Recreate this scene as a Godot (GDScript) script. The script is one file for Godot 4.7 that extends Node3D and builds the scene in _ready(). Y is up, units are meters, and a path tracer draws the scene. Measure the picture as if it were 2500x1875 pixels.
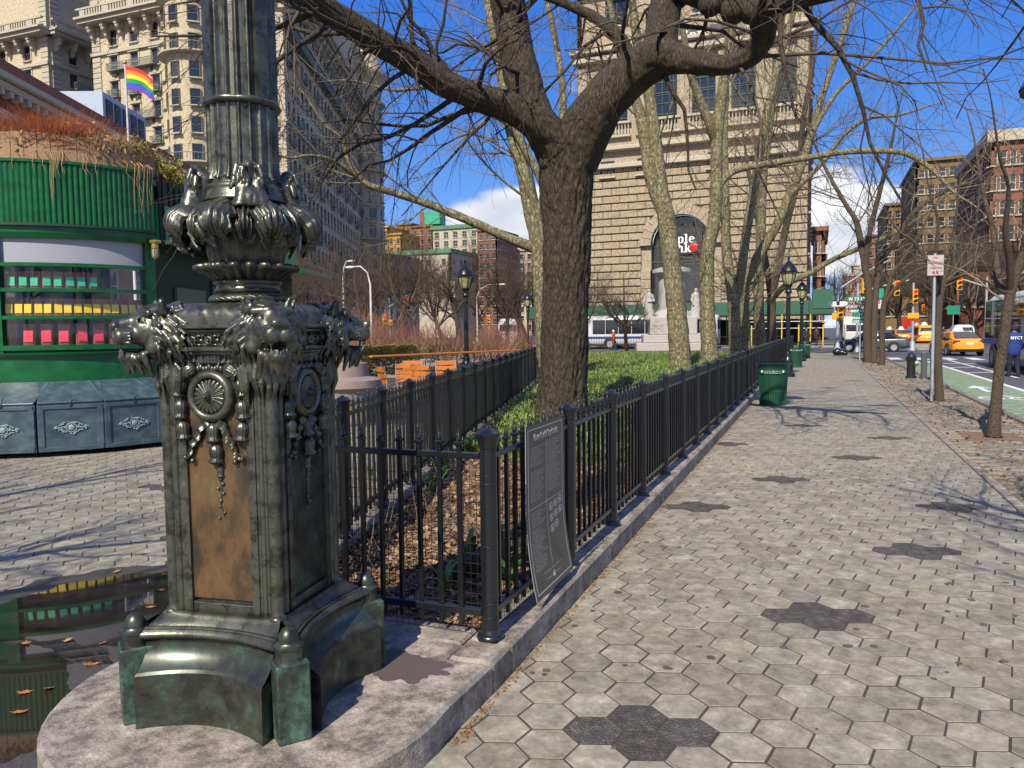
extends Node3D
# A small city square: an ornate bronze lamp base, iron fences, bare trees, a paved walk and the avenue behind.

const CAM_F := 1900.0
const CAM_H := 1.58
var cam_basis := Basis.from_euler(Vector3(deg_to_rad(-3.87), deg_to_rad(21.5), deg_to_rad(-0.7)), EULER_ORDER_YXZ)
var M := {}
var taken := {}
var rng := RandomNumberGenerator.new()

class MB:
	var v := PackedVector3Array()
	var n := PackedVector3Array()
	var c := PackedColorArray()
	var uv := PackedVector2Array()
	var ix := PackedInt32Array()
	var col := Color(1, 1, 1)
	var xf := Transform3D.IDENTITY
	var use_xf := false

	func at(t: Transform3D) -> MB:
		xf = t
		use_xf = true
		return self

	func vert(p: Vector3, nn: Vector3, u := Vector2.ZERO) -> int:
		if use_xf:
			p = xf * p
			nn = (xf.basis * nn).normalized()
		v.append(p)
		n.append(nn)
		c.append(col)
		uv.append(u)
		return v.size() - 1

	func tri_i(a: int, b: int, d: int) -> void:
		# clockwise fronts, decided from the normals
		var g := (v[b] - v[a]).cross(v[d] - v[a])
		if g.dot(n[a] + n[b] + n[d]) > 0.0:
			ix.append(a); ix.append(d); ix.append(b)
		else:
			ix.append(a); ix.append(b); ix.append(d)

	func quad_i(a: int, b: int, d: int, e: int) -> void:
		tri_i(a, b, d)
		tri_i(a, d, e)

	func tri(a: Vector3, b: Vector3, d: Vector3, nn: Vector3) -> void:
		var i := vert(a, nn)
		vert(b, nn)
		vert(d, nn)
		tri_i(i, i + 1, i + 2)

	func quad(a: Vector3, b: Vector3, d: Vector3, e: Vector3, nn: Vector3) -> void:
		var i := vert(a, nn, Vector2(0, 1))
		vert(b, nn, Vector2(1, 1))
		vert(d, nn, Vector2(1, 0))
		vert(e, nn, Vector2(0, 0))
		quad_i(i, i + 1, i + 2, i + 3)

	func box(ctr: Vector3, size: Vector3, b := Basis.IDENTITY) -> void:
		var h := size * 0.5
		for k in 3:
			var nn := Vector3.ZERO
			nn[k] = 1.0
			var a := Vector3.ZERO
			var d := Vector3.ZERO
			a[(k + 1) % 3] = h[(k + 1) % 3]
			d[(k + 2) % 3] = h[(k + 2) % 3]
			for s in [-1.0, 1.0]:
				var o: Vector3 = nn * (h[k] * s)
				quad(ctr + b * (o - a - d), ctr + b * (o + a - d), ctr + b * (o + a + d), ctr + b * (o - a + d), b * (nn * s))

	# box with chamfered edges
	func cbox(ctr: Vector3, size: Vector3, ch: float, b := Basis.IDENTITY) -> void:
		var h := size * 0.5
		var inner := h - Vector3(ch, ch, ch)
		for k in 3:
			for s in [-1.0, 1.0]:
				var nn := Vector3.ZERO
				nn[k] = s
				var a := Vector3.ZERO
				var d := Vector3.ZERO
				a[(k + 1) % 3] = inner[(k + 1) % 3]
				d[(k + 2) % 3] = inner[(k + 2) % 3]
				var o: Vector3 = nn * h[k]
				quad(ctr + b * (o - a - d), ctr + b * (o + a - d), ctr + b * (o + a + d), ctr + b * (o - a + d), b * nn)
		for k in 3:
			var k1 := (k + 1) % 3
			var k2 := (k + 2) % 3
			for s1 in [-1.0, 1.0]:
				for s2 in [-1.0, 1.0]:
					var p := Vector3.ZERO
					p[k1] = s1 * h[k1]; p[k2] = s2 * inner[k2]
					var q := Vector3.ZERO
					q[k1] = s1 * inner[k1]; q[k2] = s2 * h[k2]
					var e := Vector3.ZERO
					e[k] = inner[k]
					var nn := Vector3.ZERO
					nn[k1] = s1 * 0.7071; nn[k2] = s2 * 0.7071
					quad(ctr + b * (p - e), ctr + b * (p + e), ctr + b * (q + e), ctr + b * (q - e), b * nn)
		for sx in [-1.0, 1.0]:
			for sy in [-1.0, 1.0]:
				for sz in [-1.0, 1.0]:
					tri(ctr + b * Vector3(sx * h.x, sy * inner.y, sz * inner.z), ctr + b * Vector3(sx * inner.x, sy * h.y, sz * inner.z), ctr + b * Vector3(sx * inner.x, sy * inner.y, sz * h.z), b * Vector3(sx, sy, sz).normalized())

	# tube through points; closed tip when the last radius is 0
	func tube(pts: PackedVector3Array, rad: PackedFloat32Array, sides := 6, caps := false, wob := 0.0, seed_ := 0) -> void:
		var m := pts.size()
		if m < 2:
			return
		var t0 := (pts[1] - pts[0]).normalized()
		var up := Vector3.UP if absf(t0.y) < 0.9 else Vector3.RIGHT
		var side := t0.cross(up).normalized()
		var first := v.size()
		var cs := PackedVector2Array()
		for k in sides + 1:
			var a := TAU * k / sides
			cs.append(Vector2(cos(a), sin(a)))
		var len := 0.0
		for i in m:
			var t: Vector3
			if i == 0:
				t = t0
			elif i == m - 1:
				t = (pts[i] - pts[i - 1]).normalized()
			else:
				t = (pts[i + 1] - pts[i - 1]).normalized()
			if i > 0:
				len += pts[i].distance_to(pts[i - 1])
			side = (side - t * side.dot(t)).normalized()
			var bi := t.cross(side)
			var r := rad[i]
			for k in sides + 1:
				var d := side * cs[k].x + bi * cs[k].y
				var rr := r
				if wob > 0.0:
					var kk := k % sides
					rr *= 1.0 + wob * (sin(kk * 2.39 + seed_ + i * 0.9) * 0.6 + sin(kk * 5.1 + i * 1.7 + seed_ * 2.0) * 0.4)
				vert(pts[i] + d * rr, d, Vector2(float(k) / sides, len))
		var w := sides + 1
		for i in m - 1:
			for k in sides:
				var a := first + i * w + k
				ix.append(a); ix.append(a + w); ix.append(a + 1)
				ix.append(a + 1); ix.append(a + w); ix.append(a + w + 1)
		if caps:
			for e in 2:
				var i: int = 0 if e == 0 else m - 1
				var nn: Vector3 = -t0 if e == 0 else (pts[m - 1] - pts[m - 2]).normalized()
				var ctr := vert(pts[i], nn)
				var s0 := v.size()
				for k in sides:
					v.append(v[first + i * w + k]); n.append(n[ctr]); c.append(col); uv.append(Vector2.ZERO)
				for k in sides:
					tri_i(ctr, s0 + k, s0 + (k + 1) % sides)

	func rod(a: Vector3, b: Vector3, r: float, sides := 6, r2 := -1.0) -> void:
		tube(PackedVector3Array([a, b]), PackedFloat32Array([r, r if r2 < 0.0 else r2]), sides, true)

	# lathe round y: profile of (r, y); lobes: x how many, y depth as a share of r, z twist per metre, w 0 round lobes, 1 flutes, 2 towards a square
	func lathe(prof: PackedVector2Array, segs := 24, ctr := Vector3.ZERO, lobes := Vector4.ZERO, sharp := 0.6) -> void:
		var m := prof.size()
		if lobes.x > 0.0:
			var gr := []
			for i in m:
				var row := []
				for k in segs + 1:
					var ang := TAU * k / segs
					var r := prof[i].x
					var w0 := ang + prof[i].y * lobes.z
					if lobes.w < 0.5:
						r *= 1.0 - lobes.y * (1.0 - absf(cos(w0 * lobes.x * 0.5)))
					else:
						r *= 1.0 - lobes.y * absf(cos(w0 * lobes.x * 0.5))
					row.append(ctr + Vector3(cos(ang) * r, prof[i].y, sin(ang) * r))
				gr.append(row)
			var f0 := v.size()
			grid(gr, Vector3.ZERO, true)
			# make the normals point away from the axis or along the way the profile turns
			var tt := (prof[1] - prof[0]).normalized()
			var want := Vector3(tt.y, -tt.x, 0)
			var got := n[f0] + n[f0 + segs + 1]
			var ww := xf.basis * want if use_xf else want
			if got.dot(ww) < 0.0:
				flip_from(f0, ix.size() - (m - 1) * segs * 6)
			return
		# split the profile where it turns sharply so that edges stay crisp
		var runs := []
		var run := [0]
		for i in range(1, m):
			run.append(i)
			if i < m - 1:
				var d1 := (prof[i] - prof[i - 1]).normalized()
				var d2 := (prof[i + 1] - prof[i]).normalized()
				if d1.dot(d2) < sharp:
					runs.append(run)
					run = [i]
		runs.append(run)
		for rn in runs:
			var cnt: int = rn.size()
			var first := v.size()
			for j in cnt:
				var i: int = rn[j]
				var a := prof[rn[maxi(j - 1, 0)]]
				var b := prof[rn[mini(j + 1, cnt - 1)]]
				var t := (b - a).normalized()
				var nr := Vector2(t.y, -t.x)
				for k in segs + 1:
					var ang := TAU * k / segs
					var r := prof[i].x
					vert(ctr + Vector3(cos(ang) * r, prof[i].y, sin(ang) * r), Vector3(cos(ang) * nr.x, nr.y, sin(ang) * nr.x))
			var w := segs + 1
			for j in cnt - 1:
				for k in segs:
					var a := first + j * w + k
					tri_i(a, a + 1, a + w + 1)
					tri_i(a, a + w + 1, a + w)

	# grid of points rows x cols with smooth normals computed from it; outward decided by "out"
	func grid(p: Array, out := Vector3.ZERO, closed := false, both := false) -> void:
		var rows := p.size()
		var cols: int = p[0].size()
		var first := v.size()
		for i in rows:
			for j in cols:
				var pa: Vector3 = p[maxi(i - 1, 0)][j]
				var pb: Vector3 = p[mini(i + 1, rows - 1)][j]
				var jl := j - 1
				var jr := j + 1
				if closed:
					if jl < 0: jl = cols - 2
					if jr > cols - 1: jr = 1
				var qa: Vector3 = p[i][maxi(jl, 0)]
				var qb: Vector3 = p[i][mini(jr, cols - 1)]
				var nn := (pb - pa).cross(qb - qa)
				if nn.length_squared() < 1e-16:
					nn = Vector3.UP
				vert(p[i][j], nn.normalized(), Vector2(float(j) / (cols - 1), float(i) / (rows - 1)))
		if out != Vector3.ZERO:
			var s := Vector3.ZERO
			for k in range(first, v.size()):
				s += n[k]
			var o := xf.basis * out if use_xf else out
			if s.dot(o) < 0.0:
				for k in range(first, v.size()):
					n[k] = -n[k]
		for i in rows - 1:
			for j in cols - 1:
				var a := first + i * cols + j
				tri_i(a, a + 1, a + cols + 1)
				tri_i(a, a + cols + 1, a + cols)

	# turn everything added since vertex v0 and index i0 inside out
	func flip_from(v0: int, i0: int) -> void:
		for k in range(v0, v.size()):
			n[k] = -n[k]
		for k in range(i0, ix.size(), 3):
			var sw := ix[k]
			ix[k] = ix[k + 1]
			ix[k + 1] = sw

	# flat polygon in xz extruded from y0 to y1
	func prism(poly: PackedVector2Array, y0: float, y1: float, bevel := 0.0, bottom := false) -> void:
		var pts := poly
		if Geometry2D.is_polygon_clockwise(pts):
			pts = pts.duplicate()
			pts.reverse()
		var top := pts
		if bevel > 0.0:
			var o := Geometry2D.offset_polygon(pts, -bevel, Geometry2D.JOIN_MITER)
			if o.size() == 1 and o[0].size() == pts.size():
				# line the offset polygon up with the outline
				var best := 0
				var bd := 1e9
				for k in pts.size():
					var dd: float = o[0][k].distance_squared_to(pts[0])
					if dd < bd:
						bd = dd
						best = k
				top = PackedVector2Array()
				for k in pts.size():
					top.append(o[0][(best + k) % pts.size()])
			else:
				bevel = 0.0
		var m := pts.size()
		var t := Geometry2D.triangulate_polygon(top)
		var i0 := v.size()
		for q in top:
			vert(Vector3(q.x, y1, q.y), Vector3.UP, q)
		for k in range(0, t.size(), 3):
			tri_i(i0 + t[k], i0 + t[k + 1], i0 + t[k + 2])
		if bottom:
			i0 = v.size()
			for q in top:
				vert(Vector3(q.x, y0, q.y), Vector3.DOWN, q)
			for k in range(0, t.size(), 3):
				tri_i(i0 + t[k], i0 + t[k + 1], i0 + t[k + 2])
		for k in m:
			var a := pts[k]
			var b := pts[(k + 1) % m]
			var d := (b - a).normalized()
			var nn := Vector3(d.y, 0, -d.x)
			var yb := y1 - bevel
			quad(Vector3(a.x, y0, a.y), Vector3(b.x, y0, b.y), Vector3(b.x, yb, b.y), Vector3(a.x, yb, a.y), nn)
			if bevel > 0.0:
				var ta := top[k]
				var tb := top[(k + 1) % m]
				quad(Vector3(a.x, yb, a.y), Vector3(b.x, yb, b.y), Vector3(tb.x, y1, tb.y), Vector3(ta.x, y1, ta.y), (nn + Vector3.UP).normalized())

	func sphere(ctr: Vector3, r: Vector3, rows := 8, cols := 12) -> void:
		var first := v.size()
		for i in rows + 1:
			var th := PI * i / rows
			for k in cols + 1:
				var ph := TAU * k / cols
				var d := Vector3(sin(th) * cos(ph), cos(th), sin(th) * sin(ph))
				vert(ctr + d * r, (d / r).normalized())
		for i in rows:
			for k in cols:
				var a := first + i * (cols + 1) + k
				tri_i(a, a + 1, a + cols + 2)
				tri_i(a, a + cols + 2, a + cols + 1)

	func add(o: MB, t: Transform3D) -> void:
		var first := v.size()
		for k in o.v.size():
			v.append(t * o.v[k])
			n.append((t.basis * o.n[k]).normalized())
			c.append(o.c[k])
			uv.append(o.uv[k])
		for k in o.ix:
			ix.append(first + k)

	func mesh(m: Material = null) -> ArrayMesh:
		var am := ArrayMesh.new()
		if ix.size() == 0:
			return am
		var a := []
		a.resize(Mesh.ARRAY_MAX)
		a[Mesh.ARRAY_VERTEX] = v
		a[Mesh.ARRAY_NORMAL] = n
		a[Mesh.ARRAY_COLOR] = c
		a[Mesh.ARRAY_TEX_UV] = uv
		a[Mesh.ARRAY_INDEX] = ix
		am.add_surface_from_arrays(Mesh.PRIMITIVE_TRIANGLES, a)
		if m:
			am.surface_set_material(0, m)
		return am

# ---------- scene helpers ----------
func numbered(called: String) -> String:
	if not taken.has(called):
		taken[called] = 0
		return called
	taken[called] += 1
	return "%s_%03d" % [called, taken[called]]

func thing(called: String, label: String, category: String, where := Vector3.ZERO, turn := 0.0, group := "") -> Node3D:
	var o := Node3D.new()
	o.name = numbered(called)
	add_child(o)
	o.position = where
	o.rotation.y = turn
	tag(o, label, category, group)
	return o

func tag(o: Node, label: String, category := "", group := "") -> void:
	if label != "": o.set_meta("label", label)
	if category != "": o.set_meta("category", category)
	if group != "": o.set_meta("group", group)

func put(parent: Node, called: String, me: Mesh, mat: Material = null, t := Transform3D.IDENTITY) -> MeshInstance3D:
	var o := MeshInstance3D.new()
	o.mesh = me
	if mat: o.material_override = mat
	if parent == self:
		o.name = numbered(called)
	else:
		var k: int = parent.get_meta("n_" + called, -1) + 1
		parent.set_meta("n_" + called, k)
		o.name = called if k == 0 else "%s_%03d" % [called, k]
	parent.add_child(o)
	o.transform = t
	return o

func part(parent: Node, called: String, b: MB, mat: Material, t := Transform3D.IDENTITY) -> MeshInstance3D:
	return put(parent, called, b.mesh(mat), null, t)

func struct(called: String, b: MB, mat: Material) -> MeshInstance3D:
	var o := part(self, called, b, mat)
	o.set_meta("kind", "structure")
	return o

func stuff(parent: Node, called: String, b: MB, mat: Material) -> MeshInstance3D:
	var o := part(parent, called, b, mat)
	o.set_meta("kind", "stuff")
	return o

func copy_of(o: Node3D, where: Vector3, turn := 0.0, label := "") -> Node3D:
	var c: Node3D = o.duplicate()
	c.name = numbered(str(o.name).rstrip("0123456789").trim_suffix("_"))
	add_child(c)
	c.position = where
	c.rotation.y = turn
	if label != "": c.set_meta("label", label)
	return c

func T(p: Vector3, b := Basis.IDENTITY) -> Transform3D:
	return Transform3D(b, p)

func RY(a: float) -> Basis:
	return Basis(Vector3.UP, a)

# photograph pixel (2500 wide) to a ray, then to a plane or a distance
func px_dir(x: float, y: float) -> Vector3:
	return cam_basis * Vector3((x - 1250.0) / CAM_F, -(y - 937.5) / CAM_F, -1.0)

func on_y(x: float, y: float, level := 0.0) -> Vector3:
	var d := px_dir(x, y)
	return Vector3(0, CAM_H, 0) + d * ((level - CAM_H) / d.y)

func far_at(x: float, y: float, dist: float) -> Vector3:
	var d := px_dir(x, y)
	return Vector3(0, CAM_H, 0) + d * (dist / Vector2(d.x, d.z).length())

func on_z(x: float, y: float, z: float) -> Vector3:
	var d := px_dir(x, y)
	return Vector3(0, CAM_H, 0) + d * (z / d.z)

func col(r: float, g: float, b: float) -> Color:
	return Color(r, g, b).linear_to_srgb()

# ---------- materials ----------
func noise(freq: float, kind := FastNoiseLite.TYPE_SIMPLEX_SMOOTH, oct := 4, sd := 1) -> FastNoiseLite:
	var f := FastNoiseLite.new()
	f.noise_type = kind
	f.frequency = freq
	f.fractal_octaves = oct
	f.seed = sd
	return f

func ntex(f: FastNoiseLite, ramp = null, bump := 0.0, size := 512) -> NoiseTexture2D:
	var t := NoiseTexture2D.new()
	t.width = size
	t.height = size
	t.seamless = true
	t.noise = f
	if ramp != null:
		var g := Gradient.new()
		var offs := PackedFloat32Array()
		var cols := PackedColorArray()
		for s in ramp:
			offs.append(s[0])
			cols.append(s[1])
		g.offsets = offs
		g.colors = cols
		t.color_ramp = g
	if bump > 0.0:
		t.as_normal_map = true
		t.bump_strength = bump
	return t

# ramp: list of [place 0..1, colour]; scale: repeats per metre
func nm(ramp: Array, scale: float, freq: float, rough := 0.8, metal := 0.0, bump := 0.0, bump_freq := 0.05, oct := 5, bump_scale := 0.0) -> StandardMaterial3D:
	var m := StandardMaterial3D.new()
	m.albedo_texture = ntex(noise(freq, FastNoiseLite.TYPE_SIMPLEX_SMOOTH, oct, ramp.size() * 7 + int(freq * 1000)), ramp)
	m.uv1_triplanar = true
	m.uv1_world_triplanar = true
	m.uv1_scale = Vector3.ONE * scale
	m.roughness = rough
	m.metallic = metal
	m.vertex_color_use_as_albedo = true
	if bump > 0.0:
		m.normal_enabled = true
		m.normal_texture = ntex(noise(bump_freq, FastNoiseLite.TYPE_SIMPLEX_SMOOTH, 5, 11), null, bump)
	return m

# fuller grain: every octave keeps its strength; warp bends the pattern, kind may be ridged or cellular
func grainy(m: StandardMaterial3D, ramp: Array, scale: Vector3, freq: float, gain: float, kind := 0, sd := 3) -> StandardMaterial3D:
	var f := noise(freq, FastNoiseLite.TYPE_CELLULAR if kind == 2 else FastNoiseLite.TYPE_SIMPLEX_SMOOTH, 7 if kind == 0 else 3, sd)
	f.fractal_gain = gain
	if kind == 1: f.fractal_type = FastNoiseLite.FRACTAL_RIDGED
	if kind == 2:
		f.fractal_type = FastNoiseLite.FRACTAL_NONE
		f.cellular_return_type = FastNoiseLite.RETURN_CELL_VALUE
	if kind > 0:
		f.domain_warp_enabled = true
		f.domain_warp_amplitude = 24.0
		f.domain_warp_frequency = 0.02
	var t := ntex(f, ramp, 0.0, 1024)
	t.invert = kind == 1
	m.albedo_texture = t
	m.uv1_scale = scale
	if kind == 1:
		var nt := ntex(f, null, 14.0, 1024)
		nt.invert = true
		m.normal_enabled = true
		m.normal_texture = nt
	return m

func plain(cc: Color, rough := 0.7, metal := 0.0) -> StandardMaterial3D:
	var m := StandardMaterial3D.new()
	m.albedo_color = cc
	m.roughness = rough
	m.metallic = metal
	m.vertex_color_use_as_albedo = true
	return m

func local_coords(m: StandardMaterial3D) -> StandardMaterial3D:
	m.uv1_world_triplanar = false
	return m

func glass_mat(cc: Color, alpha: float, rough := 0.03) -> StandardMaterial3D:
	var m := StandardMaterial3D.new()
	m.albedo_color = Color(cc.r, cc.g, cc.b, alpha)
	m.transparency = BaseMaterial3D.TRANSPARENCY_ALPHA
	m.roughness = rough
	return m

func make_materials() -> void:
	M.paver = nm([[0.0, col(0.15, 0.142, 0.112)], [0.40, col(0.255, 0.242, 0.19)], [0.6, col(0.32, 0.30, 0.235)], [1.0, col(0.48, 0.455, 0.37)]], 2.2, 0.10, 0.85, 0.0, 6.0, 0.16, 4)
	M.paver_dark = nm([[0.0, col(0.05, 0.045, 0.045)], [0.5, col(0.095, 0.088, 0.088)], [0.8, col(0.13, 0.115, 0.11)], [1.0, col(0.22, 0.2, 0.19)]], 2.2, 0.12, 0.85, 0.0, 6.0, 0.16, 4)
	M.joint = nm([[0.0, col(0.025, 0.02, 0.017)], [1.0, col(0.085, 0.07, 0.055)]], 2.0, 0.08, 0.95)
	M.granite = nm([[0.0, col(0.10, 0.09, 0.075)], [0.35, col(0.20, 0.18, 0.15)], [0.6, col(0.29, 0.262, 0.22)], [1.0, col(0.46, 0.42, 0.36)]], 1.6, 0.14, 0.75, 0.0, 1.0, 0.2, 4)
	M.soil = nm([[0.0, col(0.06, 0.04, 0.025)], [0.45, col(0.16, 0.105, 0.06)], [0.7, col(0.30, 0.19, 0.10)], [1.0, col(0.42, 0.28, 0.16)]], 0.9, 0.05, 0.95, 0.0, 10.0, 0.07)
	M.asphalt = nm([[0.0, col(0.05, 0.053, 0.06)], [0.5, col(0.085, 0.088, 0.098)], [1.0, col(0.15, 0.15, 0.16)]], 0.7, 0.06, 0.85, 0.0, 4.0, 0.2)
	M.bike = nm([[0.0, col(0.13, 0.18, 0.105)], [0.5, col(0.2, 0.28, 0.165)], [1.0, col(0.32, 0.36, 0.25)]], 0.35, 0.02, 0.85, 0.0, 3.0, 0.2)
	M.road_paint = nm([[0.0, col(0.35, 0.35, 0.34)], [0.35, col(0.62, 0.62, 0.6)], [1.0, col(0.75, 0.75, 0.72)]], 0.8, 0.05, 0.75)
	M.iron = nm([[0.0, col(0.004, 0.005, 0.007)], [0.6, col(0.008, 0.010, 0.013)], [1.0, col(0.022, 0.026, 0.03)]], 3.0, 0.05, 0.3)
	M.iron.metallic_specular = 0.6
	grainy(M.paver, [[0.0, col(0.10, 0.09, 0.07)], [0.30, col(0.20, 0.186, 0.145)], [0.48, col(0.25, 0.234, 0.182)], [0.6, col(0.29, 0.27, 0.212)], [0.75, col(0.36, 0.338, 0.272)], [1.0, col(0.55, 0.515, 0.43)]], Vector3.ONE * 0.9, 0.006, 0.80)
	grainy(M.paver_dark, [[0.0, col(0.03, 0.027, 0.024)], [0.4, col(0.068, 0.062, 0.055)], [0.6, col(0.10, 0.09, 0.08)], [0.8, col(0.17, 0.15, 0.13)], [1.0, col(0.4, 0.36, 0.32)]], Vector3.ONE * 0.9, 0.012, 0.85)
	grainy(M.granite, [[0.0, col(0.05, 0.045, 0.038)], [0.32, col(0.13, 0.115, 0.095)], [0.48, col(0.215, 0.19, 0.158)], [0.62, col(0.29, 0.255, 0.215)], [0.78, col(0.38, 0.335, 0.285)], [1.0, col(0.56, 0.50, 0.44)]], Vector3.ONE * 0.75, 0.006, 0.82, 0, 5)
	M.paver.normal_enabled = false
	M.wire = plain(col(0.05, 0.052, 0.05), 0.4, 0.6)
	M.white = plain(col(0.75, 0.75, 0.74), 0.5)
	M.black = plain(col(0.012, 0.012, 0.013), 0.5)
	M.steel = plain(col(0.42, 0.44, 0.46), 0.4, 0.5)
	M.galv = plain(col(0.36, 0.4, 0.42), 0.5, 0.3)
	M.tinted = plain(Color(1, 1, 1), 0.6)
	M.glossy = plain(Color(1, 1, 1), 0.22)
	M.glossy.clearcoat_enabled = true
	M.glossy.clearcoat = 0.6
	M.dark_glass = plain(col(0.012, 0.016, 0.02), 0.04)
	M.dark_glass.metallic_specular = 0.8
	M.pane = plain(col(0.02, 0.025, 0.03), 0.05)
	M.pane.metallic_specular = 0.7

func _ready() -> void:
	rng.seed = 7
	var cam := Camera3D.new()
	cam.name = "camera"
	add_child(cam)
	cam.position = Vector3(0, CAM_H, 0)
	cam.basis = cam_basis
	cam.fov = rad_to_deg(2.0 * atan(937.5 / CAM_F))
	cam.near = 0.05
	cam.far = 3000.0
	cam.current = true
	var we := WorldEnvironment.new()
	we.name = "world"
	var env := Environment.new()
	env.background_mode = Environment.BG_SKY
	env.tonemap_mode = Environment.TONE_MAPPER_LINEAR
	env.tonemap_exposure = 1.45
	env.sdfgi_enabled = true
	env.ssao_enabled = true
	env.ssil_enabled = true
	env.sky = make_sky()
	env.background_energy_multiplier = 1.0
	we.environment = env
	add_child(we)
	var sun := DirectionalLight3D.new()
	sun.name = "sun"
	add_child(sun)
	sun.look_at_from_position(Vector3.ZERO, Vector3(0.02, -0.72, -0.76), Vector3.UP)
	sun.light_energy = 1.45
	sun.light_angular_distance = 0.5
	sun.light_color = Color(1.0, 0.955, 0.88)
	sun.shadow_enabled = true
	make_materials()
	build_all()

func make_sky() -> Sky:
	var w := 2048
	var h := 1024
	var im := Image.create(w, h, false, Image.FORMAT_RGBF)
	var f := noise(1.0, FastNoiseLite.TYPE_SIMPLEX_SMOOTH, 6, 21)
	f.fractal_gain = 0.52
	var f2 := noise(1.0, FastNoiseLite.TYPE_SIMPLEX_SMOOTH, 5, 5)
	# cloud banks: azimuth from -z (to the right), elevation, half sizes, strength
	var banks := [[10.0, 16.0, 14.0, 8.5, 1.25], [24.0, 14.0, 11.0, 6.0, 0.6], [0.0, 11.0, 8.0, 4.0, 0.5], [-30.0, 9.0, 9.0, 5.5, 0.6], [-23.5, 14.5, 6.0, 6.0, 1.0], [-6.0, 7.0, 16.0, 6.0, 0.3], [-23.0, 29.0, 15.0, 6.0, -0.5]]
	for y in h:
		var el := (0.5 - (y + 0.5) / h) * PI
		var ce := cos(el)
		var se := sin(el)
		if se < -0.03:
			for x in w:
				im.set_pixel(x, y, Color(0.16, 0.15, 0.14))
			continue
		for x in w:
			var az := (0.5 - (x + 0.5) / w) * TAU   # 0 looks along -z, to the right is more
			var d := Vector3(sin(az) * ce, se, -cos(az) * ce)
			var k := pow(clampf(1.0 - se, 0.0, 1.0), 2.4)
			var sky := Color(0.012, 0.085, 0.46).lerp(Color(0.045, 0.21, 0.62), clampf(k * 1.35, 0.0, 1.0)).lerp(Color(0.36, 0.54, 0.78), pow(clampf(1.0 - se, 0.0, 1.0), 8.0))
			# clouds on a layer far above, so that they pile up towards the horizon
			var q := d / (se + 0.22)
			var n := f.get_noise_3d(q.x * 0.95 + 3.0, d.y * 2.2, q.z * 0.95)
			var dens := n * 1.15 - 0.12 + 0.34 * pow(1.0 - se, 5.0)
			var azd := rad_to_deg(az)
			var eld := rad_to_deg(el)
			for b in banks:
				var u: float = (azd - b[0]) / b[2]
				var v: float = (eld - b[1]) / b[3]
				var r := u * u + v * v
				if r < 4.0:
					dens += b[4] * exp(-r * 1.1)
			var cov := smoothstep(0.0, 0.26, dens)
			if cov > 0.0:
				var lit := clampf(0.86 + 0.30 * f2.get_noise_3d(q.x * 1.7, d.y * 6.0, q.z * 1.7) - 0.28 * smoothstep(0.3, 0.9, dens) * (1.0 - smoothstep(10.0, 26.0, eld)), 0.5, 1.04)
				var cl := Color(0.80, 0.81, 0.83) * lit
				cl = cl.lerp(Color(0.46, 0.54, 0.70), clampf(1.0 - lit, 0.0, 0.5))
				sky = sky.lerp(cl, cov)
			im.set_pixel(x, y, sky)
	var pm := PanoramaSkyMaterial.new()
	pm.panorama = ImageTexture.create_from_image(im)
	var s := Sky.new()
	s.sky_material = pm
	return s

const HEX := 0.2125
var hex_a := Vector2(cos(deg_to_rad(11.7)), sin(deg_to_rad(11.7))) * HEX
var hex_b := Vector2(cos(deg_to_rad(-48.3)), sin(deg_to_rad(-48.3))) * HEX
var hex_o := Vector2(-0.807, -2.889)

func hex_cells(region: PackedVector2Array, far_limit: float) -> Array:
	var lo := Vector2(1e9, 1e9)
	var hi := -lo
	for p in region:
		lo = lo.min(p)
		hi = hi.max(p)
	var inv := Transform2D(hex_a, hex_b, Vector2.ZERO).affine_inverse()
	var imin := 1e9; var imax := -1e9; var jmin := 1e9; var jmax := -1e9
	for p in [lo, hi, Vector2(lo.x, hi.y), Vector2(hi.x, lo.y)]:
		var q: Vector2 = inv * (p - hex_o)
		imin = minf(imin, q.x); imax = maxf(imax, q.x); jmin = minf(jmin, q.y); jmax = maxf(jmax, q.y)
	var out := []
	for i in range(int(imin) - 2, int(imax) + 3):
		for j in range(int(jmin) - 2, int(jmax) + 3):
			var c := hex_o + hex_a * i + hex_b * j
			if c.x < lo.x - 0.2 or c.x > hi.x + 0.2 or c.y < lo.y - 0.2 or c.y > hi.y + 0.2:
				continue
			if c.length() > far_limit:
				continue
			out.append([i, j, c])
	return out

func hex_poly(c: Vector2, gap: float) -> PackedVector2Array:
	var p := PackedVector2Array()
	for k in 6:
		var a := deg_to_rad(-18.3 + 60.0 * k)
		p.append(c + Vector2(cos(a), sin(a)) * ((HEX - gap) / sqrt(3.0)))
	return p

func seen(p: Vector3) -> bool:
	var q := cam_basis.transposed() * (p - Vector3(0, CAM_H, 0))
	if q.z > -0.4: return false
	return absf(q.x / -q.z) < 0.68 and absf(q.y / -q.z) < 0.52

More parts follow.
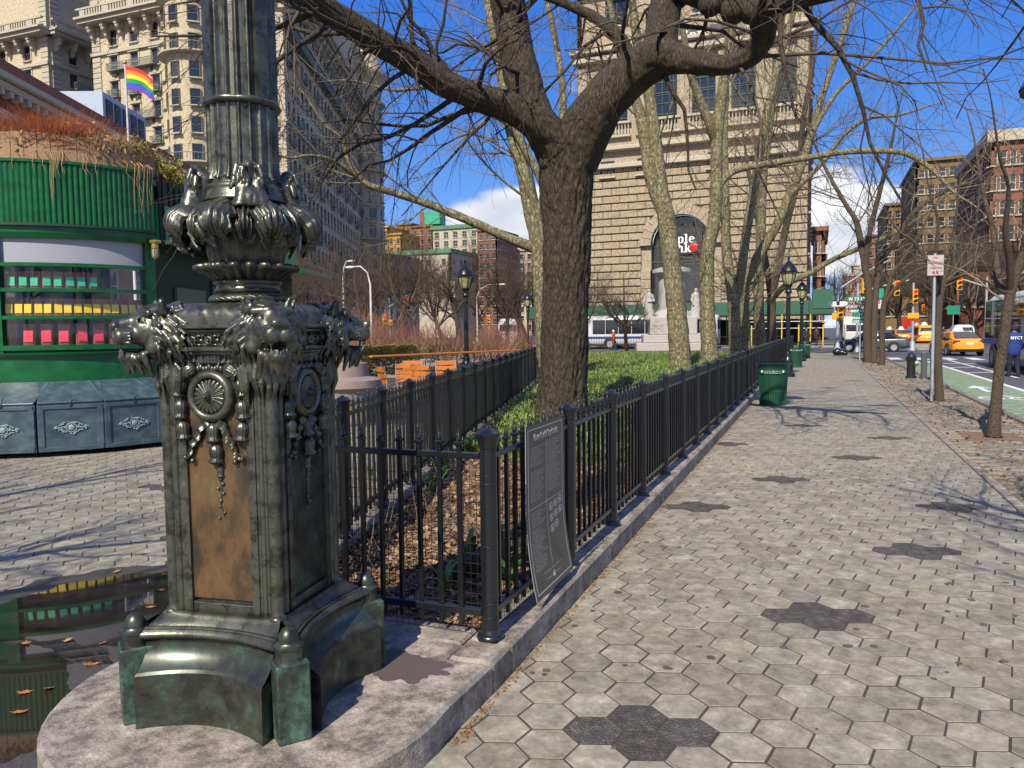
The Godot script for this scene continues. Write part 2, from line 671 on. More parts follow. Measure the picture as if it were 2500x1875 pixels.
func pave(floor_name: String, label_node: Node3D, region: PackedVector2Array, far_limit: float, singles: int, darks: Dictionary) -> void:
	var base := label_node
	var rest := MB.new()
	var rest_d := MB.new()
	var cells := hex_cells(region, far_limit)
	cells.sort_custom(func(a, b): return a[2].length_squared() < b[2].length_squared())
	var made := 0
	for ce in cells:
		var c: Vector2 = ce[2]
		var near := c.length() < 14.0
		var r := RandomNumberGenerator.new()
		r.seed = hash(Vector2i(ce[0], ce[1]))
		var full := hex_poly(c, 0.007 + r.randf() * 0.006)
		var pols := [full]
		var inside := true
		for p in full:
			if not Geometry2D.is_point_in_polygon(p, region):
				inside = false
				break
		if not inside:
			pols = Geometry2D.intersect_polygons(full, region)
		for po in pols:
			if po.size() < 3: continue
			var area := 0.0
			for k in po.size():
				area += po[k].cross(po[(k + 1) % po.size()])
			if absf(area) < 0.002: continue
			var dark: bool = darks.has(Vector2i(ce[0], ce[1]))
			var single := singles > made and seen(Vector3(c.x, 0, c.y)) and absf(area) > 0.02
			var b: MB = MB.new() if single else (rest_d if dark else rest)
			var v := 0.76 + r.randf() * 0.3
			b.col = Color(v * (1.0 + r.randf_range(-0.01, 0.05)), v, v * (1.0 - r.randf_range(0.0, 0.08)))
			var y := r.randf_range(-0.001, 0.002)
			if near:
				# each paver leans a little
				var lean := Basis.from_euler(Vector3(r.randf_range(-0.006, 0.006), 0, r.randf_range(-0.006, 0.006)))
				b.at(Transform3D(lean, Vector3(c.x, y, c.y)))
				var lp := PackedVector2Array()
				for p in po: lp.append(p - c)
				b.prism(lp, -0.03, 0.0, 0.001)
			else:
				b.use_xf = false
				b.prism(po, -0.026, y)
			if single:
				part(base, "paver", b, M.paver_dark if dark else M.paver)
				made += 1
	if rest.ix.size(): stuff(base, "far_pavers", rest, M.paver)
	if rest_d.ix.size(): stuff(base, "far_dark_pavers", rest_d, M.paver_dark)

func build_ground() -> void:
	# one sheet to the horizon, under everything
	var g := MB.new()
	g.quad(Vector3(-1500, -0.175, 60), Vector3(1500, -0.175, 60), Vector3(1500, -0.175, -2500), Vector3(-1500, -0.175, -2500), Vector3.UP)
	struct("ground", g, M.asphalt)
	# walk along the fence
	var walk := Node3D.new()
	walk.name = "walk"
	add_child(walk)
	walk.set_meta("kind", "structure")
	var wb := MB.new()
	wb.prism(PackedVector2Array([Vector2(-1.32, 3), Vector2(1.62, 3), Vector2(1.62, -52), Vector2(-1.32, -52)]), -0.17, -0.0025)
	part(walk, "joint_bed", wb, M.joint)
	var darks := {}
	var inv := Transform2D(hex_a, hex_b, Vector2.ZERO).affine_inverse()
	for p in [Vector2(-0.628, -2.92), Vector2(-0.052, -4.49), Vector2(0.528, -6.017), Vector2(-0.944, -6.92), Vector2(1.077, -7.615), Vector2(-0.376, -8.45), Vector2(0.35, -10.2), Vector2(-1.0, -11.0), Vector2(0.9, -12.2), Vector2(-0.3, -13.4), Vector2(0.5, -15.6), Vector2(1.2, -17.3), Vector2(-0.7, -19.0), Vector2(0.2, -22.0), Vector2(1.0, -25.0)]:
		var q: Vector2 = inv * (p - hex_o)
		# the four pavers of a lozenge: left, bottom, top, right
		var i := int(round(q.x - 0.5))
		var j := int(round(q.y - 0.5))
		if p.y > -3.0:
			i = 0
			j = 0
		for d in [Vector2i(0, 0), Vector2i(1, 0), Vector2i(0, 1), Vector2i(1, 1)]:
			darks[Vector2i(i, j) + d] = true
	var region := PackedVector2Array([Vector2(-1.315, 0.5), Vector2(1.6, 0.5), Vector2(1.6, -52), Vector2(-1.315, -52)])
	pave("walk", walk, region, 60.0, 300, darks)
	# plaza in front of the kiosk
	var plaza := Node3D.new()
	plaza.name = "plaza"
	add_child(plaza)
	plaza.set_meta("kind", "structure")
	var pz := PackedVector2Array([Vector2(-1.32, 3), Vector2(-30, 3), Vector2(-30, -24), Vector2(-8.5, -24), Vector2(-2.88, -3.3), Vector2(-1.9, -1.7), Vector2(-1.32, -1.7)])
	var pb := MB.new()
	pb.prism(pz, -0.17, -0.0025)
	part(plaza, "joint_bed", pb, M.joint)
	var d2 := {}
	for p in [Vector2(-7.0, -4.6), Vector2(-6.6, -6.2), Vector2(-4.6, -4.6)]:
		var q: Vector2 = inv * (p - hex_o)
		for d in [Vector2i(0, 0), Vector2i(1, 0)]:
			d2[Vector2i(int(round(q.x)), int(round(q.y))) + d] = true
	pave("plaza", plaza, pz, 13.5, 300, d2)
	var far := MB.new()
	far.quad(Vector3(-60, -0.006, -8), Vector3(-5.4, -0.006, -13.0), Vector3(-16, -0.006, -52), Vector3(-60, -0.006, -52), Vector3.UP)
	part(plaza, "far_paving", far, M.paver)

# ---------- blended capsules meshed as surface nets ----------
class Field:
	var o: Vector3
	var h: float
	var nx: int
	var ny: int
	var nz: int
	var d := PackedFloat32Array()

	func _init(lo: Vector3, hi: Vector3, cell: float) -> void:
		o = lo
		h = cell
		nx = int(ceil((hi.x - lo.x) / cell)) + 1
		ny = int(ceil((hi.y - lo.y) / cell)) + 1
		nz = int(ceil((hi.z - lo.z) / cell)) + 1
		d.resize(nx * ny * nz)
		d.fill(1.0)

	# tapered capsule from a to b, blended over k; sub cuts instead of adding
	func cap(a: Vector3, b: Vector3, ra: float, rb: float, k := 0.01, sub := false, squash := Vector3.ONE) -> void:
		var m := maxf(ra, rb) + k + h * 1.5
		var m3 := Vector3(m, m, m) * Vector3(maxf(squash.x, 1.0), maxf(squash.y, 1.0), maxf(squash.z, 1.0))
		var lo := (a.min(b) - m3 - o) / h
		var hi := (a.max(b) + m3 - o) / h
		var i0 := clampi(int(lo.x), 0, nx - 1); var i1 := clampi(int(hi.x) + 1, 0, nx - 1)
		var j0 := clampi(int(lo.y), 0, ny - 1); var j1 := clampi(int(hi.y) + 1, 0, ny - 1)
		var k0 := clampi(int(lo.z), 0, nz - 1); var k1 := clampi(int(hi.z) + 1, 0, nz - 1)
		var ab := (b - a) / squash
		var ll := maxf(ab.length_squared(), 1e-9)
		var sm := minf(squash.x, minf(squash.y, squash.z))
		for kk in range(k0, k1 + 1):
			for j in range(j0, j1 + 1):
				var base := (kk * ny + j) * nx
				for i in range(i0, i1 + 1):
					var p := (o + Vector3(i, j, kk) * h - a) / squash
					var t := clampf(p.dot(ab) / ll, 0.0, 1.0)
					var s := ((p - ab * t).length() - lerpf(ra, rb, t)) * sm
					var at := base + i
					var e := d[at]
					if sub:
						d[at] = maxf(e, -s)
					else:
						var q := clampf(0.5 + 0.5 * (s - e) / k, 0.0, 1.0)
						d[at] = lerpf(s, e, q) - k * q * (1.0 - q)

	func mesh_into(b: MB) -> void:
		var cell := PackedInt32Array()
		cell.resize(nx * ny * nz)
		cell.fill(-1)
		var sy := nx
		var sz := nx * ny
		for k in nz - 1:
			for j in ny - 1:
				for i in nx - 1:
					var at := i + j * sy + k * sz
					var d0 := d[at]; var d1 := d[at + 1]; var d2 := d[at + sy]; var d3 := d[at + sy + 1]
					var d4 := d[at + sz]; var d5 := d[at + sz + 1]; var d6 := d[at + sz + sy]; var d7 := d[at + sz + sy + 1]
					var c := int(d0 < 0) + int(d1 < 0) + int(d2 < 0) + int(d3 < 0) + int(d4 < 0) + int(d5 < 0) + int(d6 < 0) + int(d7 < 0)
					if c == 0 or c == 8:
						continue
					var s := Vector3.ZERO
					var m := 0
					if (d0 < 0) != (d1 < 0): s += Vector3(d0 / (d0 - d1), 0, 0); m += 1
					if (d2 < 0) != (d3 < 0): s += Vector3(d2 / (d2 - d3), 1, 0); m += 1
					if (d4 < 0) != (d5 < 0): s += Vector3(d4 / (d4 - d5), 0, 1); m += 1
					if (d6 < 0) != (d7 < 0): s += Vector3(d6 / (d6 - d7), 1, 1); m += 1
					if (d0 < 0) != (d2 < 0): s += Vector3(0, d0 / (d0 - d2), 0); m += 1
					if (d1 < 0) != (d3 < 0): s += Vector3(1, d1 / (d1 - d3), 0); m += 1
					if (d4 < 0) != (d6 < 0): s += Vector3(0, d4 / (d4 - d6), 1); m += 1
					if (d5 < 0) != (d7 < 0): s += Vector3(1, d5 / (d5 - d7), 1); m += 1
					if (d0 < 0) != (d4 < 0): s += Vector3(0, 0, d0 / (d0 - d4)); m += 1
					if (d1 < 0) != (d5 < 0): s += Vector3(1, 0, d1 / (d1 - d5)); m += 1
					if (d2 < 0) != (d6 < 0): s += Vector3(0, 1, d2 / (d2 - d6)); m += 1
					if (d3 < 0) != (d7 < 0): s += Vector3(1, 1, d3 / (d3 - d7)); m += 1
					s /= m
					var g := Vector3(d1 + d3 + d5 + d7 - d0 - d2 - d4 - d6, d2 + d3 + d6 + d7 - d0 - d1 - d4 - d5, d4 + d5 + d6 + d7 - d0 - d1 - d2 - d3)
					cell[at] = b.vert(o + (Vector3(i, j, k) + s) * h, g.normalized())
		for k in range(1, nz - 1):
			for j in range(1, ny - 1):
				for i in range(1, nx - 1):
					var at := i + j * sy + k * sz
					var neg := d[at] < 0
					if neg != (d[at + 1] < 0):
						b.quad_i(cell[at], cell[at - sy], cell[at - sy - sz], cell[at - sz])
					if neg != (d[at + sy] < 0):
						b.quad_i(cell[at], cell[at - 1], cell[at - 1 - sz], cell[at - sz])
					if neg != (d[at + sz] < 0):
						b.quad_i(cell[at], cell[at - 1], cell[at - 1 - sy], cell[at - sy])

func sym(f: Field, a: Vector3, b: Vector3, ra: float, rb: float, k := 0.01, sub := false, sq := Vector3.ONE) -> void:
	f.cap(a, b, ra, rb, k, sub, sq)
	var m := Vector3(-1, 1, 1)
	f.cap(a * m, b * m, ra, rb, k, sub, sq)

# ---------- the bronze lamp base ----------
func bronze_materials() -> void:
	var dk := [[0.0, col(0.022, 0.024, 0.019)], [0.36, col(0.065, 0.067, 0.056)], [0.52, col(0.135, 0.135, 0.118)], [0.68, col(0.11, 0.135, 0.10)], [0.82, col(0.21, 0.175, 0.125)], [1.0, col(0.32, 0.31, 0.27)]]
	M.bronze = nm(dk, 1.3, 0.012, 0.36, 0.74, 0.5, 0.25)
	grainy(M.bronze, dk, Vector3.ONE * 1.2, 0.008, 0.72, 0, 8)
	M.bronze_panel = nm([[0.0, col(0.05, 0.045, 0.034)], [0.36, col(0.085, 0.064, 0.04)], [0.52, col(0.125, 0.078, 0.042)], [0.66, col(0.165, 0.095, 0.045)], [0.8, col(0.14, 0.10, 0.055)], [1.0, col(0.19, 0.13, 0.07)]], 1.4, 0.014, 0.42, 0.5)
	grainy(M.bronze_panel, [[0.0, col(0.035, 0.032, 0.024)], [0.35, col(0.075, 0.058, 0.036)], [0.5, col(0.125, 0.08, 0.043)], [0.62, col(0.175, 0.10, 0.047)], [0.75, col(0.16, 0.115, 0.06)], [1.0, col(0.25, 0.18, 0.10)]], Vector3(0.9, 0.5, 0.9), 0.006, 0.66, 0, 4)
	M.bronze_green = nm([[0.0, col(0.022, 0.03, 0.026)], [0.42, col(0.038, 0.048, 0.04)], [0.55, col(0.05, 0.075, 0.06)], [0.7, col(0.075, 0.15, 0.115)], [1.0, col(0.16, 0.29, 0.23)]], 1.1, 0.014, 0.5, 0.4)
	grainy(M.bronze_green, [[0.0, col(0.018, 0.022, 0.019)], [0.4, col(0.04, 0.05, 0.042)], [0.52, col(0.055, 0.085, 0.068)], [0.66, col(0.08, 0.165, 0.125)], [1.0, col(0.2, 0.33, 0.27)]], Vector3(1.4, 0.8, 1.4), 0.008, 0.74, 0, 12)
	M.bronze_base = nm([[0.0, col(0.022, 0.026, 0.025)], [1.0, col(0.16, 0.24, 0.19)]], 0.9, 0.011, 0.36, 0.72)
	grainy(M.bronze_base, [[0.0, col(0.018, 0.021, 0.019)], [0.4, col(0.05, 0.055, 0.048)], [0.55, col(0.09, 0.09, 0.075)], [0.7, col(0.075, 0.115, 0.09)], [0.85, col(0.13, 0.19, 0.15)], [1.0, col(0.25, 0.3, 0.25)]], Vector3.ONE * 0.9, 0.006, 0.7, 0, 14)

func bronze_leaf(len_pts: Array, width: float, lobes: int, seed_: int) -> MB:
	# a curling acanthus leaf: len_pts is the midrib (radius, height), the leaf spreads sideways about y
	var b := MB.new()
	var cu := Curve2D.new()
	for p in len_pts:
		cu.add_point(p)
	var rows := 22
	var cols := 21
	var g := []
	var total := cu.get_baked_length()
	var back := []
	for i in rows:
		var t := float(i) / (rows - 1)
		# smooth the polyline
		var c := Vector2.ZERO
		for k in 5:
			c += cu.sample_baked(clampf(t + (k - 2) * 0.045, 0.0, 1.0) * total)
		c /= 5.0
		var lobe := absf(sin(t * lobes * PI))
		var w := width * (0.52 + 0.48 * sin(clampf(t * 1.25, 0, 1) * PI * 0.72)) * (0.70 + 0.30 * lobe) * (1.0 - pow(t, 7.0) * 0.75)
		var row := []
		var brow := []
		for j in cols:
			var s := (float(j) / (cols - 1)) * 2.0 - 1.0
			var flute := 0.011 * cos(s * PI * 6.0) * (1.0 - absf(s) * 0.3) + 0.014 * (1.0 - s * s) - 0.016 * s * s * t + 0.006 * cos(s * PI * 2.0) * (1.0 - t)
			var droop := -0.04 * pow(absf(s), 2.0) * t + 0.010 * sin(t * lobes * TAU + s * 2.0) * absf(s)
			var ang := s * w / maxf(c.x, 0.1)
			var r := c.x + flute * sin(t * PI * 0.5 + 0.5)
			row.append(Vector3(sin(ang) * r, c.y + droop + flute * 0.7 * (1.0 - t), cos(ang) * r))
			brow.append(Vector3(sin(ang) * (r - 0.012), c.y + droop - 0.012, cos(ang) * (r - 0.012)))
		g.append(row)
		back.append(brow)
	b.grid(g, Vector3(0, 0.4, 1))
	b.grid(back, Vector3(0, -0.4, -1))
	# close the rim
	var rim := []
	for i in rows: rim.append([g[i][0], back[i][0]])
	b.grid(rim, Vector3(-1, 0, 0))
	rim = []
	for i in rows: rim.append([g[i][cols - 1], back[i][cols - 1]])
	b.grid(rim, Vector3(1, 0, 0))
	b.grid([g[rows - 1], back[rows - 1]], Vector3(0, -1, 0.5))
	return b

func husk_mesh(len: float, r: float) -> MB:
	# bell flower hanging down -y, ribbed petals flaring at the tip, with berries
	var b := MB.new()
	var pr := PackedVector2Array([Vector2(0.1 * r, 0), Vector2(0.55 * r, -0.06 * len), Vector2(0.92 * r, -0.25 * len), Vector2(r, -0.45 * len), Vector2(0.85 * r, -0.66 * len), Vector2(0.8 * r, -0.78 * len), Vector2(1.12 * r, -0.92 * len), Vector2(1.0 * r, -len), Vector2(0.5 * r, -0.9 * len)])
	b.lathe(pr, 36, Vector3.ZERO, Vector4(12, 0.22, 0, 0), -2.0)
	for k in 5:
		var a := TAU * k / 5.0
		b.sphere(Vector3(cos(a) * r * 0.55, -len * 0.98, sin(a) * r * 0.55), Vector3.ONE * r * 0.3, 5, 7)
	return b

func lion_mesh() -> MB:
	var f := Field.new(Vector3(-0.15, -0.40, -0.10), Vector3(0.15, 0.13, 0.28), 0.0048)
	# skull, brow, muzzle
	f.cap(Vector3(0, -0.02, 0.02), Vector3(0, -0.03, 0.10), 0.083, 0.068, 0.02)
	f.cap(Vector3(0, 0.025, 0.06), Vector3(0, 0.015, 0.115), 0.05, 0.04, 0.02)
	f.cap(Vector3(0, 0.012, 0.11), Vector3(0, -0.012, 0.215), 0.027, 0.022, 0.012)
	sym(f, Vector3(0.022, -0.045, 0.13), Vector3(0.024, -0.05, 0.205), 0.032, 0.031, 0.010)
	f.cap(Vector3(-0.014, -0.012, 0.226), Vector3(0.014, -0.012, 0.226), 0.017, 0.017, 0.006)
	f.cap(Vector3(0, -0.024, 0.236), Vector3(0, -0.055, 0.234), 0.006, 0.006, 0.003, true)
	sym(f, Vector3(0.013, -0.02, 0.246), Vector3(0.013, -0.022, 0.24), 0.006, 0.004, 0.003, true)
	# whisker folds
	for k in 4:
		var y := -0.034 - k * 0.012
		sym(f, Vector3(0.03, y, 0.228 - k * 0.004), Vector3(0.058, y - 0.004, 0.17), 0.0052, 0.0042, 0.004)
	# cheeks, brows, eyes
	sym(f, Vector3(0.055, -0.035, 0.075), Vector3(0.062, -0.09, 0.085), 0.035, 0.03, 0.015)
	sym(f, Vector3(0.018, 0.036, 0.128), Vector3(0.062, 0.034, 0.098), 0.016, 0.014, 0.008)
	sym(f, Vector3(0.038, 0.006, 0.128), Vector3(0.052, 0.006, 0.118), 0.012, 0.011, 0.003, true)
	sym(f, Vector3(0.042, 0.006, 0.119), Vector3(0.047, 0.006, 0.116), 0.011, 0.010, 0.002)
	sym(f, Vector3(0.030, -0.012, 0.14), Vector3(0.060, -0.010, 0.112), 0.006, 0.005, 0.004)
	# open mouth, lower jaw, teeth, tongue
	f.cap(Vector3(0, -0.094, 0.11), Vector3(0, -0.094, 0.24), 0.016, 0.024, 0.006, true, Vector3(1.5, 0.75, 1))
	f.cap(Vector3(0, -0.115, 0.06), Vector3(0, -0.126, 0.19), 0.036, 0.026, 0.012, false, Vector3(1.2, 0.75, 1))
	f.cap(Vector3(0, -0.105, 0.10), Vector3(0, -0.108, 0.185), 0.014, 0.012, 0.006, false, Vector3(1.2, 0.5, 1))
	sym(f, Vector3(0.030, -0.07, 0.208), Vector3(0.029, -0.096, 0.21), 0.008, 0.003, 0.003)
	sym(f, Vector3(0.026, -0.118, 0.2), Vector3(0.027, -0.094, 0.204), 0.008, 0.003, 0.003)
	for k in 3:
		sym(f, Vector3(0.006 + k * 0.006, -0.115, 0.21 - k * 0.002), Vector3(0.006 + k * 0.006, -0.101, 0.21 - k * 0.002), 0.004, 0.003, 0.002)
	# chin beard
	f.cap(Vector3(0, -0.135, 0.18), Vector3(0, -0.185, 0.178), 0.026, 0.008, 0.012)
	sym(f, Vector3(0.014, -0.14, 0.17), Vector3(0.02, -0.185, 0.16), 0.017, 0.006, 0.008)
	sym(f, Vector3(0.028, -0.135, 0.15), Vector3(0.036, -0.19, 0.125), 0.017, 0.006, 0.008)
	sym(f, Vector3(0.042, -0.12, 0.12), Vector3(0.05, -0.2, 0.09), 0.018, 0.007, 0.008)
	for k in 3:
		sym(f, Vector3(0.012, 0.05 - k * 0.013, 0.122 + k * 0.012), Vector3(0.05, 0.056 - k * 0.014, 0.098 + k * 0.01), 0.0055, 0.004, 0.002)
	# ears
	sym(f, Vector3(0.068, 0.045, 0.045), Vector3(0.080, 0.072, 0.05), 0.024, 0.017, 0.006)
	sym(f, Vector3(0.076, 0.062, 0.07), Vector3(0.082, 0.076, 0.066), 0.012, 0.010, 0.002, true)
	# forelock and mane: locks that start round the face and sweep back and down
	var r := RandomNumberGenerator.new()
	r.seed = 3
	for ring in 4:
		for k in 16:
			var a := -0.35 + 3.0 * (k + 0.5 * (ring % 2)) / 15.0      # 0 at the top, pi at the chin
			var rad := 0.082 + ring * 0.009
			var st := Vector3(sin(a) * rad, cos(a) * rad * 0.85 - 0.03, 0.078 - ring * 0.027)
			var ln := 0.058 + 0.022 * r.randf() + 0.012 * ring
			var dirv := Vector3(0.35 * sin(a) + r.randf_range(-0.15, 0.15), -0.35 - 0.5 * smoothstep(0.8, 2.4, a), -0.55 + r.randf_range(-0.2, 0.2)).normalized()
			if a < 0.8:
				dirv = Vector3(0.5 * sin(a) + 0.2, 0.25, -0.75).normalized()
				ln *= 0.6
			var mid := st + dirv * ln * 0.55 + Vector3(0.018, 0.0, 0.010) * r.randf_range(-0.4, 1.0)
			var en := st + dirv * ln + Vector3(-0.01, -0.018, 0.022 * r.randf())
			var w := r.randf_range(0.0075, 0.0115)
			sym(f, st, mid, w, w, 0.002)
			sym(f, mid, en, w, 0.003, 0.002)
	# mane running down the corner of the shaft
	for k in 12:
		var x := 0.008 + 0.0085 * k
		var y0 := -0.12 - 0.009 * absf(5 - k)
		var p0 := Vector3(x, y0, 0.06 - 0.0065 * k)
		var p1 := p0 + Vector3(r.randf_range(-0.012, 0.014), -0.075, 0.006)
		var p2 := p1 + Vector3(-0.010 + r.randf_range(-0.012, 0.006), -0.065 - 0.012 * (k % 3), -0.018)
		sym(f, p0, p1, 0.0105, 0.0105, 0.002)
		sym(f, p1, p2, 0.0105, 0.003, 0.002)
	f.cap(Vector3(0, -0.10, -0.01), Vector3(0, -0.30, -0.015), 0.075, 0.02, 0.02)
	# the long tail of the mane, ending in a leaf
	f.cap(Vector3(0.0, -0.27, 0.008), Vector3(0.0, -0.34, 0.012), 0.026, 0.015, 0.008)
	f.cap(Vector3(0.0, -0.34, 0.012), Vector3(0.0, -0.385, 0.03), 0.017, 0.006, 0.006)
	sym(f, Vector3(0.014, -0.31, 0.01), Vector3(0.026, -0.365, 0.016), 0.012, 0.005, 0.004)
	var b := MB.new()
	f.mesh_into(b)
	return b

func side_strip(b: MB, prof: Array, hl_end := true) -> void:
	# one concave side facing +z; profile rows are [height, half length, distance at the ends, sag]
	var g := []
	for p in prof:
		var row := []
		for j in 17:
			var t := j / 8.0 - 1.0
			var sag: float = p[3] * (1.0 - t * t)
			row.append(Vector3(t * p[1], p[0], p[2] - sag))
		g.append(row)
	# duplicate rows at sharp profile turns for crisp edges
	for i in range(prof.size() - 1):
		b.grid([g[i], g[i + 1]], Vector3(0, 0.3, 1))
	if hl_end:
		for s in [0, 16]:
			for i in range(prof.size() - 1):
				var a: Vector3 = g[i][s]
				var d: Vector3 = g[i + 1][s]
				var nn := Vector3(-1 if s == 0 else 1, 0, 0)
				b.quad(a, Vector3(a.x, a.y, 0.2), Vector3(d.x, d.y, 0.2), d, nn)

func smooth_strip(b: MB, prof: Array) -> void:
	var g := []
	for p in prof:
		var row := []
		for j in 17:
			var t := j / 8.0 - 1.0
			row.append(Vector3(t * p[1], p[0], p[2] - p[3] * (1.0 - t * t)))
		g.append(row)
	b.grid(g, Vector3(0, 0.3, 1))

func build_column() -> void:
	bronze_materials()
	var root := thing("lamp_column", "tall ornate dark bronze lamp column with snarling lion heads on its square base", "lamp column", Vector3(-2.10, 0.14, -2.50), deg_to_rad(7.0))
	var q := []
	for k in 4: q.append(T(Vector3.ZERO, RY(k * PI / 2)))
	# concave plinth, one side at a time
	for k in 4:
		var b := MB.new()
		side_strip(b, [[0.0, 0.262, 0.412, 0.085], [0.196, 0.262, 0.410, 0.085], [0.206, 0.259, 0.400, 0.084]])
		var g := []
		for i in 10:
			var t := i / 9.0
			# hollow moulding rising from the lower band
			g.append([0.206 + 0.094 * t, 0.259 + 0.008 * t, 0.335 + 0.065 * pow(1.0 - t, 2.3), 0.084 - 0.02 * t])
		smooth_strip(b, g)
		part(root, "plinth_side", b, M.bronze_base, q[k])
		var m := MB.new()
		side_strip(m, [[0.300, 0.272, 0.338, 0.062], [0.304, 0.272, 0.346, 0.062]], false)
		g = []
		for i in 9:
			var a := PI * i / 8.0
			g.append([0.304 + 0.040 * (i / 8.0), 0.275 + 0.006 * sin(a), 0.335 + 0.018 * sin(a), 0.055 - 0.01 * i / 8.0])
		smooth_strip(m, g)
		side_strip(m, [[0.344, 0.275, 0.330, 0.045], [0.352, 0.275, 0.328, 0.045], [0.352, 0.272, 0.318, 0.043]], false)
		g = []
		for i in 9:
			var t := i / 8.0
			g.append([0.352 + 0.046 * t, 0.272 - 0.03 * t, 0.252 + 0.062 * pow(1.0 - t, 1.8) * (1.0 + 0.25 * sin(t * PI)), 0.042 * (1.0 - t)])
		smooth_strip(m, g)
		part(root, "base_moulding", m, M.bronze, q[k])
	var core := MB.new()
	core.box(Vector3(0, 0.17, 0), Vector3(0.50, 0.34, 0.50))
	core.box(Vector3(0, 0.86, 0), Vector3(0.43, 1.06, 0.43))
	part(root, "core", core, M.bronze)
	# corner blocks with octagonal caps and ball finials
	for k in 4:
		var b := MB.new()
		b.cbox(Vector3(0, 0.142, 0.455), Vector3(0.118, 0.284, 0.118), 0.005)
		b.box(Vector3(0, 0.14, 0.36), Vector3(0.085, 0.28, 0.12))
		var t := T(Vector3.ZERO, RY(PI / 4 + k * PI / 2))
		var blk := part(root, "corner_block", b, M.bronze_green, t)
		var f := MB.new()
		f.lathe(PackedVector2Array([Vector2(0.052, 0.284), Vector2(0.050, 0.292), Vector2(0.050, 0.330), Vector2(0.056, 0.332), Vector2(0.056, 0.340), Vector2(0.047, 0.346), Vector2(0.044, 0.352), Vector2(0.038, 0.353)]), 8, Vector3(0, 0, 0.455))
		var ball := PackedVector2Array()
		for i in 9:
			var a := PI * 0.5 * i / 8.0
			ball.append(Vector2(0.0385 * cos(a), 0.352 + 0.052 * sin(a)))
		f.lathe(ball, 20, Vector3(0, 0, 0.455))
		part(blk, "finial", f, M.bronze_base)
	# shaft faces
	for k in 4:
		var b := MB.new()
		for s in [-1.0, 1.0]:
			b.cbox(Vector3(s * 0.176, 0.87, 0.222), Vector3(0.05, 1.02, 0.028), 0.003)
		b.cbox(Vector3(0, 0.405, 0.222), Vector3(0.302, 0.05, 0.028), 0.003)
		b.cbox(Vector3(0, 1.30, 0.222), Vector3(0.302, 0.16, 0.028), 0.003)
		part(root, "face_frame", b, M.bronze, q[k])
		var p := MB.new()
		p.cbox(Vector3(0, 0.83, 0.2145), Vector3(0.272, 0.775, 0.03), 0.004)
		part(root, "face_panel", p, M.bronze_panel if k == 0 else M.bronze_base, q[k])
	# clustered corner shafts
	for k in 4:
		var t := T(Vector3.ZERO, RY(PI / 4 + k * PI / 2))
		var b := MB.new()
		b.lathe(PackedVector2Array([Vector2(0.034, 0.372), Vector2(0.038, 0.385), Vector2(0.026, 0.40), Vector2(0.024, 0.42), Vector2(0.024, 1.36)]), 16, Vector3(0, 0, 0.312))
		for s in [-1.0, 1.0]:
			b.lathe(PackedVector2Array([Vector2(0.012, 0.375), Vector2(0.012, 1.36)]), 10, Vector3(s * 0.036, 0, 0.292))
			b.box(Vector3(s * 0.058, 0.87, 0.262), Vector3(0.03, 1.0, 0.03), RY(s * PI / 4))
		b.sphere(Vector3(0, 0.386, 0.322), Vector3(0.034, 0.02, 0.03))
		part(root, "corner_shaft", b, M.bronze, t)
	# frieze with cornices and rosettes
	var fr := MB.new()
	fr.box(Vector3(0, 1.43, 0), Vector3(0.515, 0.10, 0.515))
	part(root, "frieze", fr, M.bronze)
	var co := MB.new()
	co.cbox(Vector3(0, 1.470, 0), Vector3(0.575, 0.016, 0.575), 0.004)
	co.cbox(Vector3(0, 1.455, 0), Vector3(0.545, 0.014, 0.545), 0.004)
	part(root, "upper_cornice", co, M.bronze)
	co = MB.new()
	co.cbox(Vector3(0, 1.388, 0), Vector3(0.56, 0.018, 0.56), 0.005)
	co.cbox(Vector3(0, 1.374, 0), Vector3(0.53, 0.012, 0.53), 0.003)
	part(root, "lower_cornice", co, M.bronze)
	var ro := MB.new()
	ro.lathe(PackedVector2Array([Vector2(0.026, 0), Vector2(0.028, 0.008), Vector2(0.025, 0.012), Vector2(0.0225, 0.008), Vector2(0.021, 0.004)]), 20)
	ro.lathe(PackedVector2Array([Vector2(0.019, 0.003), Vector2(0.0195, 0.009), Vector2(0.013, 0.012), Vector2(0.007, 0.008)]), 24, Vector3.ZERO, Vector4(8, 0.3, 0, 0), -2.0)
	ro.sphere(Vector3(0, 0.010, 0), Vector3(0.0065, 0.006, 0.0065), 5, 8)
	var rom := ro.mesh(M.bronze)
	var lf := MB.new()
	for s in [-1.0, 1.0]:
		lf.sphere(Vector3(s * 0.013, 0.004, 0.016), Vector3(0.016, 0.006, 0.006), 4, 8)
		lf.sphere(Vector3(s * 0.012, 0.004, -0.016), Vector3(0.014, 0.006, 0.006), 4, 8)
	lf.sphere(Vector3(0, 0.004, 0), Vector3(0.012, 0.007, 0.008), 4, 8)
	var lfm := lf.mesh(M.bronze)
	var husk := husk_mesh(0.072, 0.027).mesh(M.bronze)
	var small_husk := husk_mesh(0.05, 0.015).mesh(M.bronze)
	var berry := MB.new()
	berry.sphere(Vector3.ZERO, Vector3.ONE * 0.0085, 6, 8)
	var berry_m := berry.mesh(M.bronze)
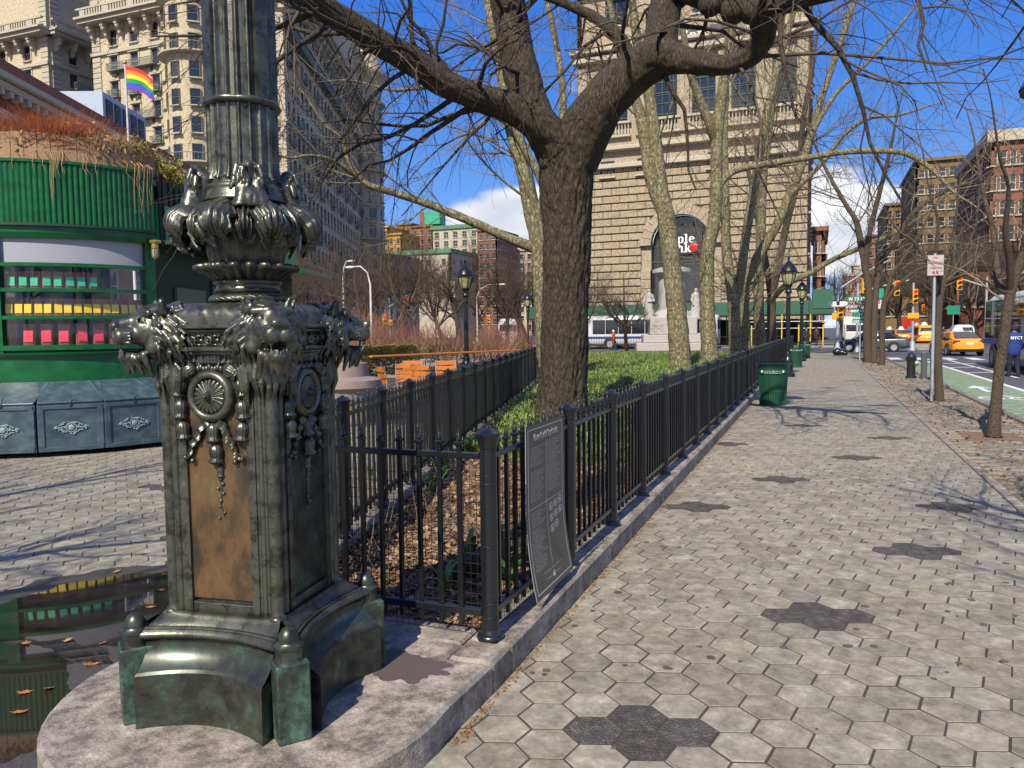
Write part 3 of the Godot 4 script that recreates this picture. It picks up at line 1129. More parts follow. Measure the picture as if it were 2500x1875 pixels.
	for k in 4:
		for i in 5:
			var x := (i - 2) * 0.068
			put(root, "rosette" if i % 2 == 0 or true else "leaf", rom, null, q[k] * T(Vector3(x, 1.42, 0.258), Basis(Vector3.RIGHT, PI / 2)))
			if i < 4:
				put(root, "frieze_leaf", lfm, null, q[k] * T(Vector3(x + 0.034, 1.42, 0.257), Basis(Vector3.RIGHT, PI / 2)))
		if k == 2: continue
		# medallion: ring, ribbed dish, boss
		var md := MB.new()
		md.lathe(PackedVector2Array([Vector2(0.098, 0), Vector2(0.096, 0.014), Vector2(0.088, 0.026), Vector2(0.076, 0.029), Vector2(0.067, 0.022), Vector2(0.065, 0.014)]), 40, Vector3.ZERO, Vector4.ZERO, 0.2)
		var mt := T(Vector3(-0.012, 1.215, 0.236), Basis(Vector3.RIGHT, PI / 2))
		var ring := part(root, "medallion", md, M.bronze, q[k] * mt)
		md = MB.new()
		md.lathe(PackedVector2Array([Vector2(0.065, 0.012), Vector2(0.055, 0.02), Vector2(0.03, 0.026), Vector2(0.018, 0.026)]), 120, Vector3.ZERO, Vector4(20, 0.10, 0, 0), -2.0)
		for i in 20:
			var a := TAU * (i + 0.5) / 20.0
			md.tube(PackedVector3Array([Vector3(cos(a) * 0.017, 0.027, sin(a) * 0.017), Vector3(cos(a) * 0.060, 0.019, sin(a) * 0.060)]), PackedFloat32Array([0.0025, 0.0055]), 5)
		md.lathe(PackedVector2Array([Vector2(0.017, 0.024), Vector2(0.016, 0.032), Vector2(0.010, 0.038), Vector2(0.006, 0.05), Vector2(0.0, 0.053)]), 16)
		part(ring, "boss", md, M.bronze)
		# hanging husks both sides and the long drop below
		for s in [-1.0, 1.0]:
			put(root, "bell_flower", husk, null, q[k] * T(Vector3(s * 0.062 - 0.012, 1.325, 0.246), Basis(Vector3(0, 0, 1), s * 1.05)))
			for i in 3:
				put(root, "bell_flower", husk, null, q[k] * T(Vector3(s * (0.122 + (0.006 if i > 0 else 0.0)) - 0.012, 1.285 - i * 0.080, 0.244), Basis(Vector3(0, 0, 1), s * (0.22 - i * 0.16))))
			put(root, "berry", berry_m, null, q[k] * T(Vector3(s * 0.072 - 0.012, 1.30, 0.255)))
			put(root, "berry", berry_m, null, q[k] * T(Vector3(s * 0.088 - 0.012, 1.292, 0.258)))
			# ribbon: a pleated band above and a fluttering end below
			for part_k in 2:
				var rb := MB.new()
				var pts: Array = [Vector2(0.02, 1.122), Vector2(0.052, 1.098), Vector2(0.064, 1.06), Vector2(0.088, 1.035), Vector2(0.096, 1.0), Vector2(0.12, 0.985)] if part_k == 0 else [Vector2(0.035, 1.345), Vector2(0.06, 1.36), Vector2(0.082, 1.35), Vector2(0.10, 1.362), Vector2(0.125, 1.348)]
				var up := []
				for i in 26:
					var u := i / 25.0 * (pts.size() - 1)
					var i0 := mini(int(u), pts.size() - 2)
					var c: Vector2 = pts[i0].lerp(pts[i0 + 1], u - i0)
					var wv := 0.006 * sin(u * 6.5)
					var hw := 0.017 * (1.0 - 0.5 * i / 25.0 if part_k == 0 else 1.0)
					var side := Vector2(0.55, 0.8) if part_k == 0 else Vector2(0, 1)
					var row := []
					for j in 5:
						var w := (j - 2) / 2.0 * hw
						row.append(Vector3(s * (c.x + side.x * w) - 0.012, c.y + side.y * w, 0.247 + wv + 0.003 * cos(j * 1.5)))
					up.append(row)
				rb.grid(up, Vector3(0, 0, 1))
				var bk := []
				for row in up:
					bk.append([row[0] - Vector3(0, 0, 0.012), row[4] - Vector3(0, 0, 0.012)])
				rb.grid(bk, Vector3(0, 0, -1))
				for e in [0, 4]:
					var ed := []
					for i in up.size(): ed.append([up[i][e], bk[i][0 if e == 0 else 1]])
					rb.grid(ed, Vector3(0, 1 if e == 4 else -1, 0))
				part(root, "ribbon", rb, M.bronze, q[k])
			for i in 2:
				put(root, "berry", berry_m, null, q[k] * T(Vector3(s * (0.09 + 0.03 * i) - 0.012, 0.972 + 0.012 * i, 0.243), Basis.from_scale(Vector3.ONE * 1.2)))
		var knot := MB.new()
		for i in 9:
			knot.sphere(Vector3((i - 4) * 0.012 - 0.012, 1.318 + 0.004 * sin(i * 2.0), 0.247), Vector3(0.009, 0.012, 0.009), 5, 7)
		part(root, "twisted_cord", knot, M.bronze, q[k])
		var ct := MB.new()
		for i in 7:
			ct.cbox(Vector3((i - 3) * 0.014 - 0.012, 1.352, 0.244), Vector3(0.0135, 0.034, 0.02 + 0.004 * (i % 2)), 0.003)
		part(root, "pleated_band", ct, M.bronze, q[k])
		for i in 3:
			put(root, "bell_flower", husk if i < 2 else small_husk, null, q[k] * T(Vector3(0.008 * i - 0.008, 1.118 - i * 0.078, 0.243 - 0.012 * (i / 2))))
		for i in 8:
			var y := 0.905 - i * 0.018 if i < 4 else 0.845 - (i - 3) * 0.022
			put(root, "berry", berry_m, null, q[k] * T(Vector3(0.008 + 0.012 * sin(i * 2.4), y, 0.233), Basis.from_scale(Vector3.ONE * (1.0 - i * 0.05))))
		var st := MB.new()
		st.tube(PackedVector3Array([Vector3(0.006, 0.92, 0.232), Vector3(0.010, 0.86, 0.231), Vector3(0.002, 0.81, 0.231), Vector3(0.014, 0.765, 0.232)]), PackedFloat32Array([0.005, 0.004, 0.004, 0.003]), 6)
		part(root, "stem", st, M.bronze, q[k])
	# lion heads on the four corners
	var lion := lion_mesh().mesh(M.bronze)
	for k in 4:
		put(root, "lion_head", lion, null, T(Vector3.ZERO, RY(PI / 4 + k * PI / 2)) * T(Vector3(0, 1.488, 0.285), Basis.from_scale(Vector3(1.0, 1.0, 0.86))))
	# leafed cushion between the frieze and the round neck
	var cu := MB.new()
	var gr := []
	for i in 12:
		var t := i / 11.0
		var row := []
		for j in 97:
			var a := TAU * j / 96.0
			var square := 0.262 / maxf(absf(cos(a)), absf(sin(a)))
			square = minf(square, 0.33)
			var rr := lerpf(square, 0.155, smoothstep(0.0, 1.0, pow(t, 1.5)))
			var y := 1.478 + 0.082 * sin(t * PI * 0.5)
			var rib := 0.013 * pow(absf(sin(a * 16.0 + 2.2 * sin(a * 4.0) * t)), 0.6) * sin(PI * clampf(t * 1.1, 0, 1))
			row.append(Vector3(cos(a) * (rr + rib * 0.3), y + rib, sin(a) * (rr + rib * 0.3)))
		gr.append(row)
	cu.grid(gr, Vector3(0, 1, 0), true)
	part(root, "leafed_cushion", cu, M.bronze)
	# neck: cable moulding, gadrooned cup, bell
	var nk := MB.new()
	var pr := PackedVector2Array()
	for i in 13:
		var a := PI * i / 12.0 - PI / 2
		pr.append(Vector2(0.118 + 0.032 * cos(a), 1.577 + 0.019 * sin(a)))
	nk.lathe(pr, 144, Vector3.ZERO, Vector4(30, 0.06, 26.0, 0), -2.0)
	part(root, "cable_moulding", nk, M.bronze)
	nk = MB.new()
	nk.lathe(PackedVector2Array([Vector2(0.118, 1.592), Vector2(0.116, 1.600), Vector2(0.128, 1.604), Vector2(0.130, 1.612), Vector2(0.121, 1.618), Vector2(0.119, 1.630), Vector2(0.127, 1.636), Vector2(0.129, 1.644), Vector2(0.122, 1.650)]), 48, Vector3.ZERO, Vector4.ZERO, 0.4)
	part(root, "neck", nk, M.bronze)
	nk = MB.new()
	nk.lathe(PackedVector2Array([Vector2(0.122, 1.648), Vector2(0.137, 1.660), Vector2(0.160, 1.676), Vector2(0.178, 1.684), Vector2(0.194, 1.688), Vector2(0.203, 1.697), Vector2(0.200, 1.708), Vector2(0.186, 1.712), Vector2(0.165, 1.708), Vector2(0.14, 1.704)]), 160, Vector3.ZERO, Vector4(20, 0.14, 0, 0), -2.0)
	part(root, "gadrooned_cup", nk, M.bronze)
	nk = MB.new()
	nk.lathe(PackedVector2Array([Vector2(0.135, 1.70), Vector2(0.142, 1.72), Vector2(0.152, 1.76), Vector2(0.158, 1.80), Vector2(0.16, 1.85), Vector2(0.15, 1.90), Vector2(0.12, 1.925)]), 96, Vector3.ZERO, Vector4(16, 0.07, 0, 0), -2.0)
	part(root, "bell", nk, M.bronze)
	# acanthus crown curling over the bell
	var leaf := bronze_leaf([Vector2(0.118, 1.925), Vector2(0.15, 1.935), Vector2(0.20, 1.925), Vector2(0.25, 1.908), Vector2(0.283, 1.875), Vector2(0.288, 1.84), Vector2(0.27, 1.81), Vector2(0.24, 1.808)], 0.078, 5, 1)
	var leaf2 := bronze_leaf([Vector2(0.12, 1.93), Vector2(0.16, 1.928), Vector2(0.215, 1.905), Vector2(0.25, 1.865), Vector2(0.252, 1.83), Vector2(0.235, 1.81)], 0.055, 3, 2)
	var lm := leaf.mesh(M.bronze)
	var lm2 := leaf2.mesh(M.bronze)
	for k in 8:
		put(root, "acanthus_leaf", lm, null, T(Vector3.ZERO, RY(TAU * k / 8.0 + 0.15)))
		put(root, "small_acanthus_leaf", lm2, null, T(Vector3(0, -0.004, 0), RY(TAU * (k + 0.5) / 8.0 + 0.15)))
	# bead ring, foot of the shaft
	nk = MB.new()
	for k in 30:
		var a := TAU * k / 30.0
		nk.sphere(Vector3(cos(a) * 0.128, 1.936, sin(a) * 0.128), Vector3(0.013, 0.011, 0.013), 5, 7)
	part(root, "bead_ring", nk, M.bronze)
	nk = MB.new()
	nk.lathe(PackedVector2Array([Vector2(0.10, 1.93), Vector2(0.148, 1.945), Vector2(0.163, 1.948), Vector2(0.165, 1.956), Vector2(0.158, 1.962), Vector2(0.152, 1.985), Vector2(0.147, 1.99), Vector2(0.150, 1.996), Vector2(0.150, 2.006), Vector2(0.143, 2.012), Vector2(0.135, 2.014), Vector2(0.133, 2.03), Vector2(0.138, 2.036), Vector2(0.13, 2.046)]), 48, Vector3.ZERO, Vector4.ZERO, 0.3)
	part(root, "shaft_foot", nk, M.bronze)
	# paws: lobed boots with curling tops on the diagonals
	var f := Field.new(Vector3(-0.11, 1.87, 0.09), Vector3(0.11, 2.14, 0.32), 0.0075)
	f.cap(Vector3(0, 2.0, 0.15), Vector3(0, 1.93, 0.185), 0.045, 0.055, 0.02, false, Vector3(1.1, 1, 1))
	for s in [-1.0, 1.0]:
		f.cap(Vector3(s * 0.022, 1.985, 0.19), Vector3(s * 0.034, 1.925, 0.205), 0.026, 0.034, 0.004, false, Vector3(0.9, 1.1, 1))
		f.cap(Vector3(s * 0.034, 1.93, 0.20), Vector3(s * 0.04, 1.905, 0.21), 0.03, 0.032, 0.004)
	f.cap(Vector3(0, 1.885, 0.12), Vector3(0, 1.885, 0.29), 0.024, 0.024, 0.004, true, Vector3(6, 1, 1))
	f.cap(Vector3(0, 1.86, 0.25), Vector3(0, 2.0, 0.235), 0.008, 0.006, 0.004, true)
	var r := RandomNumberGenerator.new()
	r.seed = 12
	for k in 22:
		var a := r.randf_range(-1.4, 1.4)
		var y := r.randf_range(2.0, 2.07)
		var p := Vector3(sin(a) * 0.055, y, 0.165 + cos(a) * 0.035)
		f.cap(p, p + Vector3(sin(a) * 0.018, -0.035, 0.02 * cos(a)), 0.013, 0.006, 0.004)
	f.cap(Vector3(0, 2.03, 0.15), Vector3(0, 2.06, 0.165), 0.05, 0.03, 0.01)
	var bm := MB.new()
	f.mesh_into(bm)
	var bmm := bm.mesh(M.bronze)
	for k in 4:
		put(root, "paw_ornament", bmm, null, T(Vector3.ZERO, RY(PI / 4 + k * PI / 2 - 0.1)))
	# fluted shaft in two lengths with a collar
	nk = MB.new()
	nk.lathe(PackedVector2Array([Vector2(0.150, 2.03), Vector2(0.139, 2.06), Vector2(0.136, 2.10), Vector2(0.1355, 2.31)]), 192, Vector3.ZERO, Vector4(20, 0.14, 0, 1), -2.0)
	nk.lathe(PackedVector2Array([Vector2(0.124, 2.03), Vector2(0.124, 2.32)]), 24)
	part(root, "lower_shaft", nk, M.bronze)
	nk = MB.new()
	nk.lathe(PackedVector2Array([Vector2(0.134, 2.308), Vector2(0.146, 2.314), Vector2(0.150, 2.322), Vector2(0.147, 2.330), Vector2(0.140, 2.334), Vector2(0.134, 2.336)]), 48, Vector3.ZERO, Vector4(8, 0.04, 0, 0), -2.0)
	part(root, "collar", nk, M.bronze)
	nk = MB.new()
	nk.lathe(PackedVector2Array([Vector2(0.139, 2.33), Vector2(0.134, 3.2), Vector2(0.125, 4.6)]), 192, Vector3.ZERO, Vector4(20, 0.15, 0, 1), -2.0)
	nk.lathe(PackedVector2Array([Vector2(0.122, 2.33), Vector2(0.115, 4.6)]), 24)
	for k in 4:
		var a := TAU * k / 4.0 + 0.4
		nk.box(Vector3(cos(a) * 0.132, 3.46, sin(a) * 0.132), Vector3(0.02, 2.28, 0.05), RY(-a))
	part(root, "upper_shaft", nk, M.bronze)
	# lantern high above the frame
	nk = MB.new()
	nk.lathe(PackedVector2Array([Vector2(0.12, 4.58), Vector2(0.2, 4.64), Vector2(0.22, 4.72), Vector2(0.1, 4.78), Vector2(0.08, 4.95), Vector2(0.16, 5.02), Vector2(0.02, 5.1)]), 24)
	part(root, "shaft_capital", nk, M.bronze)

func build_platform() -> void:
	# granite kerb: a rounded plinth under the column and a run of stones under the fence
	var kerb := Node3D.new()
	kerb.name = "kerb"
	add_child(kerb)
	kerb.set_meta("kind", "structure")
	var o := PackedVector2Array()
	for i in 29:
		var a := deg_to_rad(-8.0 + 196.0 * i / 28.0)
		o.append(Vector2(-2.10 + cos(a) * 0.79, -2.50 + sin(a) * 0.79))
	o.append(Vector2(-2.80, -3.185))
	o.append(Vector2(-1.525, -3.185))
	o.append(Vector2(-1.525, -3.02))
	o.append(Vector2(-1.30, -3.02))
	var b := MB.new()
	b.prism(o, -0.1, 0.14, 0.016)
	part(kerb, "rounded_plinth", b, M.granite)
	# dark damp stain at the back of the plinth
	var f := noise(1.0, FastNoiseLite.TYPE_SIMPLEX_SMOOTH, 4, 2)
	var so := PackedVector2Array()
	for i in 60:
		var a := TAU * i / 60.0
		var rr := 1.0 + 0.6 * f.get_noise_2d(cos(a) * 1.2, sin(a) * 1.2)
		so.append(Vector2(-1.62 + cos(a) * 0.20 * rr, -2.87 + sin(a) * 0.13 * rr))
	b = MB.new()
	b.prism(so, 0.139, 0.1412)
	part(kerb, "stain", b, nm([[0.0, col(0.04, 0.03, 0.03)], [0.5, col(0.085, 0.065, 0.062)], [1.0, col(0.2, 0.17, 0.16)]], 2.0, 0.12, 0.6))
	var z := -3.028
	var k := 0
	while z > -52.0:
		var len: float = [0.95, 1.9, 1.72, 2.1, 1.83][k % 5]
		if k == 0: len = 0.22
		b = MB.new()
		var v := 0.9 + 0.14 * fposmod(k * 0.618, 1.0)
		b.col = Color(v, v * 0.985, v * 0.96)
		b.cbox(Vector3(-1.41, 0.02, z - len / 2), Vector3(0.22, 0.24, len - 0.006), 0.016)
		part(kerb, "kerb_stone", b, M.granite)
		z -= len
		k += 1
	# stones under the other two fences
	b = MB.new()
	b.cbox(Vector3(-2.18, 0.028, -3.29), Vector3(1.30, 0.22, 0.2), 0.014)
	part(kerb, "kerb_stone", b, M.granite)
	var a0 := Vector2(-2.78, -3.2)
	var dirv := Vector2(-0.262, -0.965).normalized()
	for i in 13:
		var c := a0 + dirv * (i * 1.95 + 0.95)
		b = MB.new()
		b.cbox(Vector3(c.x, 0.015, c.y), Vector3(0.2, 0.22, 1.94), 0.014, RY(atan2(dirv.x, dirv.y)))
		part(kerb, "kerb_stone", b, M.granite)
	for e in [["edge_stone", 1.64, 0.08]]:
		z = 0.5
		while z > -52.0:
			b = MB.new()
			var v := 0.75 + 0.3 * rng.randf()
			b.col = Color(v, v * 0.97, v * 0.92)
			b.cbox(Vector3(1.665 + rng.randf_range(-0.006, 0.006), -0.05, z - 0.2), Vector3(0.10, 0.10 + rng.randf_range(-0.006, 0.01), 0.39), 0.01)
			if z > -30.0 and z < -4.0:
				part(kerb, "edge_stone", b, M.granite)
			else:
				part(kerb, "edge_stone", b, M.granite) if z > -4.0 else stuff(kerb, "far_edge_stone", b, M.granite)
			z -= 0.4

# ---------- fences, sign, bins, lamps, small street furniture ----------
func picket_mesh() -> ArrayMesh:
	var b := MB.new()
	b.cbox(Vector3(0, 0.485, 0), Vector3(0.021, 0.87, 0.021), 0.002)
	b.cbox(Vector3(0, 0.921, 0), Vector3(0.036, 0.016, 0.036), 0.004)
	b.lathe(PackedVector2Array([Vector2(0.010, 0.929), Vector2(0.0145, 0.942), Vector2(0.007, 0.966), Vector2(0.003, 0.976), Vector2(0.0055, 0.983), Vector2(0.0, 0.994)]), 6, Vector3.ZERO, Vector4.ZERO, -2.0)
	return b.mesh(M.iron)

func fence_post_mesh() -> ArrayMesh:
	var b := MB.new()
	b.lathe(PackedVector2Array([Vector2(0.064, 0.0), Vector2(0.066, 0.012), Vector2(0.060, 0.022), Vector2(0.050, 0.028), Vector2(0.046, 0.042), Vector2(0.0415, 0.05), Vector2(0.0405, 0.2), Vector2(0.043, 0.205), Vector2(0.043, 0.213), Vector2(0.0405, 0.218), Vector2(0.0405, 0.90), Vector2(0.044, 0.903), Vector2(0.044, 0.912), Vector2(0.049, 0.93), Vector2(0.055, 0.955), Vector2(0.061, 0.962), Vector2(0.061, 0.972), Vector2(0.052, 0.978), Vector2(0.030, 0.992), Vector2(0.016, 0.996), Vector2(0.014, 1.004), Vector2(0.0, 1.008)]), 20, Vector3.ZERO, Vector4.ZERO, 0.75)
	return b.mesh(M.iron)

func fence(called: String, label: String, p0: Vector2, p1: Vector2, post_step: float, first_step: float, step: float, singles: int, mesh_upto: float, start_post := true) -> void:
	var root := thing(called, label, "fence", Vector3(p0.x, 0.14, p0.y))
	var d := (p1 - p0).normalized()
	var total := p0.distance_to(p1)
	var turn := atan2(-d.y, d.x)
	var bs := RY(turn)
	var pm := picket_mesh()
	var po := fence_post_mesh()
	var rest := MB.new()
	var posts := []
	var s := 0.0
	if start_post: posts.append(0.0)
	s = first_step
	while s < total:
		posts.append(s)
		s += post_step
	var dv := Vector3(d.x, 0, d.y)
	for x in posts:
		put(root, "post", po, null, T(dv * x))
	var made := 0
	var edges := posts.duplicate()
	if not start_post: edges.push_front(0.0)
	edges.append(total)
	var pk := MB.new()
	pk.box(Vector3(0, 0.48, 0), Vector3(0.021, 0.88, 0.021))
	pk.box(Vector3(0, 0.921, 0), Vector3(0.036, 0.016, 0.036))
	pk.lathe(PackedVector2Array([Vector2(0.014, 0.93), Vector2(0.0, 0.99)]), 4)
	for e in edges.size() - 1:
		var a: float = edges[e]
		var c: float = edges[e + 1]
		for y in [0.118, 0.862]:
			var rl := MB.new()
			rl.cbox(dv * ((a + c) / 2) + Vector3(0, y, 0), Vector3(c - a, 0.034 if y < 0.5 else 0.028, 0.034), 0.003, bs)
			part(root, "rail", rl, M.iron)
		var cnt := int(round((c - a) / step))
		for i in range(1, cnt):
			var x := a + (c - a) * i / cnt
			if made < singles:
				var tilt := Basis(Vector3(0, 0, 1), rng.randf_range(-0.006, 0.006))
				put(root, "picket", pm, null, T(dv * x + Vector3(0, rng.randf_range(-0.004, 0.004), 0), bs * tilt))
				made += 1
			else:
				rest.add(pk, T(dv * x, bs))
	if rest.ix.size(): stuff(root, "far_pickets", rest, M.iron)
	# wire netting tied to the inside
	if mesh_upto > 0.0:
		var nb := MB.new()
		var nrm := Vector3(-d.y, 0, d.x) * 0.024
		if nrm.z > 0.0 and absf(nrm.x) < absf(nrm.z): nrm = -nrm
		if absf(nrm.x) > absf(nrm.z) and called == "park_fence": nrm = Vector3(-0.024, 0, 0)
		var lim := minf(mesh_upto, total)
		var fine := 0.034
		var x := 0.0
		while x < lim:
			var lean := 0.012 * sin(x * 3.0)
			nb.tube(PackedVector3Array([dv * x + nrm + Vector3(0, -0.06, 0), dv * (x + lean) + nrm * (1.2 + 0.3 * sin(x * 5.0)) + Vector3(0, 0.42, 0), dv * x + nrm + Vector3(0, 0.80, 0)]), PackedFloat32Array([0.0016, 0.0016, 0.0016]), 3)
			x += fine
		var y := -0.05
		while y < 0.80:
			var pts := PackedVector3Array()
			var rr := PackedFloat32Array()
			x = 0.0
			while x <= lim:
				pts.append(dv * x + nrm * 1.05 + Vector3(0, y + 0.006 * sin(x * 2.7 + y * 4.0), 0))
				rr.append(0.0016)
				x += 0.25
			nb.tube(pts, rr, 3)
			y += 0.048
		stuff(root, "wire_netting", nb, M.wire)
		# tie wires round the posts
		for px in posts:
			if px > 3.0: break
			var tw := MB.new()
			for ty in [0.10, 0.17, 0.45, 0.73, 0.77]:
				var ring := PackedVector3Array()
				var rr := PackedFloat32Array()
				for k in 19:
					var an := TAU * k / 18.0
					ring.append(dv * px + Vector3(cos(an) * 0.0432, ty + 0.008 * sin(an + ty * 9.0), sin(an) * 0.0432))
					rr.append(0.0016)
				tw.tube(ring, rr, 4)
			stuff(root, "tie_wire", tw, M.wire)

func park_sign() -> void:
	# lettering and pictograms are printed on the board
	var w := 256
	var h := 540
	var im := Image.create(w, h, false, Image.FORMAT_RGB8)
	var ground := col(0.06, 0.062, 0.052)
	var ink := col(0.62, 0.62, 0.58)
	im.fill(ground)
	var r := RandomNumberGenerator.new()
	r.seed = 4
	im.fill_rect(Rect2i(12, 14, w - 24, 3), ink); im.fill_rect(Rect2i(12, h - 17, w - 24, 3), ink)
	im.fill_rect(Rect2i(12, 14, 3, h - 28), ink); im.fill_rect(Rect2i(w - 15, 14, 3, h - 28), ink)
	im.fill_rect(Rect2i(128, 66, 2, 400), ink)
	im.fill_rect(Rect2i(18, 262, w - 36, 2), ink)
	# blocks of small print: left rules, right rules, translations
	for blk in [[24, 72, 100, 9], [24, 148, 92, 14], [136, 66, 100, 9], [136, 128, 96, 16], [24, 276, 98, 7], [24, 330, 92, 20]]:
		var y: int = blk[1]
		for line in blk[3]:
			var x: int = blk[0] + r.randi_range(0, 4)
			var end: int = blk[0] + int(blk[2] * r.randf_range(0.55, 1.0))
			while x < end:
				var l := r.randi_range(2, 7)
				for k in l:
					im.fill_rect(Rect2i(x + k, y + r.randi_range(0, 1), 1, r.randi_range(2, 4)), ground.lerp(ink, r.randf_range(0.35, 0.95)))
				x += l + 2
			y += 7
			if y > (258 if blk[1] < 200 else 462): break
	for x in range(70, 186):
		if (x / 6) % 5 != 4: im.fill_rect(Rect2i(x, 478 + r.randi_range(0, 1), 1, r.randi_range(2, 3)), ground.lerp(ink, 0.7))
	for x in range(84, 172):
		if absi(x - 128) > 13: im.fill_rect(Rect2i(x, 500 + r.randi_range(0, 1), 1, r.randi_range(2, 3)), ground.lerp(ink, 0.7))
	var discs := [[155, 290], [187, 286], [219, 282], [156, 326], [188, 321], [220, 316], [157, 362], [189, 356], [128, 501]]
	for k in discs.size():
		var c: Array = discs[k]
		var rr := 13 if k < 8 else 9
		for yy in range(-rr, rr + 1):
			for xx in range(-rr, rr + 1):
				var q := Vector2(xx, yy).length()
				if q > rr: continue
				var on := q > rr - 3
				if k < 8 and absi(xx - yy) < 2: on = true
				# a small different figure in each ring
				if (k % 3 == 0 and absi(xx) < 3 and yy > -7 and yy < 7) or (k % 3 == 1 and absi(yy + xx / 2) < 3 and absi(xx) < 7) or (k % 3 == 2 and Vector2(xx + 1, yy - 1).length() < 5.0):
					on = true
				if on: im.set_pixel(c[0] + xx, c[1] + yy, ink)
	var m := StandardMaterial3D.new()
	m.albedo_texture = ImageTexture.create_from_image(im)
	m.roughness = 0.32
	m.metallic_specular = 0.45
	# the sheet bows away from the fence towards its foot
	var root := thing("park_sign", "dark green park rules sign with white print and pictograms wired to the railing", "sign", Vector3(-1.385, 0.14, -3.98))
	var face := []
	var back := []
	for i in 13:
		var t := i / 12.0
		var bow := 0.012 + 0.055 * pow(clampf((t - 0.45) / 0.55, 0, 1), 2.0)
		var rf := []
		var rb := []
		for j in 2:
			rf.append(Vector3(bow, 0.955 - 0.905 * t, 0.315 - 0.63 * j))
			rb.append(Vector3(bow - 0.003, 0.955 - 0.905 * t, 0.315 - 0.63 * j))
		face.append(rf)
		back.append(rb)
	var b := MB.new()
	b.grid(face, Vector3(1, 0, 0))
	part(root, "printed_face", b, m)
	b = MB.new()
	b.grid(back, Vector3(-1, 0, 0))
	for e in 2:
		var ed := []
		for i in 13: ed.append([face[i][e], back[i][e]])
		b.grid(ed, Vector3(0, 0, 1 if e == 0 else -1))
	part(root, "back", b, M.galv)
	lettering(root, "title", "New York City Parks", 0.034, Vector3(0.0135, 0.885, 0.0), RY(PI / 2), ink)

func text_mesh(s: String, height: float, depth := 0.002, serif := false, bold := false) -> TextMesh:
	var t := TextMesh.new()
	t.text = s
	var f := SystemFont.new()
	f.font_names = PackedStringArray(["Droid Serif" if serif else "Droid Sans"])
	if bold: f.font_weight = 700
	t.font = f
	t.font_size = 32
	t.pixel_size = height / 24.0
	t.depth = depth
	t.curve_step = 2.0
	return t

func lettering(parent: Node, called: String, s: String, height: float, at: Vector3, bs: Basis, cc: Color, serif := false, bold := false, depth := 0.002) -> MeshInstance3D:
	var m := StandardMaterial3D.new()
	m.albedo_color = cc
	m.roughness = 0.6
	return put(parent, called, text_mesh(s, height, depth, serif, bold), m, Transform3D(bs, at))

func litter_bin() -> Node3D:
	var root := thing("litter_bin", "green slatted litter bin with flared rim, first along the railing", "litter bin", Vector3(-0.86, 0, -16.9), 0.0, "litter bins along the railing")
	var g := plain(col(0.01, 0.075, 0.042), 0.35)
	var gl := plain(col(0.006, 0.035, 0.022), 0.6)
	var b := MB.new()
	b.lathe(PackedVector2Array([Vector2(0.0, 0.05), Vector2(0.235, 0.05), Vector2(0.285, 0.78)]), 28)
	part(root, "liner", b, gl)
	var sl := MB.new()
	var pr := [[0.257, 0.045], [0.262, 0.10], [0.294, 0.66], [0.302, 0.76], [0.322, 0.82], [0.355, 0.862], [0.362, 0.866]]
	var o := []
	var i_ := []
	for p in pr:
		o.append([Vector3(-0.0135, p[1], p[0]), Vector3(0.0135, p[1], p[0])])
		i_.append([Vector3(-0.0135, p[1] - 0.003, p[0] - 0.009), Vector3(0.0135, p[1] - 0.003, p[0] - 0.009)])
	sl.grid(o, Vector3(0, 0, 1))
	sl.grid(i_, Vector3(0, 0, -1))
	for e in 2:
		var ed := []
		for k in pr.size(): ed.append([o[k][e], i_[k][e]])
		sl.grid(ed, Vector3(-1 if e == 0 else 1, 0, 0))
	var slm := sl.mesh(g)
	for k in 36:
		put(root, "slat", slm, null, T(Vector3.ZERO, RY(TAU * k / 36.0)))
	for rg in [[0.056, 0.26, 0.05, 0.006], [0.30, 0.265, 0.02, 0.004]]:
		b = MB.new()
		b.lathe(PackedVector2Array([Vector2(rg[1], rg[0] - rg[2]), Vector2(rg[1] + rg[3], rg[0] - rg[2]), Vector2(rg[1] + rg[3] + 0.004, rg[0] + rg[2]), Vector2(rg[1], rg[0] + rg[2])]), 36)
		part(root, "hoop", b, g)
	b = MB.new()
	b.lathe(PackedVector2Array([Vector2(0.300, 0.655), Vector2(0.306, 0.655), Vector2(0.313, 0.745), Vector2(0.305, 0.745)]), 36)
	part(root, "name_band", b, g)
	b = MB.new()
	b.lathe(PackedVector2Array([Vector2(0.352, 0.858), Vector2(0.366, 0.858), Vector2(0.368, 0.868), Vector2(0.354, 0.87)]), 36)
	part(root, "rim", b, g)
	for line in [["City of New York", 0.706], ["Parks & Recreation", 0.672]]:
		# letters set round the band one by one
		var txt: String = line[0]
		for k in txt.length():
			if txt[k] == " ": continue
			var a := (k - (txt.length() - 1) / 2.0) * 0.061
			lettering(root, "letter", txt[k], 0.025, Vector3(sin(a) * 0.312, line[1], cos(a) * 0.312), RY(a), col(0.7, 0.72, 0.7))
	for s in [-1.0, 1.0]:
		b = MB.new()
		b.lathe(PackedVector2Array([Vector2(0.0, 0.003), Vector2(0.026, 0.003), Vector2(0.026, 0.0)]), 14)
		var a: float = s * 0.72
		part(root, "badge", b, M.white, T(Vector3(sin(a) * 0.309, 0.70, cos(a) * 0.309), RY(a) * Basis(Vector3.RIGHT, PI / 2)))
	return root

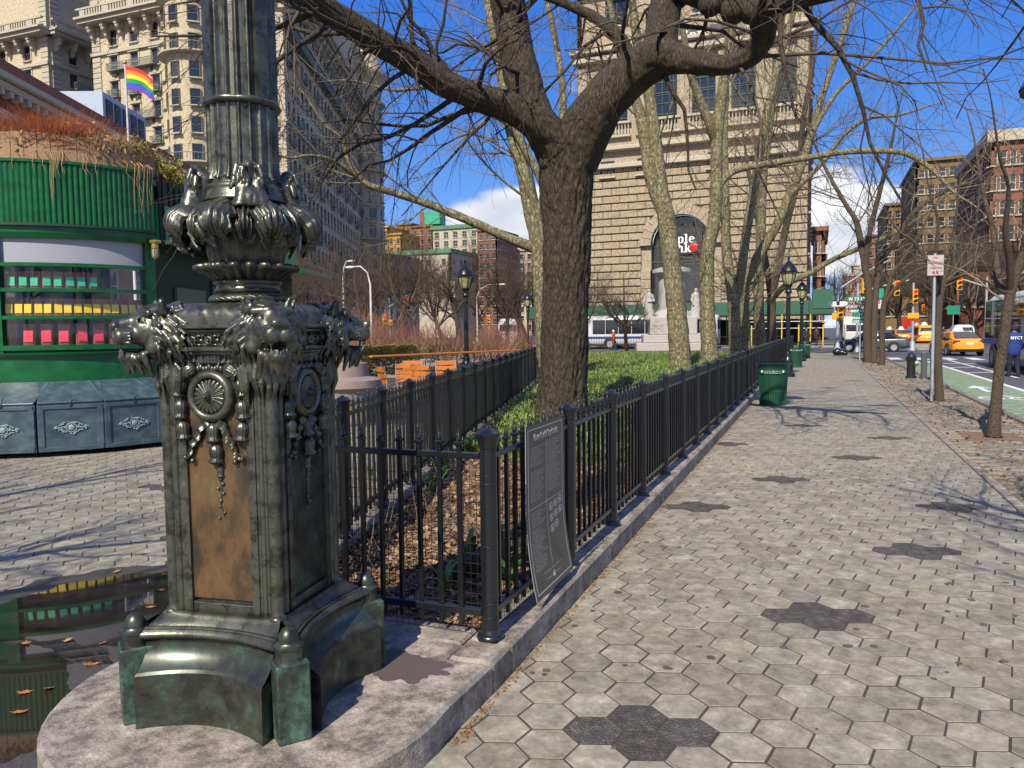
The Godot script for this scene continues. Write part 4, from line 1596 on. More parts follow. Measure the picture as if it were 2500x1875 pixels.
func park_lamp() -> Node3D:
	var root := thing("park_lamp", "black cast iron park lamp with amber lantern behind the wooden chairs", "park lamp", far_at(1140, 925, 25.2) * Vector3(1, 0, 1), 0.3, "park lamps")
	var ir := plain(col(0.010, 0.012, 0.013), 0.3)
	var b := MB.new()
	b.lathe(PackedVector2Array([Vector2(0.24, 0.0), Vector2(0.24, 0.10), Vector2(0.19, 0.13), Vector2(0.17, 0.20), Vector2(0.155, 0.50), Vector2(0.165, 0.54), Vector2(0.13, 0.60), Vector2(0.10, 0.68), Vector2(0.105, 0.74), Vector2(0.085, 0.80)]), 16, Vector3.ZERO, Vector4.ZERO, 0.7)
	part(root, "base", b, ir)
	b = MB.new()
	b.lathe(PackedVector2Array([Vector2(0.078, 0.80), Vector2(0.074, 1.6), Vector2(0.064, 2.52)]), 48, Vector3.ZERO, Vector4(12, 0.09, 0, 1), -2.0)
	part(root, "shaft", b, ir)
	b = MB.new()
	b.lathe(PackedVector2Array([Vector2(0.066, 2.5), Vector2(0.085, 2.53), Vector2(0.085, 2.56), Vector2(0.068, 2.6), Vector2(0.066, 2.68), Vector2(0.11, 2.72), Vector2(0.115, 2.76), Vector2(0.085, 2.80), Vector2(0.08, 2.88), Vector2(0.12, 2.93), Vector2(0.135, 2.97), Vector2(0.12, 2.985)]), 20, Vector3.ZERO, Vector4.ZERO, 0.7)
	part(root, "neck", b, ir)
	b = MB.new()
	b.lathe(PackedVector2Array([Vector2(0.115, 2.985), Vector2(0.15, 3.05), Vector2(0.19, 3.18), Vector2(0.215, 3.32), Vector2(0.22, 3.36)]), 24)
	var gm := plain(col(0.36, 0.33, 0.17), 0.25)
	gm.emission_enabled = false
	part(root, "globe", b, gm)
	for k in 6:
		var a := TAU * k / 6.0
		var pts := PackedVector3Array()
		var rr := PackedFloat32Array()
		for p in [Vector2(0.125, 2.985), Vector2(0.16, 3.05), Vector2(0.20, 3.18), Vector2(0.225, 3.32), Vector2(0.235, 3.38)]:
			pts.append(Vector3(cos(a) * p.x, p.y, sin(a) * p.x))
			rr.append(0.011)
		b = MB.new()
		b.tube(pts, rr, 5)
		part(root, "cage_rib", b, ir)
	b = MB.new()
	b.lathe(PackedVector2Array([Vector2(0.22, 3.36), Vector2(0.275, 3.36), Vector2(0.28, 3.39), Vector2(0.255, 3.42), Vector2(0.235, 3.50), Vector2(0.16, 3.60), Vector2(0.11, 3.65), Vector2(0.085, 3.70), Vector2(0.05, 3.73), Vector2(0.02, 3.76), Vector2(0.03, 3.79), Vector2(0.045, 3.83), Vector2(0.02, 3.88), Vector2(0.0, 3.92)]), 24, Vector3.ZERO, Vector4.ZERO, 0.7)
	part(root, "roof", b, ir)
	return root

func build_street_furniture() -> void:
	fence("park_fence", "long black iron picket railing on granite kerb beside the paved walk", Vector2(-1.42, -3.29), Vector2(-1.42, -50.5), 1.07, 1.24, 0.118, 300, 16.0)
	fence("end_fence", "short black iron picket railing backed by wire netting behind the bronze column", Vector2(-1.46, -3.29), Vector2(-2.75, -3.29), 9.0, 9.0, 0.105, 300, 9.0, false)
	fence("plaza_fence", "black iron picket railing with wire netting between flower bed and plaza chairs", Vector2(-2.75, -3.29), Vector2(-9.0, -26.3), 0.98, 1.41, 0.118, 300, 14.0)
	park_sign()
	var bin := litter_bin()
	copy_of(bin, Vector3(-0.86, 0, -33.2), 0.2, "green slatted litter bin just past the walk lamp, second along the railing")
	copy_of(bin, Vector3(-0.66, 0, -43.5), 0.4, "green slatted litter bin beside the farther walk lamp, third along the railing")
	var lamp := park_lamp()
	copy_of(lamp, Vector3(-0.92, 0, -26.8), 0.1, "black cast iron park lamp standing between the litter bins on the walk")
	copy_of(lamp, Vector3(-0.75, 0, -39.5), 0.2, "black cast iron park lamp on the walk beside the third litter bin")
	var fl := far_at(1290, 870, 44.0)
	copy_of(lamp, Vector3(fl.x, 0, fl.z), 0.2, "small distant black park lamp seen close beside the big rough trunk")
	# hydrant and its guard posts
	var hy := thing("fire_hydrant", "black fire hydrant with silver side cap beside grey guard posts", "hydrant", Vector3(2.68, 0, -26.9))
	var b := MB.new()
	b.lathe(PackedVector2Array([Vector2(0.16, 0), Vector2(0.16, 0.05), Vector2(0.125, 0.07), Vector2(0.12, 0.5), Vector2(0.14, 0.53), Vector2(0.15, 0.6), Vector2(0.155, 0.64), Vector2(0.13, 0.66), Vector2(0.11, 0.72), Vector2(0.05, 0.77), Vector2(0.03, 0.80), Vector2(0.0, 0.81)]), 18, Vector3.ZERO, Vector4.ZERO, 0.7)
	part(hy, "barrel", b, plain(col(0.014, 0.016, 0.017), 0.4))
	b = MB.new()
	b.lathe(PackedVector2Array([Vector2(0.08, 0.10), Vector2(0.08, 0.19), Vector2(0.06, 0.20), Vector2(0.03, 0.21), Vector2(0.03, 0.235), Vector2(0.0, 0.235)]), 12)
	part(hy, "outlet_cap", b, plain(col(0.3, 0.32, 0.3), 0.5, 0.3), T(Vector3(0, 0.45, 0), Basis(Vector3(0, 0, 1), -PI / 2) * Basis.IDENTITY))
	for k in 2:
		var bo := thing("guard_post", ["grey steel guard post touching the fire hydrant", "grey steel guard post one step from the hydrant, kerb side"][k], "bollard", Vector3([3.0, 3.2][k], 0, [-26.6, -26.2][k]), 0.0, "guard posts by the hydrant")
		b = MB.new()
		b.lathe(PackedVector2Array([Vector2(0.085, -0.02), Vector2(0.085, 0.78)]), 16)
		part(bo, "tube", b, plain(col(0.075, 0.085, 0.09), 0.5))
		b = MB.new()
		b.lathe(PackedVector2Array([Vector2(0.09, 0.76), Vector2(0.092, 0.79), Vector2(0.05, 0.81), Vector2(0.0, 0.815)]), 16)
		part(bo, "cap", b, plain(col(0.12, 0.13, 0.135), 0.45))
	# rubbish bag at the kerb
	var f := Field.new(Vector3(-0.6, -0.05, -0.6), Vector3(0.6, 0.6, 0.6), 0.05)
	f.cap(Vector3(-0.2, 0.18, 0), Vector3(0.2, 0.16, 0), 0.2, 0.18, 0.1)
	f.cap(Vector3(-0.1, 0.3, 0.05), Vector3(-0.15, 0.42, 0.05), 0.1, 0.05, 0.08)
	f.cap(Vector3(0.25, 0.12, 0.1), Vector3(0.3, 0.1, -0.1), 0.14, 0.12, 0.06)
	b = MB.new()
	f.mesh_into(b)
	var bag := part(self, "rubbish_bag", b, plain(col(0.012, 0.013, 0.017), 0.25), T(Vector3(1.15, 0, -47.6)))
	tag(bag, "black plastic rubbish bag slumped at the end of the walk", "rubbish bag")

# ---------- bare trees ----------
class Wood:
	var limbs: MB = MB.new()
	var twigs: MB = MB.new()
	var r: RandomNumberGenerator = RandomNumberGenerator.new()
	var count := 0
	var most := 4000
	var rmin := 0.004
	var droop := 0.0
	var spread := 0.75
	var lift := 0.25
	var wiggle := 0.16
	var thin := 1.0

	# grow a branch from p along d
	func grow(p: Vector3, d: Vector3, length: float, rad: float, level: int) -> void:
		if count > most: return
		count += 1
		var segs := 7 if level < 2 else (5 if level < 3 else 4)
		var pts := PackedVector3Array([p])
		var rr := PackedFloat32Array([rad])
		var dirs := [d]
		var st := length / segs
		for i in segs:
			d = (d + Vector3(r.randfn(0, wiggle), r.randfn(0, wiggle) + (lift - droop * (level + 1)) * 0.12, r.randfn(0, wiggle))).normalized()
			p += d * st
			pts.append(p)
			rr.append(maxf(rad * (1.0 - 0.72 * (i + 1.0) / segs), rmin * 0.5))
			dirs.append(d)
		if rad > 0.03:
			limbs.tube(pts, rr, 8 if rad > 0.06 else 6)
		else:
			twigs.tube(pts, rr, 4 if rad > 0.010 else 3)
		if level >= 5 or rad < rmin * 1.6: return
		var kids := 5 + int(length * 1.8) if level < 2 else (7 if level == 2 else 4)
		kids = int(kids * thin)
		for k in kids:
			var t := 0.25 + 0.75 * (k + r.randf()) / kids
			var i := mini(int(t * segs), segs - 1)
			var q := pts[i].lerp(pts[i + 1], t * segs - i)
			var dd: Vector3 = dirs[i]
			var side := dd.cross(Vector3(r.randfn(), r.randfn(), r.randfn())).normalized()
			var nd := (dd + side * (spread * r.randf_range(0.6, 1.5))).normalized()
			grow(q, nd, length * r.randf_range(0.38, 0.66) * (1.1 - 0.35 * t), maxf(lerpf(rr[i], rr[i + 1], 0.5) * r.randf_range(0.38, 0.6), rmin), level + 1)

	# a limb given by points and radii; then side branches along it
	func limb(pts: PackedVector3Array, rr: PackedFloat32Array, into: MB, sides: int, kids: int, kid_len: float, from := 0.15, rough := 0.0, bias := Vector3.ZERO) -> void:
		var sp := PackedVector3Array()
		var sr := PackedFloat32Array()
		for i in pts.size() - 1:
			var p0 := pts[maxi(i - 1, 0)]
			var p3 := pts[mini(i + 2, pts.size() - 1)]
			var n := maxi(2, int(pts[i].distance_to(pts[i + 1]) / (0.09 if rough > 0.0 else maxf(rr[i] * 2.0, 0.12))))
			n = mini(n, 26)
			for k in n:
				var t := float(k) / n
				sp.append(pts[i].cubic_interpolate(pts[i + 1], p0, p3, t))
				sr.append(lerpf(rr[i], rr[i + 1], t))
		sp.append(pts[pts.size() - 1])
		sr.append(rr[pts.size() - 1])
		into.tube(sp, sr, sides, false, rough, r.randi() % 100)
		for k in kids:
			var t := from + (1.0 - from) * (k + r.randf()) / kids
			var i := mini(int(t * (sp.size() - 1)), sp.size() - 2)
			var dd := (sp[i + 1] - sp[i]).normalized()
			var side := dd.cross(Vector3(r.randfn(), r.randfn(), r.randfn()) + bias).normalized()
			var nd := (dd * 0.6 + side * spread * r.randf_range(0.7, 1.3) + bias * 0.3).normalized()
			grow(sp[i], nd, kid_len * r.randf_range(0.5, 1.2), clampf(sr[i] * r.randf_range(0.15, 0.36), rmin * 1.5, 0.042), 2 if sr[i] < 0.12 else 1)

# pixel points [x, y, half width] in the photograph at a distance, with a drift in distance along the limb
func px_limb(a: Array, dist: float, drift := 0.0, s := 1.0) -> Array:
	var pts := PackedVector3Array()
	var rr := PackedFloat32Array()
	for i in a.size():
		var dd := dist + drift * i / maxf(1.0, a.size() - 1.0)
		pts.append(far_at(a[i][0] * s, a[i][1] * s, dd))
		rr.append(a[i][2] * s * dd * 0.97 / CAM_F)
	return [pts, rr]

func wood_materials() -> void:
	M.bark = nm([[0.0, col(0.02, 0.016, 0.011)], [0.35, col(0.05, 0.038, 0.025)], [0.52, col(0.088, 0.068, 0.042)], [0.68, col(0.115, 0.105, 0.035)], [0.8, col(0.10, 0.08, 0.05)], [1.0, col(0.17, 0.135, 0.09)]], 1.0, 0.018, 0.9, 0.0, 8.0, 0.05, 6)
	grainy(M.bark, [[0.0, col(0.008, 0.006, 0.004)], [0.30, col(0.022, 0.017, 0.011)], [0.55, col(0.055, 0.042, 0.026)], [0.72, col(0.082, 0.066, 0.038)], [0.84, col(0.085, 0.078, 0.026)], [1.0, col(0.125, 0.10, 0.066)]], Vector3(1.5, 0.42, 1.5), 0.012, 0.55, 1, 6)
	M.plane_bark = nm([[0.0, col(0.05, 0.042, 0.024)], [0.30, col(0.09, 0.08, 0.04)], [0.46, col(0.145, 0.135, 0.068)], [0.56, col(0.175, 0.168, 0.085)], [0.64, col(0.34, 0.30, 0.17)], [0.74, col(0.20, 0.185, 0.10)], [1.0, col(0.11, 0.095, 0.055)]], 0.9, 0.022, 0.85, 0.0, 4.0, 0.05)
	grainy(M.plane_bark, [[0.0, col(0.055, 0.046, 0.026)], [0.3, col(0.10, 0.09, 0.045)], [0.5, col(0.135, 0.125, 0.06)], [0.68, col(0.165, 0.155, 0.08)], [0.8, col(0.22, 0.195, 0.11)], [0.9, col(0.40, 0.34, 0.20)], [1.0, col(0.12, 0.10, 0.06)]], Vector3(1.1, 0.7, 1.1), 0.022, 0.5, 2, 6)
	M.street_bark = nm([[0.0, col(0.025, 0.018, 0.012)], [0.5, col(0.075, 0.055, 0.037)], [1.0, col(0.16, 0.125, 0.088)]], 1.6, 0.03, 0.9, 0.0, 10.0, 0.06)
	M.twig = plain(col(0.075, 0.055, 0.038), 0.85)
	M.twig_pale = plain(col(0.20, 0.165, 0.105), 0.85)
	M.twig_dark = plain(col(0.035, 0.027, 0.024), 0.85)

func finish_tree(root: Node3D, trunk: MB, w: Wood, bark: Material, twig: Material) -> void:
	var inv := T(-root.position)
	part(root, "trunk", trunk, bark, inv)
	if w.limbs.ix.size():
		part(root, "limbs", w.limbs, bark, inv).set_meta("kind", "stuff")
	if w.twigs.ix.size():
		part(root, "crown", w.twigs, twig, inv).set_meta("kind", "stuff")

func bark_trunk(b: MB, pts: PackedVector3Array, rr: PackedFloat32Array, sides: int, depth: float, flare := 0.0) -> void:
	# furrowed bark: ridges run along the trunk
	var fz := noise(1.0, FastNoiseLite.TYPE_SIMPLEX_SMOOTH, 3, 9)
	var sp := PackedVector3Array()
	var sr := PackedFloat32Array()
	for i in pts.size() - 1:
		var n := clampi(int(pts[i].distance_to(pts[i + 1]) / 0.045), 3, 60)
		for k in n:
			var t := float(k) / n
			sp.append(pts[i].cubic_interpolate(pts[i + 1], pts[maxi(i - 1, 0)], pts[mini(i + 2, pts.size() - 1)], t))
			sr.append(lerpf(rr[i], rr[i + 1], smoothstep(0, 1, t)))
	sp.append(pts[pts.size() - 1])
	sr.append(rr[pts.size() - 1])
	var g := []
	var side := Vector3.RIGHT
	var len := 0.0
	for i in sp.size():
		var t := (sp[mini(i + 1, sp.size() - 1)] - sp[maxi(i - 1, 0)]).normalized()
		side = (side - t * side.dot(t)).normalized()
		var bi := t.cross(side)
		if i > 0: len += sp[i].distance_to(sp[i - 1])
		var row := []
		for k in sides + 1:
			var a := TAU * (k % sides) / sides
			var d := side * cos(a) + bi * sin(a)
			var q := Vector3(cos(a) * 4.0, len * 1.25, sin(a) * 4.0) * (sr[i] / 0.35 * 0.7 + 0.3)
			var ridge := 1.0 - absf(fz.get_noise_3d(q.x * 1.5, q.y, q.z * 1.5)) * 2.4
			var lump := fz.get_noise_3d(d.x * 1.4 + 7.0, len * 0.9, d.z * 1.4)
			var fl := flare * exp(-len / 0.22) * (0.5 + 0.5 * sin(a * 5.0 + 1.0))
			row.append(sp[i] + d * (sr[i] * (1.0 + 0.09 * lump) + depth * (ridge - 0.6) + fl))
		g.append(row)
	b.grid(g, Vector3.ZERO, true)
	# outward normals
	var c0 := sp[sp.size() / 2]
	var mid: Vector3 = g[sp.size() / 2][0]
	var at := b.v.size() - (sp.size() - sp.size() / 2) * (sides + 1)
	if b.n[at].dot(mid - c0) < 0.0:
		b.flip_from(b.v.size() - sp.size() * (sides + 1), b.ix.size() - (sp.size() - 1) * sides * 6)

func build_big_tree() -> void:
	var s := 1.1302
	var base := far_at(1215 * s, 905 * s, 12.4)
	var root := thing("big_tree", "huge rough barked tree with mossy forked limbs inside the railings", "tree", Vector3(base.x, 0.1, base.z))
	var w := Wood.new()
	w.r.seed = 5
	w.most = 9000
	w.droop = 0.30
	w.thin = 0.72
	w.rmin = 0.0038
	w.wiggle = 0.2
	var tr := MB.new()
	var l: Array = px_limb([[1212, 940, 66], [1213, 900, 57], [1218, 800, 53], [1222, 650, 50], [1225, 500, 52], [1222, 400, 57], [1226, 330, 62], [1240, 285, 52]], 12.4, 0.0, s)
	bark_trunk(tr, l[0], l[1], 84, 0.042, 0.06)
	for lm in [
		[[[1222, 350, 50], [1180, 285, 40], [1110, 236, 32], [1040, 212, 28], [960, 180, 29], [900, 140, 29], [830, 98, 28], [760, 55, 27], [700, 18, 26], [620, -40, 24], [500, -120, 18]], -2.2, 26, 3.0],
		[[[1205, 330, 48], [1160, 255, 38], [1132, 180, 40], [1118, 120, 37], [1108, 60, 36], [1095, 0, 36], [1080, -80, 34], [1060, -200, 26], [1000, -330, 16]], 0.6, 16, 3.4],
		[[[1235, 345, 58], [1272, 270, 56], [1310, 212, 50], [1360, 165, 47], [1410, 130, 46], [1445, 112, 44]], -0.8, 3, 2.2],
		]:
		l = px_limb(lm[0], 12.4, lm[1], s)
		bark_trunk(tr, l[0], l[1], 52, 0.024)
		var mb := MB.new()
		w.limb(l[0], l[1], mb, 5, lm[2], lm[3], 0.25, 0.0, Vector3(0, -0.2, 0))
	for lm in [
		[[[1425, 130, 40], [1430, 60, 34], [1440, 0, 35], [1455, -70, 32], [1480, -200, 22]], 0.6, 10, 3.0],
		[[[1425, 120, 40], [1500, 134, 24], [1560, 140, 21], [1618, 124, 21], [1650, 80, 22], [1658, 25, 28], [1720, -10, 28], [1850, -40, 22], [2000, -90, 14]], -2.0, 16, 2.8],
		[[[1455, -45, 28], [1500, -18, 28], [1545, -6, 28], [1600, 0, 32], [1650, -8, 36], [1700, -25, 30]], 0.2, 2, 1.5],
		]:
		l = px_limb(lm[0], 11.8, lm[1], s)
		bark_trunk(tr, l[0], l[1], 30, 0.022)
		var mb := MB.new()
		w.limb(l[0], l[1], mb, 5, lm[2], lm[3], 0.2, 0.0, Vector3(0, -0.2, 0))
	l = px_limb([[1352, 165, 20], [1360, 133, 16], [1336, 80, 14], [1287, 40, 12], [1239, 16, 10], [1150, -20, 8]], 11.9, 0.3, s)
	w.limb(l[0], l[1], w.limbs, 10, 12, 2.0, 0.2, 0.08)
	# burls on the mossy limb
	for p in [[1535, 8, 26], [1585, 22, 28], [1622, 24, 26]]:
		var c := far_at(p[0] * s, p[1] * s, 11.7)
		tr.sphere(c, Vector3.ONE * (p[2] * s * 11.4 / CAM_F), 10, 14)
	# long hanging shoots below the limbs
	for k in 60:
		var t := w.r.randf()
		var p := far_at(lerpf(720, 1120, t) * s, lerpf(30, 230, t) * s, 12.4 - 2.0 * (1.0 - t) * 0.6)
		w.grow(p, Vector3(w.r.randfn(0, 0.6), -0.4 + w.r.randfn(0, 0.5), w.r.randfn(0, 0.6)).normalized(), w.r.randf_range(0.8, 2.2), 0.012, 3)
	finish_tree(root, tr, w, M.bark, M.twig)

func plane_tree(label: String, dist: float, stems: Array, seed_: int, s := 1.0, most := 3500, bark: Material = null, twig: Material = null, called := "plane_tree", kids := 9, klen := 3.0, group := "plane trees in the flower bed") -> void:
	var first: Array = stems[0][0]
	var base := far_at(first[0] * s, first[1] * s, dist)
	var root := thing(called, label, "tree", Vector3(base.x, maxf(base.y, 0.0), base.z), 0.0, group)
	var w := Wood.new()
	w.r.seed = seed_
	w.most = most
	w.rmin = 0.0038 + dist * 0.00008
	w.droop = 0.05
	w.lift = 0.5
	var tr := MB.new()
	for k in stems.size():
		var l := px_limb(stems[k], dist, w.r.randf_range(-1.5, 1.5) if k > 0 else 0.0, s)
		var n: int = l[0].size()
		if stems[k][n - 1][2] < 8.5:
			# let the limb run out into a thin tip
			var lp: PackedVector3Array = l[0]
			var lr: PackedFloat32Array = l[1]
			var tip := lp[n - 1] - lp[n - 2]
			lp.append(lp[n - 1] + tip.limit_length(2.2) + Vector3(0, 0.3, 0))
			lr.append(lr[n - 1] * 0.45)
			lp.append(lp[n] + tip.limit_length(1.6) * 0.8)
			lr.append(0.006)
			l = [lp, lr]
		if k == 0:
			# run the trunk down into the ground
			var pts: PackedVector3Array = l[0]
			var rr: PackedFloat32Array = l[1]
			pts.insert(0, Vector3(pts[0].x, 0.0, pts[0].z))
			rr.insert(0, rr[0] * 1.25)
			w.limb(pts, rr, tr, 18, kids, klen, 0.45, 0.05)
		else:
			w.limb(l[0], l[1], tr, 12, kids, klen, 0.25, 0.06)
	finish_tree(root, tr, w, bark if bark else M.plane_bark, twig if twig else M.twig_pale)

func generic_tree(seed_: int, h: float, most: int, upright := false) -> Array:
	var w := Wood.new()
	w.r.seed = seed_
	w.most = most
	w.rmin = 0.007
	w.lift = 0.6 if upright else 0.35
	var tr := MB.new()
	var hh := h * (0.22 if not upright else 0.3)
	var lean := Vector3(w.r.randfn(0, 0.05), 0, w.r.randfn(0, 0.05))
	w.limb(PackedVector3Array([Vector3.ZERO, lean * h + Vector3(0, hh, 0), lean * h * 2.0 + Vector3(0, h * 0.55, 0), lean * h * 2.2 + Vector3(0, h * 0.9, 0)]), PackedFloat32Array([h * 0.026, h * 0.02, h * 0.011, h * 0.004]), tr, 9, 11, h * 0.30, 0.3, 0.05)
	for k in 6:
		var a := TAU * k / 6.0 + w.r.randf()
		w.grow(lean * h + Vector3(0, hh * w.r.randf_range(0.9, 1.5), 0), Vector3(cos(a) * 0.75, 0.8, sin(a) * 0.75).normalized(), h * w.r.randf_range(0.42, 0.6), h * 0.011, 0)
	return [tr, w]

func build_trees() -> void:
	wood_materials()
	build_big_tree()
	lap("big tree")
	plane_tree("slender pale plane tree rising just behind the huge rough trunk", 22.0, [
		[[1335, 900, 26], [1330, 780, 24], [1322, 650, 24], [1318, 590, 25], [1300, 520, 22], [1278, 420, 18], [1250, 320, 16], [1232, 250, 15], [1225, 180, 13], [1200, 60, 11], [1180, -60, 9]],
		[[1318, 610, 16], [1250, 585, 12], [1160, 545, 11], [1050, 500, 10], [960, 470, 9], [900, 452, 8], [868, 420, 7], [845, 380, 6], [835, 340, 5], [790, 300, 4]],
		[[880, 440, 6], [820, 395, 5], [760, 380, 4], [700, 385, 3]],
		[[1300, 540, 14], [1330, 470, 12], [1290, 380, 10], [1240, 300, 9], [1150, 260, 8], [1060, 215, 6], [960, 220, 4]],
		[[1322, 620, 14], [1345, 520, 11], [1360, 400, 10], [1375, 260, 9], [1360, 120, 8], [1330, -20, 6]]], 21, 1.0, 5200, null, null, "plane_tree", 13, 2.6)
	plane_tree("plane tree with a round pruning scar, nearest plane to the big tree along the railing", 28.5, [
		[[1662, 900, 27], [1652, 760, 24], [1640, 651, 22], [1628, 540, 22], [1615, 470, 18], [1604, 380, 16], [1594, 300, 15], [1585, 230, 14], [1562, 140, 12], [1545, 20, 10], [1530, -80, 8]],
		[[1622, 520, 18], [1590, 440, 15], [1575, 350, 14], [1560, 270, 13], [1530, 180, 10], [1500, 60, 8], [1480, -40, 6]]], 31, 1.0, 3000)
	plane_tree("plane tree with golden flaking bark at its foot, second from the scarred plane", 34.0, [
		[[1735, 888, 22], [1727, 760, 18], [1727, 624, 17], [1743, 543, 15], [1749, 461, 15], [1749, 380, 14], [1754, 298, 14], [1765, 217, 13], [1776, 150, 11], [1790, 60, 9], [1800, -40, 7]],
		[[1745, 340, 12], [1733, 304, 11], [1705, 233, 10], [1684, 174, 9], [1670, 90, 7], [1650, -10, 5]],
		[[1754, 455, 9], [1792, 418, 8], [1868, 401, 8], [1955, 388, 7], [2063, 371, 7], [2169, 369, 6], [2219, 378, 6], [2274, 413, 5], [2330, 470, 3]]], 41, 1.0, 3000)
	plane_tree("forked olive barked plane tree leaning over the railing beyond the golden one", 41.0, [
		[[1795, 872, 15], [1790, 732, 14], [1775, 630, 12], [1771, 540, 11], [1771, 488, 10], [1768, 353, 9], [1770, 220, 8], [1775, 90, 6]],
		[[1793, 740, 11], [1806, 690, 11], [1822, 570, 11], [1841, 461, 11], [1863, 325, 10], [1879, 244, 9], [1906, 136, 8], [1933, 43, 7], [1950, -40, 6]]], 51, 1.0, 3000)
	plane_tree("plane tree throwing one thick pale limb out over the walk", 44.0, [
		[[1822, 862, 13], [1816, 760, 13], [1814, 690, 13]],
		[[1814, 700, 13], [1852, 624, 12], [1895, 553, 11], [1922, 488, 10], [1955, 407, 10], [1982, 325, 9], [2004, 244, 8], [2026, 179, 7], [2069, 54, 6], [2100, -40, 5]],
		[[1935, 470, 6], [2010, 395, 5], [2060, 330, 5], [2120, 290, 4], [2200, 280, 3]],
		[[1985, 320, 6], [2040, 230, 5], [2120, 150, 4], [2200, 60, 3]]], 61, 1.0, 4200, null, null, "plane_tree", 16, 4.0)
	plane_tree("plane tree with a low limb reaching past the walk lamp", 48.0, [
		[[1858, 858, 13], [1852, 732, 12], [1857, 597, 11], [1863, 434, 10], [1880, 300, 8], [1900, 160, 6]],
		[[1874, 740, 8], [1922, 694, 7], [1977, 667, 7], [2031, 635, 6], [2105, 603, 6], [2190, 565, 5], [2260, 520, 3]]], 71, 1.0, 3400, null, null, "plane_tree", 16, 4.0)
	plane_tree("dark stemmed tree at the far end of the railing behind the planes", 52.0, [
		[[1886, 855, 11], [1884, 732, 10], [1900, 650, 9], [1922, 540, 8], [1950, 430, 7], [1960, 300, 6], [1985, 150, 4]],
		[[1884, 740, 8], [1870, 640, 7], [1850, 540, 6], [1830, 430, 5]]], 81, 1.0, 3600, M.street_bark, M.twig_dark, "plane_tree", 16, 4.0)
	lap("planes")
	plane_tree("double stemmed street tree with furrowed bark in the cobbled strip", 38.2, [
		[[2119, 880, 9], [2116, 797, 8], [2121, 718, 8], [2110, 640, 7], [2103, 600, 8], [2090, 540, 6], [2065, 500, 5], [2020, 420, 4]],
		[[2134, 885, 8], [2134, 797, 7], [2138, 718, 7], [2150, 640, 6], [2185, 590, 7], [2230, 520, 5], [2300, 470, 4], [2380, 440, 3]],
		[[2112, 650, 7], [2125, 560, 6], [2150, 460, 5], [2170, 380, 4]]], 91, 1.0, 4200, M.street_bark, M.twig, "street_tree", 15, 3.6, "street trees in the cobbled strip")
	plane_tree("thin dark street tree close to the double stemmed one", 35.5, [
		[[2153, 893, 7], [2154, 797, 6], [2157, 750, 6], [2166, 710, 5], [2180, 671, 5], [2199, 640, 4], [2240, 580, 3]],
		[[2160, 740, 4], [2190, 700, 4], [2240, 660, 3], [2300, 640, 2]]], 101, 1.0, 1500, M.street_bark, M.twig, "street_tree", 9, 2.2, "street trees in the cobbled strip")
	plane_tree("young street tree with a pale scraped foot beside the bike lane", 19.1, [
		[[2293, 975, 10], [2291, 900, 8], [2290, 800, 7], [2296, 720, 7], [2305, 690, 7], [2318, 640, 5], [2330, 560, 3]],
		[[2300, 700, 6], [2270, 650, 4], [2230, 590, 3], [2190, 560, 2]],
		[[2304, 700, 6], [2340, 640, 4], [2380, 560, 3], [2390, 480, 2]],
		[[2302, 710, 5], [2285, 640, 4], [2290, 540, 3], [2270, 470, 2]],
		[[2306, 690, 5], [2370, 670, 3], [2440, 700, 2]]], 111, 1.0, 3000, M.street_bark, M.twig_pale, "street_tree", 10, 1.3, "street trees in the cobbled strip")
	plane_tree("young street tree with split bark foot in the earth pit", 13.1, [
		[[2425, 1062, 15], [2432, 980, 11], [2440, 900, 10], [2452, 820, 10], [2462, 740, 10], [2470, 705, 10], [2490, 640, 9], [2520, 540, 6]],
		[[2468, 715, 9], [2440, 700, 8], [2432, 640, 7], [2425, 560, 6], [2400, 470, 4]],
		[[2468, 710, 8], [2465, 640, 7], [2455, 560, 6], [2462, 460, 4], [2440, 380, 3]],
		[[2480, 690, 7], [2530, 640, 6], [2560, 560, 4]]], 121, 1.0, 4200, M.street_bark, M.twig_pale, "street_tree", 12, 1.2, "street trees in the cobbled strip")
	lap("street trees")
	# trees just outside the picture whose twigs hang into it and whose shadows fall on the walk
	for o in [[Vector3(2.5, 0, -2.2), 131, "street tree leaning over the walk, its twigs hanging in from above", 8.0], [Vector3(-6.5, 0, 0.6), 141, "plaza tree whose dark twigs hang over the kiosk roof", 8.5]]:
		var g := generic_tree(o[1], o[3], 2600)
		var w: Wood = g[1]
		var root := thing("overhanging_tree", o[2], "tree", o[0])
		part(root, "trunk", g[0], M.street_bark)
		part(root, "limbs", w.limbs, M.street_bark).set_meta("kind", "stuff")
		part(root, "crown", w.twigs, M.twig_dark).set_meta("kind", "stuff")
	# trees along the avenues behind, five shapes set out many times
	var kinds := []
	for k in 5:
		var g := generic_tree(200 + k * 7, 11.0, 3600, k % 2 == 0)
		var w: Wood = g[1]
		kinds.append([g[0].mesh(M.street_bark), w.limbs.mesh(M.street_bark), w.twigs.mesh(M.twig)])
	var spots := [[700, 62, 0.9], [760, 70, 1.0], [830, 78, 1.0], [930, 62, 0.85], [985, 75, 1.0], [1040, 58, 0.8], [1090, 85, 1.0], [1130, 66, 0.85], [1190, 95, 1.05], [1240, 72, 0.8], [1290, 100, 1.1], [660, 50, 0.8],
		[2060, 120, 1.0], [2200, 105, 1.1], [2270, 95, 1.0], [2330, 120, 1.2], [2390, 90, 1.1], [2450, 105, 1.2], [2500, 85, 1.1], [2420, 140, 1.3], [2300, 150, 1.2], [2160, 140, 1.2], [1440, 56, 0.55], [1530, 60, 0.6]]
